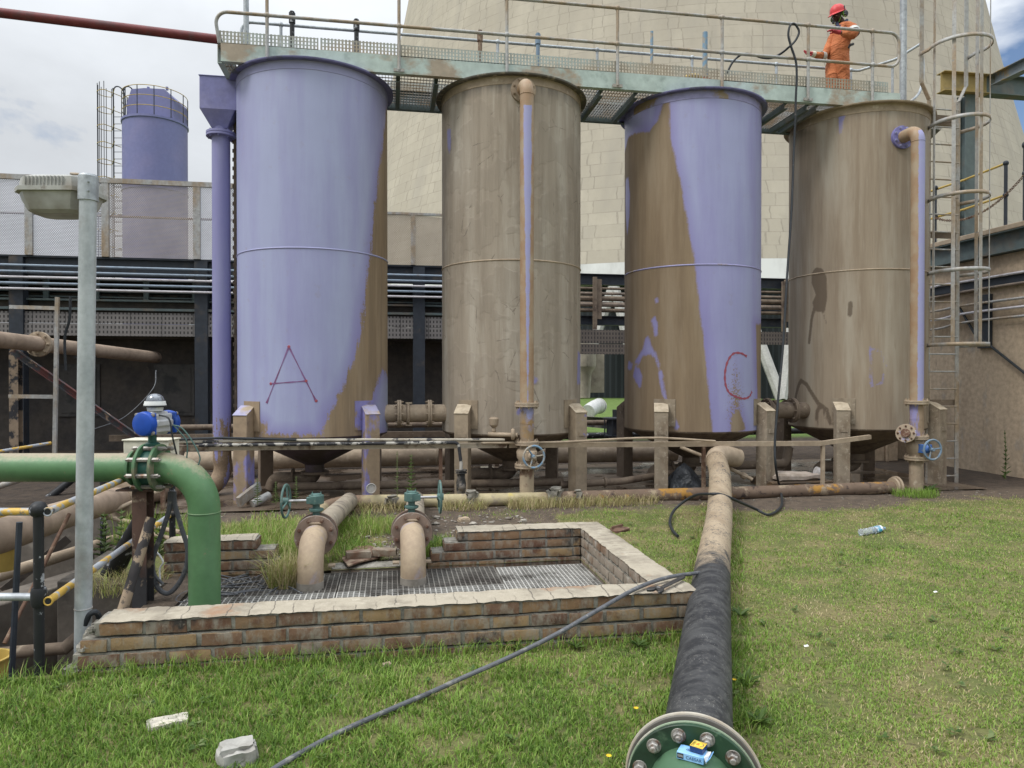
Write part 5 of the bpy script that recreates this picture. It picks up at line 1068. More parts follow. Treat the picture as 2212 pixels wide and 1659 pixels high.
e0 = AXP[-1]; dirp = (AXP[-1] - AXP[-2]).normalized(); mb = MB(); mb.tube(bez([e0, e0 + dirp * .16 + Vector((.02, 0, .01)), e0 + dirp * .26 + Vector((.14, 0, -.01)), e0 + dirp * .28 + Vector((.34, .06, -.05))], 8), .135, 32); mb.torus(e0, dirp, .133, .008, 32, 6); obj('elbow', mb, M['dust'], lp)
ax = (AXP[1] - AXP[0]).normalized(); fc = AXP[1] - ax * .02
mb = MB(); mb.lathe([(.13, .10), (.137, .06), (.15, .02), (.16, .0)], fc + ax * .02, ax, 48, caps=False); mb.disc(fc, ax, .222, .034, 64); obj('backing_flange', mb, wmat('scuffed_grey_flange', (.13, .12, .105), [((.42, .38, .31), 6, .54, .6), ((.05, .05, .048), 9, .58, .66)], .7, .1, .2), lp)
mb = MB(); mb.torus(fc - ax * .0, ax, .221, .0075, 72, 8); obj('flange_edge', mb, wmat('pale_worn_edge', (.40, .37, .31), [((.36, .31, .24), 7, .5, .6)], .6), lp)
gfm = wmat('dark_green_enamel', (.025, .062, .034), [((.10, .17, .10), 14, .60, .68), ((.06, .05, .035), 5, .60, .7), ((.018, .035, .022), 3, .5, .6)], .45, 0, .12, 60)
f2 = fc - ax * .045; mb = MB(); mb.disc(f2, ax, .212, .03, 64); obj('green_flange', mb, gfm, lp)
mb = MB(); mb.torus(f2 + ax * .006, ax, .2115, .005, 72, 8); obj('flange_edge', mb, wmat('chipped_green_edge', (.22, .28, .19), [((.40, .38, .32), 9, .52, .6)], .6), lp)
gp = wmat('scuffed_green_pipe_paint', (.075, .15, .085), [((.16, .25, .15), 7, .52, .64), ((.26, .22, .16), 11, .64, .7)], .45, 0, .15)
mb = MB(); mb.tube([f2, f2 - ax * .07, f2 - ax * .10, f2 - ax * .8], [.142, .136, .128, .128], 48); obj('green_spool', mb, gp, lp)
mb = MB(); mb2 = MB(); u = ax.cross(Vector((0, 0, 1))).normalized(); w = u.cross(ax)
for k in range(12):
    a = math.radians(75 + 30 * k - 0.0); c = f2 + (u * math.cos(a) + w * math.sin(a)) * .178 - ax * .015
    q = MB(); rr = .0195; q.lathe([(rr * 1.25, .002), (rr * 1.25, -.003)], c, ax, 20); q.lathe([(rr, -.003), (rr, -.017), (rr * .82, -.021)], c, ax, 6); q.lathe([(rr * .55, -.02), (rr * .55, -.030), (rr * .42, -.033)], c, ax, 14); obj('bolt', q, M['boltst'], lp, bevel=.0012)
# cigarette packet and match box lying on the green spool
def text_mesh(body, size, mtx, name, mat, parent, font_shear=0, align='CENTER'):
    cu = bpy.data.curves.new('txt', 'FONT'); cu.body = body; cu.size = size; cu.align_x = align; cu.align_y = 'CENTER'; cu.extrude = .0002; cu.space_line = .9
    to = bpy.data.objects.new('txt', cu); C.objects.link(to); dg = bpy.context.evaluated_depsgraph_get(); me = bpy.data.meshes.new_from_object(to.evaluated_get(dg)); bpy.data.objects.remove(to); bpy.data.curves.remove(cu)
    me.transform(mtx); return meshobj(name, me, parent, mat)
def frame(o, x, y): x = Vector(x).normalized(); y = Vector(y); y = (y - x * y.dot(x)).normalized(); z = x.cross(y); return Matrix((x, y, z)).transposed().to_4x4(), z
top = PD(1516, 1640, 2.64); base = AXP[1] - ax * .135 + Vector((0, 0, .131)); pc = base + u * .012
xh = (u * 1.0 - ax * .22).normalized(); 
def boxed(nm, c, dims, rot, mat, parent): return None
pk = thing('cigarette_packet', 'crumpled open light blue cigarette packet lying on the green flange pipe', 'packet', pc)
lit = (ax.cross(u)); lit = lit if lit.z > 0 else -lit
RX = xh; RY = lit.cross(RX).normalized(); RY = RY if RY.dot(ax) > 0 else -RY
R3 = Matrix((RX, RY, lit)).transposed()
tp = NT('light_blue_card'); tp = tp.done(tp.mix(tp.rng(tp.noise(30, 3), .45, .6), (.27, .50, .78), (.16, .38, .70)), .4)
mb = MB(); c1 = pc + lit * .012 - RX * .012; mb.box(c1, (.086, .052, .023), R3); obj('box', mb, tp, pk, bevel=.0015)
mb = MB(); mb.box(c1 + RX * .056 + lit * .006, (.02, .05, .002), R3 @ Matrix.Rotation(-.9, 3, 'Y')); obj('lid', mb, tp, pk)
mb = MB(); mb.add([c1 + RX * .043 + RY * a + lit * b + RX * e for a, b, e in ((-.022, .011, 0), (.022, .011, 0), (.016, .016, .014), (-.012, .018, .016), (-.02, -.008, .006), (.02, -.006, .01))], [(0, 1, 2, 3), (0, 3, 4), (1, 5, 2), (3, 2, 5, 4)]); obj('foil', mb, M['white'], pk)
blackm = wmat('black_print', (.015, .015, .018), (), .5, 0, 0); navy = wmat('navy_print', (.02, .05, .16), (), .5, 0, 0)
front = -RY
mb = MB(); mb.box(c1 - RX * .031 - RY * .0262, (.020, .0005, .016), R3); obj('warning_panel', mb, blackm, pk)
mtx, _ = frame((0, 0, 0), RX, lit); mtx.translation = c1 + RX * .012 - RY * .0265 - lit * .001; text_mesh('CAESAR', .0140, mtx, 'lettering', navy, pk)
mtx, _ = frame((0, 0, 0), RX, lit); mtx.translation = c1 - RX * .031 - RY * .0266; text_mesh('WARNING:\nSMOKING IS\nADDICTIVE', .0032, mtx, 'lettering', M['white'], pk)
mb = MB(); cc = c1 + lit * .0117 + RX * -.008
for k in range(5): mb.torus(cc + RX * (k - 2) * .0022, lit, .006 + .001 * (k % 2), .0005, 16, 4)
obj('crest', mb, navy, pk)
mx = thing('match_box', 'small yellow and dark blue match box standing on the cigarette packet', 'match box', pc + lit * .03)
c2 = c1 + lit * .024 + RX * .018 + RY * .008; R4 = R3 @ Matrix.Rotation(-.12, 3, 'Z'); X4, Y4, Z4 = [Vector(R4.col[i]) for i in range(3)]
mb = MB(); mb.box(c2, (.042, .040, .0165), R4); obj('tray', mb, navy, mx); mb = MB(); mb.box(c2 + Z4 * .0088, (.0425, .0405, .0011), R4); obj('sleeve', mb, wmat('yellow_card', (.72, .50, .05), [((.78, .58, .12), 40, .5, .6)], .5, 0, 0), mx)
mb = MB(); zt = .0096
for a0, b0, a1, b1 in ((-.018, -.017, .018, -.017), (-.018, .017, .018, .017), (-.018, -.017, -.018, .017), (.018, -.017, .018, .017)): mb.bar(c2 + X4 * a0 + Y4 * b0 + Z4 * zt, c2 + X4 * a1 + Y4 * b1 + Z4 * zt, .0007, .0004, Z4)
mb.tube([c2 + X4 * (.006 + .010 * math.cos(a)) + Y4 * (.012 * math.sin(a)) + Z4 * zt for a in np.linspace(-1.2, 1.2, 9)], .0011, 5); obj('border', mb, M['rust'], mx)
mb = MB(); 
for a, b, r in ((-.002, .001, .0042), (.001, -.003, .0035), (-.004, -.005, .0028), (-.001, .006, .003)): mb.lathe([(r, 0), (r * .9, .0004)], c2 + X4 * a + Y4 * b + Z4 * .0094, Z4, 14)
obj('animal_print', mb, wmat('orange_print', (.60, .24, .05), (), .6, 0, 0), mx)
mtx = Matrix((Y4, -X4, Z4)).transposed().to_4x4(); mtx.translation = c2 - X4 * .0135 + Z4 * .0096; text_mesh('LION', .0115, mtx, 'lettering', blackm, mx)

# ------------------------------------------------------------------ green pipe with actuated valve
D0 = 5.02; gz0 = PD(200, 1010, D0).z; vx = PD(441, 1200, 4.98)
def mat_green():
    t = NT('green_pipe_paint'); n = t.n('ShaderNodeNewGeometry'); nz = t.xyz(n.outputs['Normal'])[2]; f = t.noise(28, 7, .75); m = t.noise(3.5, 6)
    g = t.mix(t.rng(m, .4, .65), (.075, .175, .072), (.095, .205, .09)); settle = t.math('ADD', t.rng(nz, .35, 1.0), t.math('MULTIPLY', t.math('SUBTRACT', f, .5), 1.3)); c = t.mix(t.rng(settle, .25, .85, 0, .9), g, (.34, .275, .19)); c = t.mix(t.rng(t.noise(1.0, 6, .65, t.vec((9, 9, 1.2))), .60, .72, 0, .5), c, (.10, .12, .07)); c = t.mix(t.rng(t.noise(7, 7, .7), .62, .68), c, (.24, .17, .11)); t.bump(f, .2, .003); return t.done(var(t, c, .08, 18), .5)
GP = mat_green(); M['greenpipe'] = GP
gpT = thing('green_pipe', 'green pipe crossing the pit and bending down into the floor grating', 'pipe', vx)
a = PD(-260, 1010, D0); a.z = gz0; c_ = PD(441, 1010, 4.99); c_.z = gz0; vx = Vector((c_.x, c_.y, 0)); f1, f2_ = PD(309, 1010, D0), PD(350, 1010, D0)
mb = MB(); mb.tube([a, Vector((f1.x, f1.y, gz0))], .101, 40); obj('straight', mb, GP, gpT)
mb = MB(); mb.tube(fillet([Vector((f2_.x, f2_.y, gz0)), c_, Vector((c_.x, c_.y, -.3))], .29, 18), .106, 40); mb.torus((c_.x, c_.y, gz0 - .31), (0, 0, 1), .107, .005, 36, 6); obj('elbow', mb, GP, gpT)
da = (Vector((f2_.x, f2_.y, 0)) - Vector((f1.x, f1.y, 0))).normalized(); fm = (Vector((f1.x, f1.y, gz0)) + Vector((f2_.x, f2_.y, gz0))) / 2
flg = wmat('dusty_green_flange', (.075, .165, .08), [((.26, .20, .14), 6, .5, .66), ((.05, .11, .06), 4, .55, .7)], .6, 0, .2)
for q in (-.125, -.052, .052): 
    mb = MB(); mb.disc(fm + da * q, da, .168 if q > -.1 else .125, .02, 44); obj('flange', mb, flg, gpT)
bolt_parts(fm, da, .145, 8, .016, .22, .3, M['boltst'], gpT)
mb = MB(); mb.tube([fm - da * .04, fm + da * .04], .128, 36); mb.tube([fm, fm + Vector((0, 0, .23))], .028, 14); mb.lathe([(.035, .135), (.05, .15), (.05, .17), (.035, .18)], fm, (0, 0, 1), 14); vb = obj('valve_body', mb, wmat('deep_teal_valve', (.02, .085, .065), [((.16, .13, .09), 8, .6, .7)], .5), gpT)
ac = thing('valve_actuator', 'blue and grey pneumatic actuator with domed indicator on the green pipe', 'actuator', fm + Vector((0, 0, .22)))
ad = (da * .22 + _fw * .97); ad.z = 0; ad.normalize(); c3 = fm + Vector((0, 0, .315)) + da * .02
alu = wmat('cast_aluminium', (.50, .51, .52), [((.34, .34, .34), 8, .52, .66)], .45, .3, .15)
mb = MB(); mb.bar(c3 - ad * .075, c3 + ad * .11, .115, .135); mb.bar(c3 - ad * .07, c3 + ad * .10, .15, .05); mb.bar(c3 - ad * .07, c3 + ad * .10, .06, .165); obj('body', mb, alu, ac, bevel=.012)
for s, q in ((-1, .075), (1, .11)):
    mb = MB(); e = c3 + ad * (s * q); mb.lathe([(.082, 0), (.086, .01), (.086, .03), (.082, .052), (.06, .06), (.03, .064)], e, ad * s, 36); sdv = ad.cross(Vector((0, 0, 1))); mb.bar(e + ad * s * .002, e + ad * s * .02, .155, .15); obj('end_cap', mb, M['blue'], ac, bevel=.006)
    mb = MB(); 
    for u_ in (-1, 1):
        for v_ in (-1, 1): mb = MB(); mb.lathe([(.013, 0), (.013, .012), (.007, .014)], e + ad * s * .02 + sdv * u_ * .066 + Vector((0, 0, v_ * .062)), ad * s, 8); obj('bolt', mb, M['boltst'], ac)
mb = MB(); dcen = c3 + Vector((0, 0, .085)); mb.lathe([(.05, 0), (.055, .03), (.072, .034), (.074, .045), (.07, .055), (.068, .07)], dcen, (0, 0, 1), 32); obj('indicator_base', mb, M['white'], ac)
mb = MB(); mb.lathe([(.06, .07), (.058, .085), (.048, .105), (.03, .118), (.008, .123)], dcen, (0, 0, 1), 32); t = NT('clear_dome'); t.b.inputs['Transmission Weight'].default_value = .35; obj('indicator_dome', mb, t.done((.26, .28, .31), .12, .4, .6), ac)
mb = MB(); mb.lathe([(.075, .028), (.077, .034), (.075, .04)], dcen, (0, 0, 1), 32); obj('indicator_rim', mb, M['black'], ac)
jb = thing('junction_box', 'cream metal box streaked with rust behind the green pipe valve', 'box', fm + _fw * .35)
p = PD(328, 968, 5.45); mb = MB(); mb.box(p, (.34, .18, .13), Matrix.Rotation(-YAW, 3, 'Z')); mb.box(p + Vector((0, 0, .068)), (.36, .20, .012), Matrix.Rotation(-YAW, 3, 'Z')); obj('case', mb, M['cream'], jb, bevel=.006); mb = MB(); mb.box(p + Vector((-.04, -.11, -.01)), (.045, .012, .05)); obj('latch', mb, M['black'], jb)
mb = MB()
for pts in ([PD(342, 896, 4.98), PD(365, 905, 4.95), PD(372, 940, 4.95), PD(380, 975, 5.0), PD(386, 1000, 5.05)],): mb.tube(bez(pts, 8), .006, 6)
tag(obj('black_cable', mb, M['rubber'], None), 'thin black cable hanging from the domed actuator', 'cable')
for pts, nm, lab, m, r in (([(374, 918), (392, 924), (410, 945), (425, 970), (432, 990), (428, 1005)], 'air_tube', 'upper thin teal air tube looping right of the actuator', 'teal', .005), ([(374, 918), (390, 935), (402, 950), (405, 970), (402, 1000)], 'air_tube', 'lower thin teal air tube looping right of the actuator', 'teal', .005)):
    mb = MB(); mb.tube(bez([PD(a_, b_, 5.0) for a_, b_ in pts], 8), r, 6); tag(obj(nm, mb, M[m], None), lab, 'tube')
hv = (([(372, 1060), (366, 1100), (350, 1150), (335, 1190), (328, 1230), (340, 1268), (362, 1282), (385, 1262), (402, 1225), (405, 1185), (392, 1140), (378, 1090), (376, 1062)], .017, 'thick grey hose hanging in a long loop beneath the green elbow'),
      ([(366, 1062), (362, 1110), (345, 1160), (332, 1200), (334, 1240), (352, 1262)], .011, 'dark hose hanging inside the thick grey loop under the green elbow'))
for pts, r, lab in hv: mb = MB(); mb.tube(bez([PD(a_, b_, 5.12) for a_, b_ in pts], 8), r, 10); tag(obj('hanging_hose', mb, M['cable'], None), lab, 'hose')
mb = MB(); mb.tube(bez([PD(a_, b_, 5.3) for a_, b_ in ((335, 1190), (345, 1200), (352, 1215), (345, 1230), (347, 1265))], 8), .006, 6); tag(obj('white_wire', mb, M['white'], None), 'thin white wire dangling beside the hose loop', 'wire')
# bracket and props under the green pipe
ps = thing('pipe_support', 'rusty steel post and struts holding up the green pipe', 'support', PD(318, 1200, 5.05))
mb = MB(); p0, p1 = PD(309, 1056, 5.05), PD(309, 1330, 5.05); mb.ibeam(Vector((p1.x, p1.y, -1.4)), p0, .11, .1, .01, up=_fw.normalized()); mb.box(p0 + Vector((-.02, 0, .0)), (.26, .16, .012), Matrix.Rotation(-YAW, 3, 'Z')); obj('post', mb, wmat('brown_flaking_post', (.10, .06, .045), [((.04, .04, .042), 2.5, .48, .56), ((.27, .21, .15), 8, .58, .64)], .85, 0, .4), ps)
mb = MB(); mb.tube([PD(327, 1118, 4.95), PD(258, 1340, 4.75)], .034, 14); obj('strut', mb, wmat('peeling_tan_strut', (.34, .26, .18), [((.055, .05, .05), 7, .50, .54)], .9, 0, .4), ps)
mb = MB(); mb.tube([PD(316, 1106, 5.6), PD(150, 1385, 6.0)], .066, 18); mb.tube([PD(318, 1108, 5.6), PD(230, 1300, 5.9)], .034, 12); obj('black_strut', mb, M['black'], ps)

# ------------------------------------------------------------------ pit: rails, pipes, drums
ER = M['yelgrey']
def edge_rail():
    T = thing('pit_guardrail', 'guardrail round the pit, black post with yellow and grey flaked rails', 'guardrail', PZ(85, 1455, 0))
    P0 = PZ(85, 1452, 0); zt2, zm2 = .885, .41; yfar = 6.9; P1 = Vector((-1.62, 6.5, 0)) ; P1 = PZ(392, 1180, .0); P1 = Vector((PX(388, 1100, -1.66).x, PX(388, 1100, -1.66).y, 0))
    top0 = Vector((P0.x, P0.y, zt2)); mid0 = Vector((P0.x, P0.y, zm2))
    mb = MB(); mb.tube([P0 - Vector((0, 0, .3)), top0], .026, 14); mb.ball(top0, .046, 14); mb.lathe([(.034, -.05), (.04, -.03), (.04, .03), (.034, .05)], mid0, (0, 0, 1), 14); obj('post', mb, M['black'], T)
    far = PD(372, 1050, 6.2); far = Vector((far.x, far.y, 0))
    mb = MB(); mb.tube([far, far + Vector((0, 0, zt2 + .05))], .026, 14); mb.ball(far + Vector((0, 0, zm2)), .04); obj('post', mb, M['black'], T)
    lft = Vector((P0.x - 2.5, P0.y + .45, 0)); lft2 = Vector((P0.x - 1.9, P0.y + .3, 0))
    for z, m in ((zt2 - .012, ER), (zm2, M['galv'])):
        mb = MB(); mb.tube([Vector((lft.x, lft.y, z)), Vector((P0.x, P0.y, z))], .0215, 12); obj('rail', mb, m, T)
    for z in (zt2 - .01, zm2 - .02):
        s = Vector((P0.x + .055, P0.y - .02, z)); mb = MB(); mb.tube([s, Vector((far.x - .02, far.y, z + .01))], .0215, 12); mb.torus(s, (far - P0).normalized(), .0215, .005, 14, 6); obj('rail', mb, ER, T)
        mb = MB(); mb.lathe([(.016, 0), (.016, .004)], s - (far - P0).normalized() * .003, (far - P0).normalized(), 12); obj('rail_bore', mb, M['black'], T)
    q = PD(40, 1150, 4.3); mb = MB(); mb.tube([PD(42, 1128, 4.3), PD(24, 1480, 4.3)], .018, 8); obj('thin_post', mb, M['darksteel'], T)
    for px, pd_ in ((222, 7.5), (262, 8.0), (318, 7.0)):
        p = PD(px, 1010, pd_); mb = MB(); mb.tube([Vector((p.x, p.y, -.6)), Vector((p.x, p.y, .75))], .028, 10); obj('far_post', mb, M['black'] if px == 222 else M['dust'], T)
    mb = MB(); mb.tube([PD(-60, 985, 9.6), PD(110, 957, 10.4)], .024, 10); obj('far_rail', mb, ER, T)
    mb = MB(); mb.tube([PD(225, 1110, 7.4), PD(350, 1058, 8.2)], .022, 10); mb.tube([PD(225, 1116, 7.4), PD(390, 1150, 6.6)], .022, 10); mb.tube([PD(300, 1145, 6.6), PD(392, 1170, 6.3)], .02, 10); obj('far_rail', mb, M['dust'], T)
edge_rail()
bp = thing('pit_pipe', 'thick tan pipe running through the pit beneath the yellow rail', 'pipe', PD(100, 1130, 6))
mb = MB(); mb.tube([PD(-220, 1215, 4.4), PD(0, 1158, 5.2), PD(150, 1108, 6.6), PD(290, 1068, 8.4), PD(420, 1052, 10.5)], .128, 32); obj('pipe_body', mb, wmat('tan_dust_pipe', (.33, .25, .185), [((.25, .185, .135), 3, .45, .65)], .85, 0, .25), bp)
mb = MB(); q = PD(262, 1078, 7.9); mb.disc(q, (PD(290, 1068, 8.4) - PD(150, 1108, 6.6)), .2, .05, 32); obj('flange', mb, M['dust'], bp)
wpz = thing('pit_wall_pipe', 'thin grey pipe lying along the concrete wall top inside the pit', 'pipe', PZ(100, 1245, -.18))
mb = MB(); mb.tube([PZ(-180, 1305, -.17), PZ(10, 1240, -.17), PZ(200, 1180, -.17), PZ(330, 1140, -.17)], .055, 16); obj('pipe_body', mb, M['dust'], wpz)
mb = MB(); q0 = PD(82, 1180, 4.9); mb.tube([PD(150, 1110, 5.1), PD(10, 1390, 4.5)], .013, 8); tag(obj('rebar', mb, M['rust'], None), 'thin rusty rod leaning into the pit', 'rod')
for pts, r, m, lab in (([PD(-40, 1415, 5.6), PD(140, 1400, 5.4), PD(330, 1240, 6.0)], .05, 'dustdark', 'dim brown pipe low in the pit behind the lamp post'), ([PD(75, 1100, 9.5), PD(220, 985, 10.0)], .05, 'black', 'dark pipe slanting up at the back of the pit behind the lamp post'), ([PD(-30, 1060, 9), PD(60, 1030, 9)], .04, 'galv_dirty', 'short grey rail at the back of the pit at the far left')):
    mb = MB(); mb.tube(pts, r, 14); tag(obj('pit_pipework', mb, M[m], None), lab, 'pipe')
dr = thing('yellow_drum', 'yellow plastic drum standing in the pit at the left edge', 'drum', PD(10, 1120, 4.9))
q = PD(4, 1135, 5.6); mb = MB(); mb.lathe([(.10, -.35), (.105, -.33), (.105, .09), (.112, .095), (.112, .11), (.1, .11), (.1, 0.02)], q, (0, 0, 1), 28, caps=False); obj('shell', mb, M['yellow'], dr)
dr = thing('yellow_drum', 'rim of yellow bucket deep in the pit at the lower left edge', 'drum', PD(0, 1420, 4.1))
q = PD(-38, 1425, 4.35); mb = MB(); mb.lathe([(.13, -.2), (.145, .0), (.155, .002), (.155, .012), (.138, .012), (.125, -.19)], q, (0, 0, 1), 28, caps=False); obj('shell', mb, M['yellow'], dr)
# timber and planks in the pit for clutter
mb = MB()
for k in range(14):
    a_ = Vector((rnd.uniform(-6, -2.6), rnd.uniform(6.1, 8.7), rnd.uniform(-1.2, -.1))); b_ = a_ + Vector((rnd.uniform(-.8, .8), rnd.uniform(-.6, .6), rnd.uniform(-.5, .6))); mb.bar(a_, b_, rnd.uniform(.03, .08), rnd.uniform(.03, .12))
for k in range(60):
    p = Vector((rnd.uniform(-6, -2.45), rnd.uniform(6.2, 8.9), -1.5 + rnd.random() * .25)); s = rnd.uniform(.05, .22); rough_box(mb, p, (s, s * .8, s * .6), Matrix.Rotation(rnd.random() * 6, 3, 'Z'), (3, 3, 3), s * .14, 9)
o = obj('pit_debris', mb, M['dirt_dark'], None); o['kind'] = 'stuff'; o['label'] = 'dark rubble and scrap lying deep in the pit'; o['category'] = 'debris'

# upper brown pipe at the left, with its frame
up = thing('overhead_pipe', 'tan overhead pipe with bolted flange entering from the left towards the dark wall', 'pipe', PD(0, 735, 10.5))
a_, b_ = PD(0, 734, 10.4), PD(318, 770, 14.9); dv = (b_ - a_).normalized(); mb = MB(); mb.tube(bez([a_ - dv * 3, a_, b_, b_ + dv * .25], 6), .122, 28); obj('pipe_body', mb, bpy.data.materials['tan_dust_pipe'], up)
q = a_.lerp(b_, .20); mb = MB(); mb.disc(q, dv, .2, .06, 32); mb.bolts(q, dv, .165, 8, .02, .12); obj('flange', mb, M['dust'], up); q = a_.lerp(b_, .49); mb = MB(); mb.torus(q, dv, .124, .012, 28, 6); mb.box(q - Vector((0, 0, .14)), (.3, .2, .03)); obj('clamp', mb, M['black'], up)
q2 = Vector((q.x, q.y, 0)); mb = MB(); mb.ibeam(q2 - Vector((0, 0, 1.0)), q2 + Vector((0, 0, q.z - .15)), .16, .14, .012, up=(0, 1, 0)); obj('support_column', mb, wmat('dark_rusty_column', (.04, .042, .048), [((.17, .12, .085), 4, .5, .6)], .7), up)
q = a_.lerp(b_, .18); mb = MB(); mb.ibeam(Vector((q.x - .25, q.y - .2, q.z - .1)), PD(310, 955, 11.5), .12, .1, .012); obj('brace', mb, wmat('red_brown_brace', (.13, .05, .045), [((.06, .062, .068), 3, .45, .52), ((.33, .24, .17), 6, .60, .64)], .8, 0, .3), up)
mb = MB(); q = PD(110, 800, 11.8); mb.ibeam(Vector((PD(34, 800, 11.2).x, PD(34, 800, 11.2).y, -.8)), PD(34, 760, 11.2), .15, .13, .012, up=(0, 1, 0)); obj('support_column', mb, wmat('dusty_black_column', (.25, .19, .135), [((.03, .03, .034), 5, .47, .54)], .85), up)
fr = thing('cable_ladder', 'pale slotted steel ladder rack standing behind the lamp post', 'frame', PD(120, 800, 10.6))
mb = MB(); q = PD(124, 642, 10.6); mb.bar(PD(124, 642, 10.6), PD(118, 985, 10.6), .05, .05, (0, 1, 0)); mb.bar(PD(22, 663, 10.6), PD(122, 666, 10.6), .05, .055); mb.bar(PD(20, 856, 10.6), PD(116, 857, 10.6), .045, .055); obj('frame_bar', mb, M['galv_dirty'], fr)
mb = MB(); mb.tube(bez([PD(152, 640, 10.7), PD(150, 690, 10.7), PD(140, 730, 10.7), PD(142, 800, 10.7)], 6), .02, 8); obj('cable', mb, M['rubber'], fr)
mb = MB(); mb.tube(bez([PD(337, 800, 13), PD(330, 840, 12.5), PD(270, 900, 12), PD(200, 928, 11.5)], 8), .008, 6); tag(obj('grey_wire', mb, M['cable'], None), 'thin grey wire sagging across the dark wall at the left', 'wire')

# ------------------------------------------------------------------ lamp post
lb = PZ(178, 1418, 0.0); lt = PD(191, 378, 4.02); LPs = thing('lamp_post', 'short galvanised post carrying a dusty floodlight, at the left edge of the brick wall', 'lamp post', (lb.x, lb.y, 0))
off = Vector((lt.x - lb.x, lt.y - lb.y, 0)); bot = Vector((lb.x, lb.y, -.12)); topp = Vector((lt.x, lt.y, lt.z)); 
def onp(z): return bot.lerp(topp, (z - bot.z) / (topp.z - bot.z))
mb = MB(); mb.tube([bot, onp(topp.z - .12)], .0445, 28); obj('pole', mb, wmat('galvanised_pole', (.42, .45, .46), [((.34, .37, .38), 9, .45, .62, (1, 1, .5)), ((.27, .27, .26), 2, .58, .7), ((.24, .18, .14), 6, .68, .72, (1, 1, .2))], .5, .25, .1, 90, .1, 30), LPs)
mb = MB(); mb.tube([onp(topp.z - .145), onp(topp.z - .01)], .052, 28); mb.lathe([(.052, 0), (.045, .012), (.02, .018)], onp(topp.z - .012), (0, 0, 1), 24); mb.bolts(onp(topp.z - .05) + Vector((.02, -.05, 0)), (.3, -1, 0), .0, 1, .006, .012); mb.bolts(onp(topp.z - .1) + Vector((.02, -.05, 0)), (.3, -1, 0), .0, 1, .006, .012); obj('sleeve', mb, M['galv'], LPs)
mb = MB(); mb.torus(onp(.28), (0, 0, 1), .0455, .003, 24, 6); obj('strap', mb, M['galv_dirty'], LPs)
hd = wmat('grey_lamp_casting', (.36, .36, .335), [((.24, .215, .18), 3, .48, .64), ((.17, .15, .13), 12, .62, .7)], .7, .1, .2)
hc = PD(134, 420, 4.16); hc = Vector((hc.x, hc.y, 0)); z0 = PD(134, 424, 4.16).z
Rz = -.16   # the lamp head faces left along the walk
def octa(L, W, z, k=.28): return [Vector((a, b, z)) for a, b in ((-L + L * k, -W), (L - L * k, -W), (L, -W + W * k * 1.4), (L, W - W * k * 1.4), (L - L * k, W), (-L + L * k, W), (-L, W - W * k * 1.4), (-L, -W + W * k * 1.4))]
def head(rings, cap0=True, cap1=True):
    mb = MB(); vs = []; Rm = Matrix.Rotation(Rz, 3, 'Z')
    for L, W, z in rings: vs += [hc + Rm @ p + Vector((0, 0, z0)) for p in octa(L, W, z)]
    fs = [(i * 8 + k, i * 8 + (k + 1) % 8, (i + 1) * 8 + (k + 1) % 8, (i + 1) * 8 + k) for i in range(len(rings) - 1) for k in range(8)]
    if cap0: fs.append(tuple(range(7, -1, -1)))
    if cap1: fs.append(tuple(range((len(rings) - 1) * 8, len(rings) * 8)))
    return mb.add(vs, fs)
L_, W_ = .20, .145
hh = obj('lamp_housing', head([(L_ + .012, W_ + .012, -.002), (L_ + .012, W_ + .012, .022), (L_ - .004, W_ - .004, .024), (L_ - .012, W_ - .012, .082), (L_ - .06, W_ - .05, .10)]), hd, LPs, sharp=20)
mb = MB(); Rm = Matrix.Rotation(Rz, 3, 'Z')
for k in range(11):
    x = -L_ + .08 + k * .021; mb.box(hc + Rm @ Vector((x, -W_ + .004, .055)) + Vector((0, 0, z0)), (.004, .012, .05), Rm)
obj('cooling_fin', mb, hd, hh)
gl = NT('dusty_lamp_glass'); gl.b.inputs['Transmission Weight'].default_value = .12; gl.bump(gl.noise(40, 4), .2, .004)
obj('lamp_glass', head([(L_ - .075, W_ - .06, -.118), (L_ - .045, W_ - .035, -.10), (L_ - .02, W_ - .012, -.045), (L_ - .008, W_ - .004, -.003)]), gl.done(gl.mix(gl.rng(gl.noise(5, 6), .4, .65), (.46, .46, .45), (.27, .25, .225)), .28, 0, .5), LPs, sharp=20)
mb = MB(); mb.bar(hc + Vector((.12, .0, z0 + .05)), onp(topp.z - .07), .05, .06); mb.tube([hc + Rm @ Vector((.1, -.08, .11)) + Vector((0, 0, z0)), hc + Rm @ Vector((.17, -.1, .10)) + Vector((0, 0, z0))], .008, 6); obj('lamp_bracket', mb, M['galv_dirty'], LPs)
mb = MB(); mb.tube(bez([PD(183, 1350, 4.05), PD(192, 1330, 4.05), PD(205, 1322, 4.06), PD(213, 1330, 4.08), PD(214, 1345, 4.1)], 6), .016, 10); tag(obj('cable_stub', mb, M['rubber'], None), 'short black cable stub curling out beside the lamp post foot', 'cable')
GRASS_N = 420000
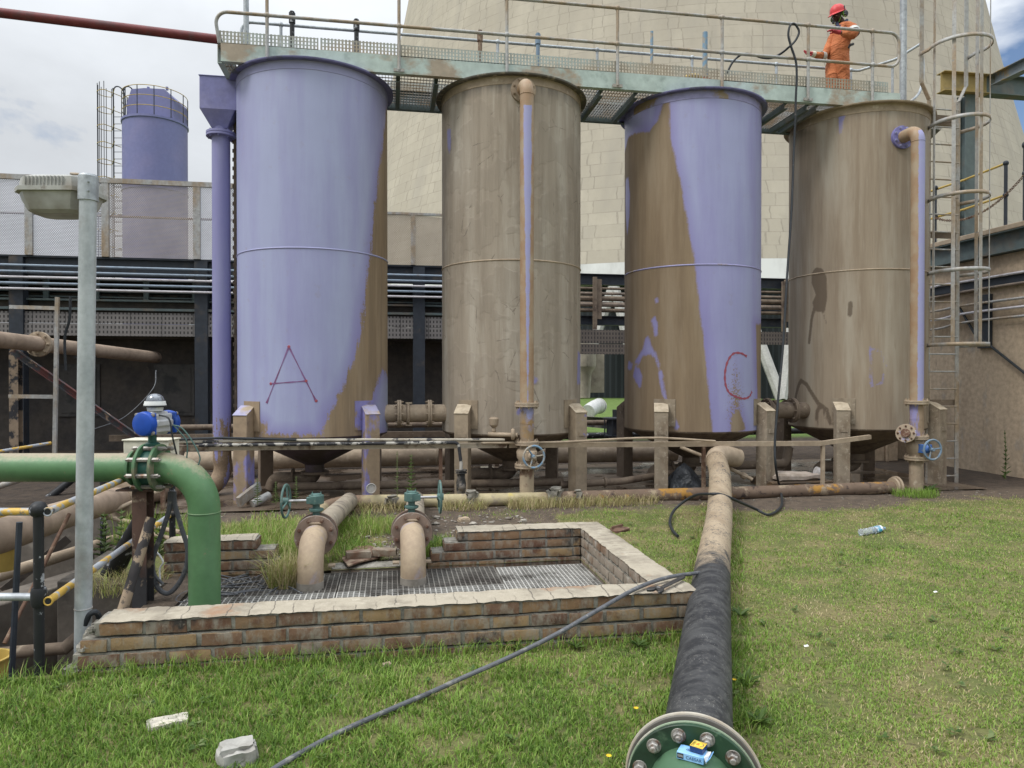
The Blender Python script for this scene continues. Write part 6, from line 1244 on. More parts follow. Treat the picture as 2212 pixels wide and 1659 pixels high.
# ------------------------------------------------------------------ rail, pipes and clutter in front of / below the tanks
YS = 8.98
cr = thing('channel_rail', 'long dusty steel channel rail carrying thin pipes in front of the tank legs', 'rail', (2.5, YS, .76))
cm = wmat('dusty_rust_channel', (.38, .325, .25), [((.13, .085, .06), 2.2, .54, .62), ((.20, .17, .14), 8, .56, .66)], .85, 0, .35)
xa_, xb_, xc_ = PY(380, 958, YS).x, PY(1545, 957, YS).x, PY(1775, 958, YS).x
z1, z2, z3 = PY(400, 966, YS).z, PY(1100, 962, YS).z, PY(1775, 958, YS).z
mb = MB(); mb.channel((xa_ - .1, YS, z1 - .01), (PY(1095, 960, YS).x, YS, z2), .065, .05, .005, -1); obj('channel', mb, cm, cr)
mb = MB(); mb.channel((PY(1100, 960, YS).x, YS, z2), (xc_, YS, z3), .065, .05, .005, -1); mb.channel((xc_, YS, z3), PY(1882, 944, YS + .1), .06, .05, .005, -1); obj('channel', mb, M['dust'], cr)
tb = PY(1090, 950, YS - .04); mb = MB(); mb.tube([PY(360, 955, YS - .03), PY(560, 952, YS - .03), PY(790, 950, YS - .03), tb], .019, 10); obj('thin_pipe', mb, wmat('white_flaking_pipe', (.42, .38, .31), [((.06, .06, .065), 5, .56, .6), ((.26, .21, .16), 3, .5, .66)], .7), cr)
mb = MB(); mb.tube(fillet([PY(430, 962, YS - .06), PY(990, 956, YS - .06), PY(996, 1000, YS - .06), PY(996, 1016, YS - .06)], .06), .021, 12); obj('thin_pipe', mb, wmat('black_white_flaking_pipe', (.40, .38, .34), [((.03, .03, .034), 7, .46, .5)], .7), cr)
mb = MB(); mb.tube(bez([PY(1040, 957, YS - .04), PY(1210, 955, YS - .04), PY(1400, 946, YS - .04), PY(1545, 953, YS - .04)], 8), .016, 10); obj('thin_pipe', mb, M['dust'], cr)
mb = MB(); mb.tube([PY(360, 950, YS - .05), PY(480, 946, YS - .05), PY(640, 950, YS - .05)], .015, 8); obj('black_cable', mb, M['rubber'], cr)
for px in (952, 975, 1522, 1530, 1780, 1788, 350, 386):
    x = PY(px, 1000, YS).x; mb = MB(); w = .045 if px not in (975, 1530) else .03; mb.bb((x - w / 2, YS + .01, -.02), (x + w / 2, YS + .05, z2 - .03)); 
    if px in (952, 1522, 1780, 350): obj('upright', mb, M['rust'] if px != 1780 else M['dust'], cr)
dv = thing('drain_valve', 'black and white flaking pipe stub with flange and valve below the channel rail', 'valve', PY(996, 1050, YS - .06) * 1.0)
p = PY(996, 1016, YS - .06); mb = MB(); mb.disc(p, (0, 0, 1), .075, .02, 24); mb.disc(p - Vector((0, 0, .03)), (0, 0, 1), .075, .015, 24); mb.lathe([(.03, -.4), (.045, -.3), (.06, -.25), (.062, -.16), (.05, -.1), (.05, 0)], p, (0, 0, 1), 18); mb.ball(p + Vector((0, -.05, -.2)), .05, 12); obj('valve_body', mb, wmat('mud_black_valve', (.16, .14, .12), [((.03, .03, .03), 7, .48, .56)], .8, 0, .4), dv)
# horizontal pipes on the ground beneath and behind the tanks
for pts, r, m, lab in (([(-3.2, 11.9, .28), (1.9, 11.95, .28), (2.2, 11.95, .28), (5.0, 12.0, .26)], .15, 'dust', 'thick dusty pipe lying on the ground behind the tanks'),
                       ([(-1.5, 9.9, .14), (.2, 9.85, .13), (2.4, 9.8, .12)], .055, 'dustdark', 'thin muddy pipe lying beneath the first tank'),
                       ([(2.3, 9.55, .12), (3.2, 9.6, .14), (4.1, 9.9, .2)], .05, 'dustdark', 'thin muddy pipe with a clip crossing the pool beneath second and third tanks'),
                       ([(5.0, 10.2, .25), (6.1, 10.25, .25), (6.18, 10.3, .5)], .07, 'dustdark', 'dark pipe with upturned end beneath the fourth tank'),
                       ([(-4.0, 12.9, .75), (9.0, 13.0, .75)], .05, 'dustdark', 'long dim pipe running behind the tank legs'),
                       ([(1.4, 13.4, .45), (8.5, 13.5, .5)], .06, 'black', 'black pipe behind the legs of the third tank'),
                       ([(-4, 12.6, .25), (1.6, 12.9, .2)], .07, 'dustdark', 'low dim pipe behind the first and second tanks')):
    mb = MB(); mb.tube(fillet(pts, .1) if len(pts) > 2 else pts, r, 18)
    if r > .14: mb.torus((.75, 11.93, .28), (1, 0, 0), r + .004, .012, 28, 6)
    if abs(r - .05) < .001 and m == 'dustdark' and pts[0][0] == 2.3: mb.torus((2.95, 9.585, .135), (1, 0, 0), .06, .02, 14, 6)
    tag(obj('ground_pipe', mb, M[m], None, org=pts[0]), lab, 'pipe')
mb = MB(); mb.channel((-4.5, 12.4, .62), (2.2, 12.4, .62), .1, .05, .006, -1)
for k in range(9): mb.bb((-4.2 + .75 * k, 12.4, .0), (-4.12 + .75 * k, 12.44, .6))
tag(obj('low_rail', mb, M['dustdark'], None), 'low dim steel rail on posts behind the first two tanks', 'rail')
for px, d in ((1310, 14.2), (1360, 15.0), (1525, 14.5), (1660, 13.2)):
    p = PD(px, 985 if px < 1600 else 1000, d); mb = MB(); mb.disc(p, _rt, .15, .05, 24); mb.tube([p - _rt * .2, p + _rt * .25], .09, 16); mb.disc(p + _rt * .12, _rt, .15, .04, 24); tag(obj('flange_coupling', mb, M['black'] if px < 1330 else M['dustdark'], None), 'dark flanged coupling behind the tank legs, ' + ('black one left of the third tank' if px == 1310 else 'just behind the left leg of the third tank' if px == 1360 else 'below the cone of the third tank' if px == 1525 else 'between the third and fourth tanks'), 'coupling')
g = thing('cage_gauge', 'dark caged cylinder hanging below the far crash barrier, left of the third tank', 'gauge', PD(1330, 925, 13))
p = PD(1328, 925, 13); mb = MB(); mb.lathe([(.13, -.12), (.13, .16)], p, (0, 0, 1), 20); obj('cylinder', mb, M['darksteel'], g); mb = MB(); mb.disc(p + Vector((0, 0, .18)), (0, 0, 1), .22, .03, 20); mb.disc(p - Vector((0, 0, .13)), (0, 0, 1), .19, .02, 20)
for k in range(6): a = k * PI / 3; mb.tube([p + Vector((.19 * math.cos(a), .19 * math.sin(a), -.16)), p + Vector((.19 * math.cos(a), .19 * math.sin(a), .18))], .012, 6)
obj('cage', mb, M['darksteel'], g)
mb = MB(); a_ = PY(1470, 966, 9.3); b_ = PY(1625, 1036, 9.0); mb.tube(bez([a_, a_.lerp(b_, .5) + Vector((0, 0, .02)), b_], 6), .026, 12); q = a_.lerp(b_, .88); mb.lathe([(.042, -.03), (.045, 0), (.042, .04)], q, b_ - a_, 8); tag(obj('leaning_pipe', mb, M['dust'], None, org=b_), 'thin dusty pipe with coupling leaning down across the elbow of the long pipe', 'pipe')
# dark rubbish bag
T = thing('rubbish_bag', 'crumpled black plastic bag slumped in the muddy pool by the third tank leg', 'bag', PZ(1475, 1056, .03)); p = PZ(1475, 1056, .03); mb = MB()
n, m_ = 40, 18; vs = []
for j in range(m_ + 1):
    v = j / m_
    for i in range(n):
        a = 2 * PI * i / n; r = .30 * (1 - v) ** .75 * (1 + .14 * math.sin(a * 5 + v * 4) + .16 * mnoise.noise(Vector((math.cos(a) * 2, math.sin(a) * 2, v * 4)))) + .004; vs.append(p + Vector((math.cos(a) * r * 1.05 + .02 * v, math.sin(a) * r * .6, v * .36 + .03 * mnoise.noise(Vector((a * 2, v * 6, 1))))))
mb.add(vs, [(j * n + i, j * n + (i + 1) % n, (j + 1) * n + (i + 1) % n, (j + 1) * n + i) for j in range(m_) for i in range(n)]); t = NT('black_plastic_sheet'); t.bump(t.noise(9, 6, .6, None, 1.2), .8, .05); obj('sheet', mb, t.done((.022, .026, .032), .32, 0, .6), T, sharp=60)
# pallet with a paper sack
T = thing('pallet', 'low broken wooden pallet lying in the muddy pool below the fourth tank', 'pallet', PZ(1725, 1052, .05)); p = PZ(1722, 1054, .03); mb = MB()
for k in range(5): mb.box(p + Vector((0, -.1 + .13 * k, .10)), (.95, .10, .02))
for dx in (-.42, 0, .42): mb.box(p + Vector((dx, .16, .05)), (.10, .6, .075))
obj('boards', mb, wmat('wet_wood', (.22, .145, .08), [((.11, .085, .065), 4, .45, .6, (.3, 1, 1))], .85, 0, .3), T)
T = thing('paper_sack', 'flattened pale paper sack lying on the wooden pallet', 'sack', p + Vector((-.02, .1, .12))); mb = MB(); rough_box(mb, p + Vector((-.02, .08, .16)), (.66, .4, .09), None, (14, 9, 4), .025, 5, .2); obj('sack', mb, wmat('soiled_paper', (.40, .34, .29), [((.26, .21, .165), 4, .5, .66)], .9, 0, .4, 20), T, sharp=60); mb = MB(); rough_box(mb, p + Vector((.33, .0, .2)), (.10, .16, .16), Matrix.Rotation(.3, 3, 'Y'), (4, 5, 5), .02, 8); obj('folded_end', mb, wmat('grey_paper', (.42, .41, .42), [((.3, .28, .26), 6, .5, .6)], .8), T, sharp=60)
p = PY(802, 1055, 8.75); mb = MB(); mb.disc(p, (.12, -1, .1), .06, .02, 24); mb.torus(p - Vector((0, .012, 0)), (.12, -1, .1), .056, .008, 24, 6); mb.tube([p, p + Vector((-.02, .25, -.05))], .03, 12); tag(obj('round_gauge', mb, M['galv_dirty'], None, org=p), 'small round grey cap on a stub at the foot of the first tank right leg', 'cap')
p = PZ(575, 1085, .05); mb = MB(); mb.tube([p - _rt * .12 - _fw * .15, p + _rt * .02 + _fw * .05 + Vector((0, 0, .08))], .05, 16, caps=True); mb.bar(PD(515, 1085, 8.6), PD(560, 1050, 9.0), .05, .12); tag(obj('pipe_offcut', mb, M['galv_dirty'], None, org=p), 'short grey pipe offcut in the weeds left of the first tank leg', 'offcut')

# ------------------------------------------------------------------ hose, cable, wrench, bottle
yh = YF - .085
up_ = [(1571, 159), (1576, 146), (1584, 133), (1598, 120), (1612, 116), (1628, 119), (1648, 125), (1668, 125), (1688, 115), (1704, 102), (1718, 88), (1726, 70), (1721, 57), (1714, 51), (1706, 57), (1703, 76), (1708, 98), (1715, 118), (1720, 138), (1721, 170), (1719, 215), (1718, 260), (1715, 320)]
pts = [PY(a, b, (YF + .35 if i < 4 else YF + .1 if i < 9 else yh - .01 * (i > 13))) for i, (a, b) in enumerate(up_)]
dn = [(1710, 450, 9.20), (1700, 600, 9.05), (1692, 740, 8.9), (1682, 850, 8.78), (1674, 954, 8.66), (1676, 1010, 8.62)]
pts += [PY(a, b, y) for a, b, y in dn] + [PZ(a, b, z) for a, b, z in ((1684, 1052, .10), (1689, 1076, .05), (1686, 1096, .03), (1661, 1112, .03), (1633, 1100, .08), (1606, 1088, .2), (1579, 1076, .30), (1556, 1068, .345), (1532, 1067, .34), (1505, 1069, .26), (1478, 1083, .16), (1455, 1104, .06), (1447, 1128, .035), (1453, 1146, .03), (1464, 1158, .03))]
mb = MB(); mb.tube(bez(pts, 6), .0155, 10); tag(obj('black_hose', mb, M['rubber'], None, org=pts[-1]), 'long black hose looped over the walkway rail and hanging down to the lawn', 'hose')
cp = [(575, 1672, .02), (640, 1632, .022), (742, 1578, .022), (850, 1530, .02), (930, 1496, .025), (1000, 1464, .045), (1100, 1420, .12), (1200, 1371, .205), (1300, 1313, .285), (1375, 1271, .312), (1440, 1248, .315), (1505, 1238, .28), (1540, 1236, .12)]
mb = MB(); mb.tube(bez([PZ(*q) for q in cp], 8), .0125, 10); tag(obj('grey_cable', mb, M['cable'], None, org=PZ(1000, 1464, .02)), 'thick grey cable running from the lawn up over the corner of the brick wall', 'cable')
T = thing('adjustable_wrench', 'black adjustable wrench lying on the corner of the brick wall', 'wrench', PZ(1440, 1262, .235)); zt = TOP + .016
a_, b_ = PZ(1418, 1278, zt), PZ(1478, 1248, zt); d = (b_ - a_); Lw = d.length; d.normalize(); n_ = Vector((-d.y, d.x, 0)); wmt = wmat('dark_tool_steel', (.085, .085, .085), [((.25, .24, .22), 20, .58, .68)], .4, .7, .1)
mb = MB(); mb.prism([(.04, -.013), (Lw * .9, -.016), (Lw, -.009), (Lw, .009), (Lw * .9, .016), (.04, .013)], a_ + Vector((0, 0, .008)), d, n_, .012); obj('handle', mb, wmt, T, bevel=.003)
mb = MB(); mb.prism([(.05, -.02), (.03, -.038), (-.03, -.05), (-.055, -.042), (-.03, -.028), (-.012, -.012), (.0, .0), (.02, .03), (.055, .022)], a_ + Vector((0, 0, .012)), d, n_, .018); obj('fixed_jaw', mb, wmt, T, bevel=.003)
mb = MB(); mb.prism([(.02, .03), (.0, .005), (-.025, .006), (-.045, .022), (-.05, .04), (-.02, .052), (.01, .046)], a_ + Vector((0, 0, .012)), d, n_, .016); obj('moving_jaw', mb, wmt, T, bevel=.003)
mb = MB(); mb.lathe([(.009, -.011), (.009, .011)], a_ + d * .03 + Vector((0, 0, .014)), n_, 12); obj('adjusting_screw', mb, M['chrome'], T)
mb = MB(); rough_box(mb, PZ(1340, 1143, TOP + .015), (.16, .1, .04), Matrix.Rotation(.4, 3, 'Z'), (5, 4, 3), .014, 14); mb.bar(PZ(1322, 1140, TOP + .03), PZ(1345, 1134, TOP + .05), .02, .02); tag(obj('rusty_scrap', mb, M['rust'], None), 'rusty lump of scrap on the back right corner of the brick wall', 'scrap')
T = thing('plastic_bottle', 'crushed clear plastic bottle with blue and white label lying in the lawn', 'bottle', PZ(1885, 1150, 0)); a_, b_ = PZ(1858, 1150, .04), PZ(1912, 1141, .045); d = (b_ - a_).normalized(); L_b = (b_ - a_).length
gt = NT('clear_plastic'); gt.b.inputs['Transmission Weight'].default_value = .75; gt.b.inputs['IOR'].default_value = 1.2; gt.bump(gt.noise(60, 3), .5, .01); PL = gt.done((.82, .86, .88), .15)
mb = MB(); pr = [(.02, 0), (.034, .004), (.036, .03), (.03, .06), (.037, .09), (.031, .12), (.036, .15), (.036, L_b * .78), (.03, L_b * .84), (.014, L_b * .92), (.014, L_b * .95)]; mb.lathe(pr, a_, d, 20); mb.v = [tuple(Vector(v) + mnoise.noise_vector(Vector(v) * 14) * .009) for v in mb.v]; obj('bottle_body', mb, PL, T)
mb = MB(); mb.lathe([(.0165, 0), (.0165, .018), (.012, .019)], a_ + d * (L_b * .93), d, 16); obj('cap', mb, M['paleblue'], T)
lbm = NT('bottle_label'); y_ = lbm.noise(22, 2); lb_ = lbm.done(lbm.mix(lbm.rng(y_, .49, .51), (.72, .75, .78), (.05, .36, .56)), .4); mb = MB(); mb.lathe([(.0372, L_b * .56), (.0372, L_b * .79)], a_, d, 22, caps=False); mb.v = [tuple(Vector(v) + mnoise.noise_vector(Vector(v) * 14) * .008) for v in mb.v]; obj('label', mb, lb_, T)
# tangled wire on the dirty grating
mb = MB()
for k in range(7):
    s = Vector((rnd.uniform(-1.35, -.9), rnd.uniform(5.5, 6.0), -.035)); mb.tube(bez([s + Vector((rnd.uniform(-.25, .3), rnd.uniform(-.15, .15), rnd.uniform(0, .05))) for _ in range(6)], 7), .005, 6)
tag(obj('tangled_wire', mb, M['cable'], None, org=(-1.1, 5.8, -.04)), 'tangle of thin black wire on the grating right of the green pipe', 'wire')
p = PZ(1485 - 100, 1200, 0); mb = MB()
vs = [PZ(a, b, z) for a, b, z in ((738, 1205, .04), (770, 1180, .06), (800, 1178, .05), (828, 1190, .05), (818, 1204, .04), (780, 1212, .05), (752, 1222, .05))]; mb.add(vs + [v - Vector((0, 0, .012)) for v in vs], [tuple(range(7)), tuple(range(13, 6, -1))] + [(i, i + 7, (i + 1) % 7 + 7, (i + 1) % 7) for i in range(7)]); tag(obj('rusty_plate', mb, M['rust'], None, org=vs[0]), 'rusty curved metal plate on the soil between the elbow pipes', 'scrap')

# ------------------------------------------------------------------ vegetation
def mat_leaf(name, cols):
    t = NT(name); r = t.n('ShaderNodeValToRGB'); cr_ = r.color_ramp.elements; cr_[0].color = (*cols[0][1], 1); cr_[0].position = cols[0][0]; cr_[1].color = (*cols[-1][1], 1); cr_[1].position = cols[-1][0]
    for p, c in cols[1:-1]: e = cr_.new(p); e.color = (*c, 1)
    t.l(t.attr('tint'), r.inputs[0]); tr_ = t.n('ShaderNodeBsdfTranslucent'); t.l(r.outputs[0], tr_.inputs['Color']); mx = t.n('ShaderNodeMixShader'); mx.inputs[0].default_value = .28
    t.done(r.outputs[0], .5, 0, .25); t.l(t.b.outputs[0], mx.inputs[1]); t.l(tr_.outputs[0], mx.inputs[2]); t.l(mx.outputs[0], t.out.inputs[0]); return t.m
GRM = mat_leaf('grass_blades', [(0.0, (.085, .16, .027)), (.3, (.185, .305, .048)), (.55, (.26, .385, .075)), (.72, (.31, .335, .10)), (.85, (.44, .37, .19)), (1.0, (.52, .43, .26))])
def blades(name, P, H, Wd, T_, lean, mat, label):
    """thousands of curved three-segment blades; P base points, H heights, Wd widths, T_ tint"""
    n = len(P); ph = rng.uniform(0, 2 * PI, n); ln = H * lean * rng.uniform(.2, 1.0, n); dx, dy = np.cos(ph), np.sin(ph); tw = ph + PI / 2 + rng.normal(0, .5, n); wx, wy = np.cos(tw) * Wd / 2, np.sin(tw) * Wd / 2
    V = np.zeros((n, 5, 3)); base = P
    V[:, 0] = base - np.stack([wx, wy, 0 * wx], 1); V[:, 1] = base + np.stack([wx, wy, 0 * wx], 1)
    mid = base + np.stack([dx * ln * .35, dy * ln * .35, H * .6], 1); V[:, 2] = mid + np.stack([wx, wy, 0 * wx], 1) * .75; V[:, 3] = mid - np.stack([wx, wy, 0 * wx], 1) * .75
    V[:, 4] = base + np.stack([dx * ln, dy * ln, np.sqrt(np.maximum(H ** 2 - (ln * .55) ** 2, .1 * H ** 2))], 1)
    me = bpy.data.meshes.new(name); me.vertices.add(n * 5); me.vertices.foreach_set('co', V.astype(np.float32).ravel())
    b = np.arange(n, dtype=np.int32)[:, None] * 5; loops = (b + np.array([0, 1, 2, 3, 3, 2, 4], dtype=np.int32)).ravel(); me.loops.add(len(loops)); me.loops.foreach_set('vertex_index', loops)
    st = (np.arange(n, dtype=np.int32)[:, None] * 7 + np.array([0, 4], dtype=np.int32)).ravel(); me.polygons.add(2 * n); me.polygons.foreach_set('loop_start', st)
    try: me.polygons.foreach_set('loop_total', np.tile(np.array([4, 3], dtype=np.int32), n))
    except Exception: pass
    me.update(calc_edges=True); me.validate()
    me.attributes.new('tint', 'FLOAT', 'POINT').data.foreach_set('value', np.repeat(T_, 5).astype(np.float32))
    o = meshobj(name, me, None, mat); o['kind'] = 'stuff'; o['label'] = label; o['category'] = 'grass'; return o
rng = np.random.default_rng(5)
def inside_excl(x, y):
    if in_hole(x, y): return True
    if -1.76 < x < 1.89 and 4.10 < y < 6.29: return True
    if x < -1.6 and 4.13 < y < 9.1: return True
    return False
PX_ = np.array([(p.x, p.y) for p in bez(AXP, 8)])
def lawn(N):
    d = 2.3 * (10.4 / 2.3) ** rng.random(N); d = np.where(rng.random(N) < .35, 2.3 + 8 * rng.random(N) ** 1.4, d); bx = rng.uniform(-.86, .86, N)
    x = _rt.x * bx * d + math.sin(YAW) * d; y = _rt.y * bx * d + math.cos(YAW) * d; P, H, Wd, T_ = [], [], [], []
    for i in range(N):
        X, Y = float(x[i]), float(y[i])
        if Y > 8.72 or X > 9.6 or inside_excl(X, Y): continue
        dp = np.min((PX_[:, 0] - X) ** 2 + (PX_[:, 1] - Y) ** 2)
        if dp < .09 ** 2: continue
        b = bare(X, Y)
        if rng.random() < b * 1.05: continue
        n1 = fbm(X, Y, .75); n2 = fbm(X + 40, Y, 2.6); n3 = fbm(X, Y + 30, 7.0)
        if n2 + n3 * .6 > .40 and rng.random() < .75: continue
        near_wall = max(0, 1 - abs(Y - 3.75) / .25) * .5 if X < 1.9 and Y < 4.15 else 0
        left = max(0.0, min(1.0, (1.2 - X) / 1.5)) if Y < 4.2 else 0
        tall = .022 + .014 * max(0, n1) + .014 * left + .03 * near_wall + .012 * max(0, n2)
        if X < -.25 and Y > 6.2: tall = .10 + .07 * max(0, n2); 
        if .5 < X < 1.9 and 6.28 < Y < 7.4: tall = .05
        if dp < .24 ** 2: tall += .03
        h = tall * rng.uniform(.55, 1.25); dry = .30 + .28 * n1 * -1 + .30 * n2 + .34 * b + (.12 if Y > 7 else 0) - .16 * left + (.14 if X > 1.8 else 0)
        tt = rng.normal(.37, .16) + max(-.22, dry - .30) * .95 + (.42 if rng.random() < .10 + .26 * max(0, dry) else 0)
        if tt > .7: h *= .7
        n4 = mnoise.noise(Vector((X * 19, Y * 19, 5))); n5 = mnoise.noise(Vector((X * 34, Y * 34, 9)))
        if n4 + n5 * .7 > .46: continue
        tt += .20 * n4; h *= 1 + .45 * n5
        if rng.random() < (.24 if X > 1.2 else .14): h *= .35; tt = rng.normal(.85, .08)
        P.append((X, Y, gz(X, Y) - .004)); H.append(max(.008, h)); Wd.append(rng.uniform(.0026, .0052) * (1 + .10 * d[i])); T_.append(min(1, max(0, tt)))
    return np.array(P), np.array(H), np.array(Wd), np.array(T_)
P, H, Wd, T_ = lawn(GRASS_N)
n_ = 1500; ex = rng.uniform(-1.75, 1.85, n_); ey = 4.118 - np.abs(rng.normal(0, .035, n_)); P = np.concatenate([P, np.stack([ex, ey, np.full(n_, -.004)], 1)]); H = np.concatenate([H, rng.uniform(.04, .13, n_) * (1 - .25 * (ex > .3))]); Wd = np.concatenate([Wd, rng.uniform(.003, .006, n_)]); T_ = np.concatenate([T_, np.clip(rng.normal(.36, .2, n_), 0, 1)])
n_ = 500; ex = rng.uniform(-3.4, -1.6, n_); ey = 4.12 - np.abs(rng.normal(0, .05, n_)); P = np.concatenate([P, np.stack([ex, ey, np.full(n_, -.02)], 1)]); H = np.concatenate([H, rng.uniform(.04, .14, n_)]); Wd = np.concatenate([Wd, rng.uniform(.003, .006, n_)]); T_ = np.concatenate([T_, np.clip(rng.normal(.36, .2, n_), 0, 1)])
blades('lawn_grass', P, H, Wd, T_, 1.15, GRM, 'patchy mown lawn of green and straw coloured grass')
# taller tufts, dry clumps, hay
def tuft(name, c, n, r, h, tint, label, cat='grass clump', lean=.9, ts=.1, w=.006, group=None):
    a = rng.uniform(0, 2 * PI, n); q = r * np.sqrt(rng.random(n)); P = np.stack([c[0] + np.cos(a) * q, c[1] + np.sin(a) * q * .7, np.full(n, c[2])], 1)
    o = blades(name, P, h * rng.uniform(.45, 1.15, n), rng.uniform(.6, 1.2, n) * w, np.clip(rng.normal(tint, ts, n), 0, 1), lean, GRM, label); del o['kind']; o['category'] = cat
    if group: o['group'] = group
    return o
tuft('dry_grass_clump', (-.80, 5.74, -.02), 620, .15, .27, .83, 'dry straw coloured grass clump spilling over the grating beside the left elbow pipe', lean=1.15, ts=.14)
tuft('grass_clump', (-.80, 6.25, 0), 700, .22, .26, .62, 'tall green and straw grass clump behind the left elbow pipe', lean=.9, ts=.2)
tuft('grass_clump', (.50, 6.35, 0), 600, .22, .20, .46, 'dark green grass clump right of the right elbow pipe', lean=.9, ts=.18)
tuft('grass_clump', (-1.2, 7.4, 0), 2600, .65, .16, .56, 'wide tall grass clump behind the broken brick stub', lean=1.1, ts=.24)
tuft('grass_clump', (-.25, 7.6, 0), 1500, .5, .14, .54, 'green grass clump between the two elbow pipes', lean=.9, ts=.18)
for k, (x, n) in enumerate(((.85, 420), (1.7, 700), (2.2, 500), (3.1, 300), (2.7, 380), (-.15, 260))):
    tuft('dry_grass_clump', (x, 8.62, .0), n, .30, .15, .86, 'dry straw clump against the kerb pipe, ' + ('below the black and white pipe stub', 'at the foot of the dusty riser pipe', 'right of the riser foot beside the rubble lump', 'left of the long pipe elbow', 'below the right leg of the second tank', 'behind the left elbow pipe')[k], lean=1.3, ts=.1)
tuft('dry_grass_clump', (1.98, 4.45, .1), 260, .09, .13, .84, 'small dry grass clump squeezed between the brick corner and the long pipe', lean=1.2)
tuft('hay_overhang', (-2.05, 5.93, -.05), 420, .30, .17, .80, 'dry hay hanging over the concrete edge of the pit', lean=1.4, ts=.08)
tuft('grass_clump', (-2.2, 7.5, 0), 520, .5, .30, .55, 'tall weeds and grass beyond the pit behind the rusty props', lean=.6, ts=.15)
tuft('grass_clump', (7.0, 8.55, 0), 600, .32, .12, .34, 'green weeds at the end of the kerb pipe by the ladder foot', lean=1.0, ts=.12)
GLF = mat_leaf('weed_leaves', [(0, (.05, .095, .022)), (.5, (.09, .15, .035)), (1, (.17, .21, .085))])
def weed(name, base, h, nl, ll, label, spread=1.0, cat='weed', stem_r=.004, bend=(0, 0)):
    base = Vector(base); T = thing(name, label, cat, base); mb = MB(); top = base + Vector((bend[0], bend[1], h)); pts = bez([base, base.lerp(top, .5) + Vector((-bend[0] * .3, 0, 0)), top], 6); mb.tube(pts, stem_r, 6); st = obj('stem', mb, wmat('weed_stem', (.14, .17, .07), (), .7, 0, 0) if 'weed_stem' not in bpy.data.materials else bpy.data.materials['weed_stem'], T)
    mb = MB(); tints = []
    for k in range(nl):
        f = .12 + .88 * (k + rnd.random()) / nl; p = pts[min(len(pts) - 1, int(f * (len(pts) - 1)))]; a = k * 2.4 + rnd.random(); L = ll * (1.15 - .75 * f) * rnd.uniform(.7, 1.2); d = Vector((math.cos(a) * spread, math.sin(a) * spread, .55 + .7 * f)).normalized(); s = d.cross(Vector((0, 0, 1))).normalized() * L * .13; e = p + d * L - Vector((0, 0, L * .25))
        mb.add([p, p + d * L * .5 + s, e, p + d * L * .5 - s], [(0, 1, 2, 3)]); tints += [rnd.random()] * 4
    lo = obj('leaves', mb, GLF, T); lo.data.attributes.new('tint', 'FLOAT', 'POINT').data.foreach_set('value', tints); return T
weed('tall_weed', PY(888, 1075, 8.45), .52, 70, .10, 'tall leafy weed in front of the first tank right leg, right of the thin one')
weed('tall_weed', PY(858, 1075, 8.5), .55, 26, .07, 'thin sparse weed just left of the tall leafy one')
weed('tall_weed', PX(2172, 1045, 9.6), .85, 46, .13, 'single green weed growing against the concrete wall at the right', .55, stem_r=.006, bend=(-.05, -.03))
for px, y, h, lab in ((556, 8.4, .3, 'bushy grey green weed at the foot of the first tank left leg'), (640, 8.5, .33, 'spindly weed between the legs of the first tank'), (596, 8.3, .26, 'small weed between pipe offcut and first tank leg')): weed('small_weed', PY(px, 1090, y), h, 80, .06, lab, 1.5)
for px, d, h, lab in ((225, 6.6, .55, 'feathery green weed in the pit left of the black strut'), (262, 6.5, .6, 'taller feathery green weed in the pit behind the black strut'), (345, 6.4, .5, 'green weed beyond the hose loop under the green elbow')): p = PD(px, 1180, d); weed('pit_weed', (p.x, p.y, -.2), h, 110, .13, lab, 1.1)
def rosette(px, py, n, L, label, z=0.0, el=.5):
    b = PZ(px, py, z + .005); mb = MB(); ti = []
    for k in range(n):
        a = k * 2.4 + rnd.random() * .5; l = L * rnd.uniform(.6, 1.1); d = Vector((math.cos(a), math.sin(a), 0)); s = Vector((-d.y, d.x, 0)) * l * .16; h = l * el * rnd.uniform(.5, 1.3); mb.add([b, b + d * l * .5 + s + Vector((0, 0, h * .7)), b + d * l + Vector((0, 0, h)), b + d * l * .5 - s + Vector((0, 0, h * .7))], [(0, 1, 2), (0, 2, 3)]); ti += [rnd.random() * .7] * 4
    o = obj('leafy_weed', mb, GLF, None, org=b); o.data.attributes.new('tint', 'FLOAT', 'POINT').data.foreach_set('value', ti); tag(o, label, 'weed')
rosette(1452 - 18, 1365, 14, .09, 'leafy weed at the brick wall foot beside the long pipe'); rosette(1105, 1398, 12, .10, 'broad leafy weed at the brick wall foot left of the grey cable')
rosette(812, 1400, 22, .12, 'big leafy weed at the middle of the brick wall foot'); rosette(1380, 1395, 12, .08, 'leafy weed under the right end of the brick wall'); rosette(1245, 1398, 12, .08, 'leafy weed at the wall foot right of the grey cable')
rosette(945, 1180, 20, .16, 'grey green thistle like weed between the elbow pipes'); rosette(1790, 1068, 18, .14, 'low weed against the kerb pipe below the fourth tank'); rosette(2005, 1062, 26, .16, 'leafy weeds round the end of the kerb pipe'); rosette(950, 1080, 22, .16, 'bushy weed beneath the right teal handwheel')
rosette(1600, 1330, 16, .09, 'leafy weed against the right side of the long pipe, near the brick corner'); rosette(1612, 1475, 18, .09, 'leafy weed against the right side of the long pipe, midway'); rosette(1640, 1560, 16, .08, 'leafy weed against the right side of the long pipe, just behind its flange')
mb = MB(); ti = []
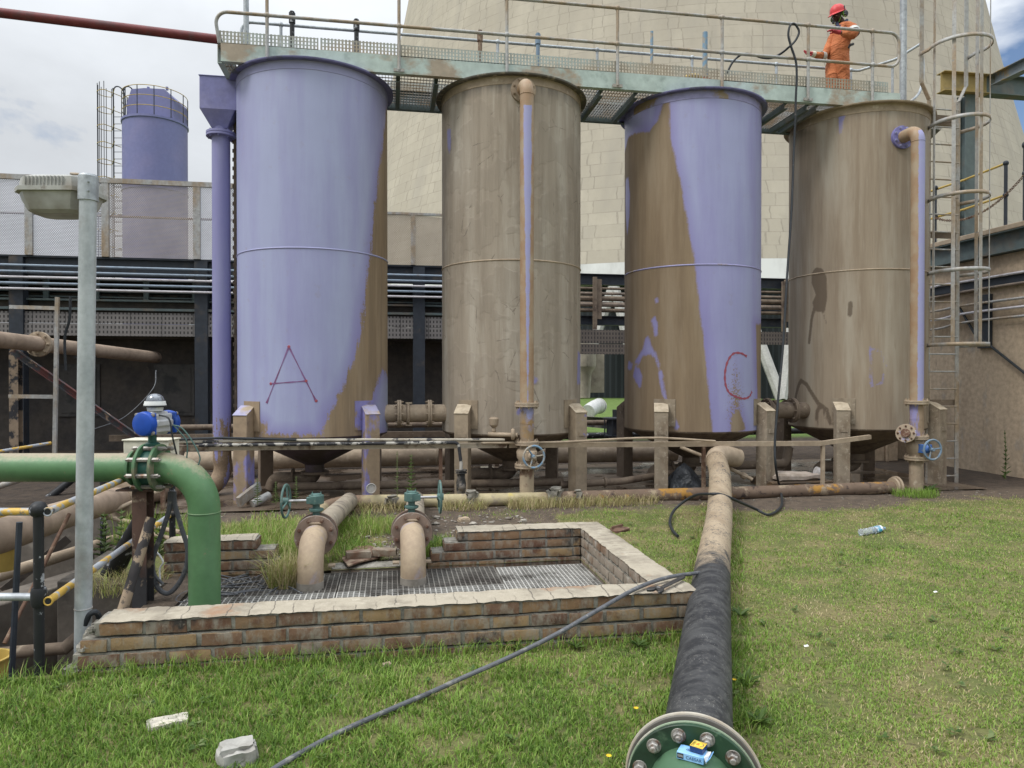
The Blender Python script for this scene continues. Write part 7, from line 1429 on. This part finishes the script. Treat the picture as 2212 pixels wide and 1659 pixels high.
for k in range(150):
    d_ = 2.4 + 5.5 * rnd.random(); b_ = rnd.uniform(-.8, .8); x, y = _rt.x * b_ * d_ + math.sin(YAW) * d_, _rt.y * b_ * d_ + math.cos(YAW) * d_
    if y > 8.3 or inside_excl(x, y) or bare(x, y) > .4 or np.min((PX_[:, 0] - x) ** 2 + (PX_[:, 1] - y) ** 2) < .02: continue
    for q in range(rnd.randint(5, 11)):
        a = q * 2.4 + rnd.random(); l = rnd.uniform(.018, .042); o = Vector((x + rnd.uniform(-.02, .02), y + rnd.uniform(-.02, .02), gz(x, y) + .012 + .014 * rnd.random())); dd = Vector((math.cos(a), math.sin(a), rnd.uniform(0, .5))); s = Vector((-dd.y, dd.x, 0)) * l * .3
        mb.add([o, o + dd * l * .55 + s, o + dd * l, o + dd * l * .55 - s], [(0, 1, 2, 3)]); ti += [rnd.random()] * 4
lw = obj('lawn_weeds', mb, GLF, None); lw['kind'] = 'stuff'; lw['label'] = 'small broad leaved weeds scattered through the lawn'; lw['category'] = 'weeds'
lw.data.attributes.new('tint', 'FLOAT', 'POINT').data.foreach_set('value', ti)
for px, py, lab in ((1014, 1655, 'yellow flower at the bottom edge left of the flange'), (1017, 1653, ''), (1092, 1526, 'yellow flower in the lawn left of the black pipe'), (1488, 1637, ''), (1586, 1474, 'yellow flower right of the long black pipe'), (668, 1105, 'yellow flower in the tall grass by the left elbow pipe')):
    if not lab: continue
    px, py = {1014: (1315, 1640), 1092: (1374, 1636 - 100)}.get(px, (px, py)); b = PZ(px, py, .03); T = thing('yellow_flower', lab, 'flower', b); mb = MB()
    for k in range(10): a = k * .628; d = Vector((math.cos(a), math.sin(a), .25)); s = Vector((-d.y, d.x, 0)) * .003; mb.add([b + Vector((0, 0, .012)), b + d * .009 + s + Vector((0, 0, .012)), b + d * .013 + Vector((0, 0, .014)), b + d * .009 - s + Vector((0, 0, .012))], [(0, 1, 2, 3)])
    obj('petals', mb, wmat('flower_yellow', (.75, .50, .02), (), .6, 0, 0) if 'flower_yellow' not in bpy.data.materials else bpy.data.materials['flower_yellow'], T); mb = MB(); mb.tube([b - Vector((0, 0, .03)), b + Vector((0, 0, .011))], .0015, 5); obj('stem', mb, bpy.data.materials['weed_stem'], T)
# ------------------------------------------------------------------ the person on the walkway
PDp = 11.12
def J(px, py, dd=0.0): return PD(px, py, PDp + dd)
def skin(name, verts, edges, mat, parent, sub=2, root=0):
    me = bpy.data.meshes.new('sk'); me.from_pydata([v[0] for v in verts], edges, []); o = bpy.data.objects.new('sk', me); C.objects.link(o)
    o.modifiers.new('skin', 'SKIN'); lay = me.skin_vertices[0].data if me.skin_vertices else me.skin_vertices.new().data
    for i, v in enumerate(verts): r = v[1]; lay[i].radius = r if isinstance(r, tuple) else (r, r); lay[i].use_root = (i == root)
    s = o.modifiers.new('sub', 'SUBSURF'); s.levels = s.render_levels = sub
    dg = bpy.context.evaluated_depsgraph_get(); dg.update(); nm = bpy.data.meshes.new_from_object(o.evaluated_get(dg)); bpy.data.objects.remove(o)
    nm.name = name; nm.polygons.foreach_set('use_smooth', [True] * len(nm.polygons)); return meshobj(name, nm, parent, mat)
feet = J(1810, 205); zf = 5.617
PT = thing('person', 'person in orange coveralls, red helmet and red gloves leaning on the walkway rail', 'person', (feet.x, feet.y, zf))
skm = wmat('dark_skin', (.075, .045, .034), [((.10, .06, .045), 12, .5, .65)], .5, 0, .05)
orange = NT('orange_cotton'); n = orange.noise(7, 6, .6); wv = orange.noise(3.2, 5, .6, orange.vec((1, 1, 1.6)), 1.5)
orange.bump(orange.math('ADD', wv, orange.math('MULTIPLY', n, .3)), 1.0, .07); oc = orange.mix(orange.rng(n, .4, .65), (.53, .185, .08), (.43, .14, .06)); ORM = orange.done(oc, .85, 0, .2)
# joints in picture order: pelvis, chest, neck, head, shoulders, elbows, wrists, hips, knees, ankles
pel, wai, che, nek = J(1809, 121), J(1813, 98), J(1822, 72), J(1822, 52); hed = J(1810, 34)
shR, elR, wrR = J(1806, 66, .10), J(1780, 123, -.02), J(1753, 116, -.12)
shL, elL, wrL = J(1840, 55, -.12), J(1846, 77, -.28), J(1809, 69, -.30)
hiR, knR, anR, toR = J(1801, 132, .06), J(1797, 168, .0), J(1800, 203, .05), J(1788, 207, -.02)
hiL, knL, anL, toL = J(1817, 133, -.06), J(1820, 168, -.03), J(1830, 203, 0), J(1818, 208, -.08)
for v in (anR, anL): v.z = zf + .09
for v in (toR, toL): v.z = zf + .035
B = [(pel, .10), (wai, .095), (che, .11), (nek, .05), (shR, .05), (elR, .036), (wrR, .026), (shL, .05), (elL, .036), (wrL, .026), (hiR, .07), (knR, .05), (anR, .036), (toR, .03), (hiL, .07), (knL, .05), (anL, .036), (toL, .03)]
Eb = [(0, 1), (1, 2), (2, 3), (2, 4), (4, 5), (5, 6), (2, 7), (7, 8), (8, 9), (0, 10), (10, 11), (11, 12), (12, 13), (0, 14), (14, 15), (15, 16), (16, 17)]
fdir = Vector((-.90, -.30, -.30)).normalized()      # the way the face looks: left and a little down
hside = Vector((fdir.y, -fdir.x, 0)).normalized(); hup = hside.cross(fdir) * 1.0; hup = hup if hup.z > 0 else -hup
hc_ = hed
nb = len(B)
B += [(nek.lerp(hc_, .55), .052), (hc_ - hup * .055 + fdir * .015, (.062, .058)), (hc_ + hup * .01, (.084, .078)), (hc_ + hup * .075 - fdir * .01, (.075, .07))]
Eb += [(3, nb), (nb, nb + 1), (nb + 1, nb + 2), (nb + 2, nb + 3)]
skin('body', B, Eb, skm, PT, 2, 0)
# face: nose, brows, lips, ears
mb = MB()
def ell(c, r, n=10): 
    q = MB(); q.ball((0, 0, 0), 1, n); mb.add([c + hside * (v[0] * r[0]) + fdir * (v[1] * r[1]) + hup * (v[2] * r[2]) for v in q.v], q.f)
ell(hc_ + fdir * .085 - hup * .022, (.017, .02, .022)); ell(hc_ + fdir * .076 - hup * .062, (.028, .012, .008)); ell(hc_ + fdir * .074 - hup * .076, (.024, .012, .008)); ell(hc_ + fdir * .078 + hup * .008, (.05, .014, .01)); ell(hc_ + fdir * .055 - hup * .105, (.034, .03, .022))
for s in (-1, 1): ell(hc_ + hside * s * .082 - hup * .02 - fdir * .01, (.012, .022, .034)); ell(hc_ + hside * s * .045 + fdir * .06 - hup * .035, (.026, .02, .022))
obj('face_features', mb, skm, PT)
mb = MB()
for s in (-1, 1): ell(hc_ + hside * s * .031 + fdir * .079 - hup * .006, (.013, .008, .008))
obj('eye', mb, wmat('eye_white', (.45, .42, .40), (), .3, 0, 0), PT)
# coveralls: thicker, over the body, open at neck, wrists and ankles
elR2 = elR.lerp(wrR, .78); elL2 = elL.lerp(wrL, .80)
Cv = [(pel, (.19, .165)), (wai, (.18, .155)), (J(1816, 85), (.19, .155)), (che, (.19, .15)), (J(1823, 58), (.125, .10)), (shR, .088), (shR.lerp(elR, .55), .066), (elR, .066), (elR2, .050), (shL, .090), (shL.lerp(elL, .6), .078), (elL, .072), (elL2, .056), (hiR, .125), (hiR.lerp(knR, .5), .118), (knR, .105), (knR.lerp(anR, .8), .085), (hiL, .125), (hiL.lerp(knL, .5), .118), (knL, .105), (knL.lerp(anL, .8), .085)]
Ec = [(0, 1), (1, 2), (2, 3), (3, 4), (3, 5), (5, 6), (6, 7), (7, 8), (3, 9), (9, 10), (10, 11), (11, 12), (0, 13), (13, 14), (14, 15), (15, 16), (0, 17), (17, 18), (18, 19), (19, 20)]
cv = skin('coveralls', Cv, Ec, ORM, PT, 3, 0)
for v in cv.data.vertices:
    p = v.co; q = mnoise.noise_vector(Vector((p.x * 6, p.y * 6, p.z * 9))); v.co = p + q * .012 + mnoise.noise_vector(p * 22) * .005
# reflective bands, belt line, collar, pocket
silver = wmat('silver_reflective_tape', (.50, .50, .47), [((.38, .36, .33), 9, .5, .65)], .45, .2)
for a_, b_, f, r in ((elR, wrR, .12, .069), (shL, elL, .62, .089)):
    c = a_.lerp(b_, f); mb = MB(); d = (b_ - a_).normalized(); mb.lathe([(r, -.032), (r + .003, -.028), (r + .003, .028), (r, .032)], c, d, 24, caps=False); obj('reflective_band', mb, silver, PT)
mb = MB(); mb.tube(bez([J(1829, 44, .05), J(1822, 53, -.09), J(1812, 58, -.11), J(1808, 50, -.02)], 6), .026, 10); obj('collar', mb, wmat('navy_collar', (.03, .035, .07), (), .8), PT)
mb = MB(); mb.tube(bez([J(1843, 95, -.10), J(1836, 98, -.13), J(1832, 104, -.13)], 5), [.02] * 11, 8); obj('pocket_radio', mb, M['black'], PT)
# helmet
rd = wmat('red_helmet_plastic', (.55, .045, .05), [((.60, .12, .11), 6, .5, .65)], .45, 0, .05)
hb = hc_ + hup * .045 - fdir * .012; mb = MB(); vs = []; n, m_ = 28, 9
for j in range(m_ + 1):
    el = (j / m_) * PI / 2
    for i in range(n):
        a = 2 * PI * i / n; r = math.cos(el) ** .75; vs.append(hb + hside * (math.cos(a) * .108 * r) + fdir * (math.sin(a) * .135 * r) + hup * (math.sin(el) * .125))
mb.add(vs, [(j * n + i, j * n + (i + 1) % n, (j + 1) * n + (i + 1) % n, (j + 1) * n + i) for j in range(m_) for i in range(n)])
vs = []
for i in range(n):
    a = 2 * PI * i / n; f = max(0, math.sin(a)); 
    for k, e in enumerate((0.0, .012 + .05 * f ** 1.5)): vs.append(hb + hside * (math.cos(a) * (.108 + e * .8)) + fdir * (math.sin(a) * (.135 + e)) - hup * (.006 * k + .03 * k * f))
mb.add(vs, [(2 * i, 2 * i + 1, (2 * i + 3) % (2 * n), (2 * i + 2) % (2 * n)) for i in range(n)]); hl = obj('helmet', mb, rd, PT, sharp=60)
mb = MB(); mb.tube([hb + hside * .0 + fdir * (.13 * math.sin(a)) + hup * (.122 * math.cos(a) + .004) for a in np.linspace(-.9, .9, 9)], .008, 6); obj('helmet_ridge', mb, rd, hl)
# ear muffs, boom microphone, chin strap
for s in (-1, 1):
    e = hc_ + hside * s * .105 - hup * .015 - fdir * .03; mb = MB(); mb.lathe([(.038, -.02), (.046, -.012), (.046, .016), (.034, .03)], e, hside * s, 18); mb.tube([e, e + hup * .07 + fdir * .0, e + hup * .115 - fdir * .015], .009, 6); obj('ear_muff', mb, M['black'], PT)
    mb = MB(); mb.torus(e, hside * s, .047, .005, 20, 6); obj('ear_muff_trim', mb, wmat('lime_trim', (.20, .50, .06), (), .5) if s < 0 else bpy.data.materials['lime_trim'], PT)
mb = MB(); e = hc_ + fdir * .17 + hup * .02 - hside * .02; mb.tube([e, e - hup * .11], .008, 6); mb.box(e - hup * .12, (.03, .03, .03)); obj('microphone', mb, M['black'], PT)
mb = MB(); mb.tube(bez([hc_ + hside * .085 - fdir * .0 + hup * .02, hc_ + hside * .05 + fdir * .06 - hup * .09, hc_ + fdir * .07 - hup * .125, hc_ - hside * .05 + fdir * .06 - hup * .09, hc_ - hside * .085 + hup * .02], 5), .004, 5); obj('chin_strap', mb, bpy.data.materials['lime_trim'], PT)
# gloves with five fingers each
glv = wmat('red_rubber_glove', (.40, .04, .05), [((.28, .03, .035), 14, .5, .65)], .6)
def glove(wr, fore, palm_n, curl, spread, name='glove'):
    f = fore.normalized(); n_ = (palm_n - f * palm_n.dot(f)).normalized(); s_ = f.cross(n_)
    V = [(wr - f * .05, .040), (wr, .034), (wr + f * .045, (.040, .022)), (wr + f * .085, (.042, .02))]; E = [(0, 1), (1, 2), (2, 3)]
    o = skin(name, V, E, glv, PT, 2, 1)
    for k, (off, L) in enumerate(((-.030, .070), (-.010, .078), (.011, .074), (.031, .058))):
        b = wr + f * .082 + s_ * off; d0 = (f + s_ * off * spread - n_ * .05).normalized(); d1 = (d0 * math.cos(curl) + n_ * math.sin(curl)); d2 = (d0 * math.cos(curl * 1.9) + n_ * math.sin(curl * 1.9))
        skin('finger', [(b, .0115), (b + d0 * L * .45, .0108), (b + d0 * L * .45 + d1 * L * .32, .010), (b + d0 * L * .45 + d1 * L * .32 + d2 * L * .27, .0088)], [(0, 1), (1, 2), (2, 3)], glv, o, 2, 0)
    b = wr + f * .03 - s_ * .034; d0 = (f * .6 - s_ * .8 + n_ * .2).normalized(); d1 = (f * .9 - s_ * .35 + n_ * .3).normalized(); skin('thumb', [(b, .014), (b + d0 * .04, .012), (b + d0 * .04 + d1 * .035, .010)], [(0, 1), (1, 2)], glv, o, 2, 0)
glove(wrR, wrR - elR + Vector((0, 0, -.01)), Vector((.1, -.85, .5)), .22, 5.0)
glove(wrL, (wrL - elL), Vector((0, .2, -1)), .45, 1.5)
mb = MB(); mb.tube([elR2, wrR - (wrR - elR).normalized() * .0], [.047, .042], 16); obj('cuff', mb, M['cream'], PT)
boot = wmat('dark_boot_leather', (.03, .027, .025), (), .6)
for a_, t_ in ((anR, toR), (anL, toL)):
    skin('boot', [(a_ + Vector((0, 0, .12)), .055), (a_ + Vector((0, 0, -.02)), .055), (a_.lerp(t_, .6) - Vector((0, 0, .02)), (.055, .045)), (t_ + (t_ - a_) * .4, (.048, .03))], [(0, 1), (1, 2), (2, 3)], boot, PT, 2, 1)
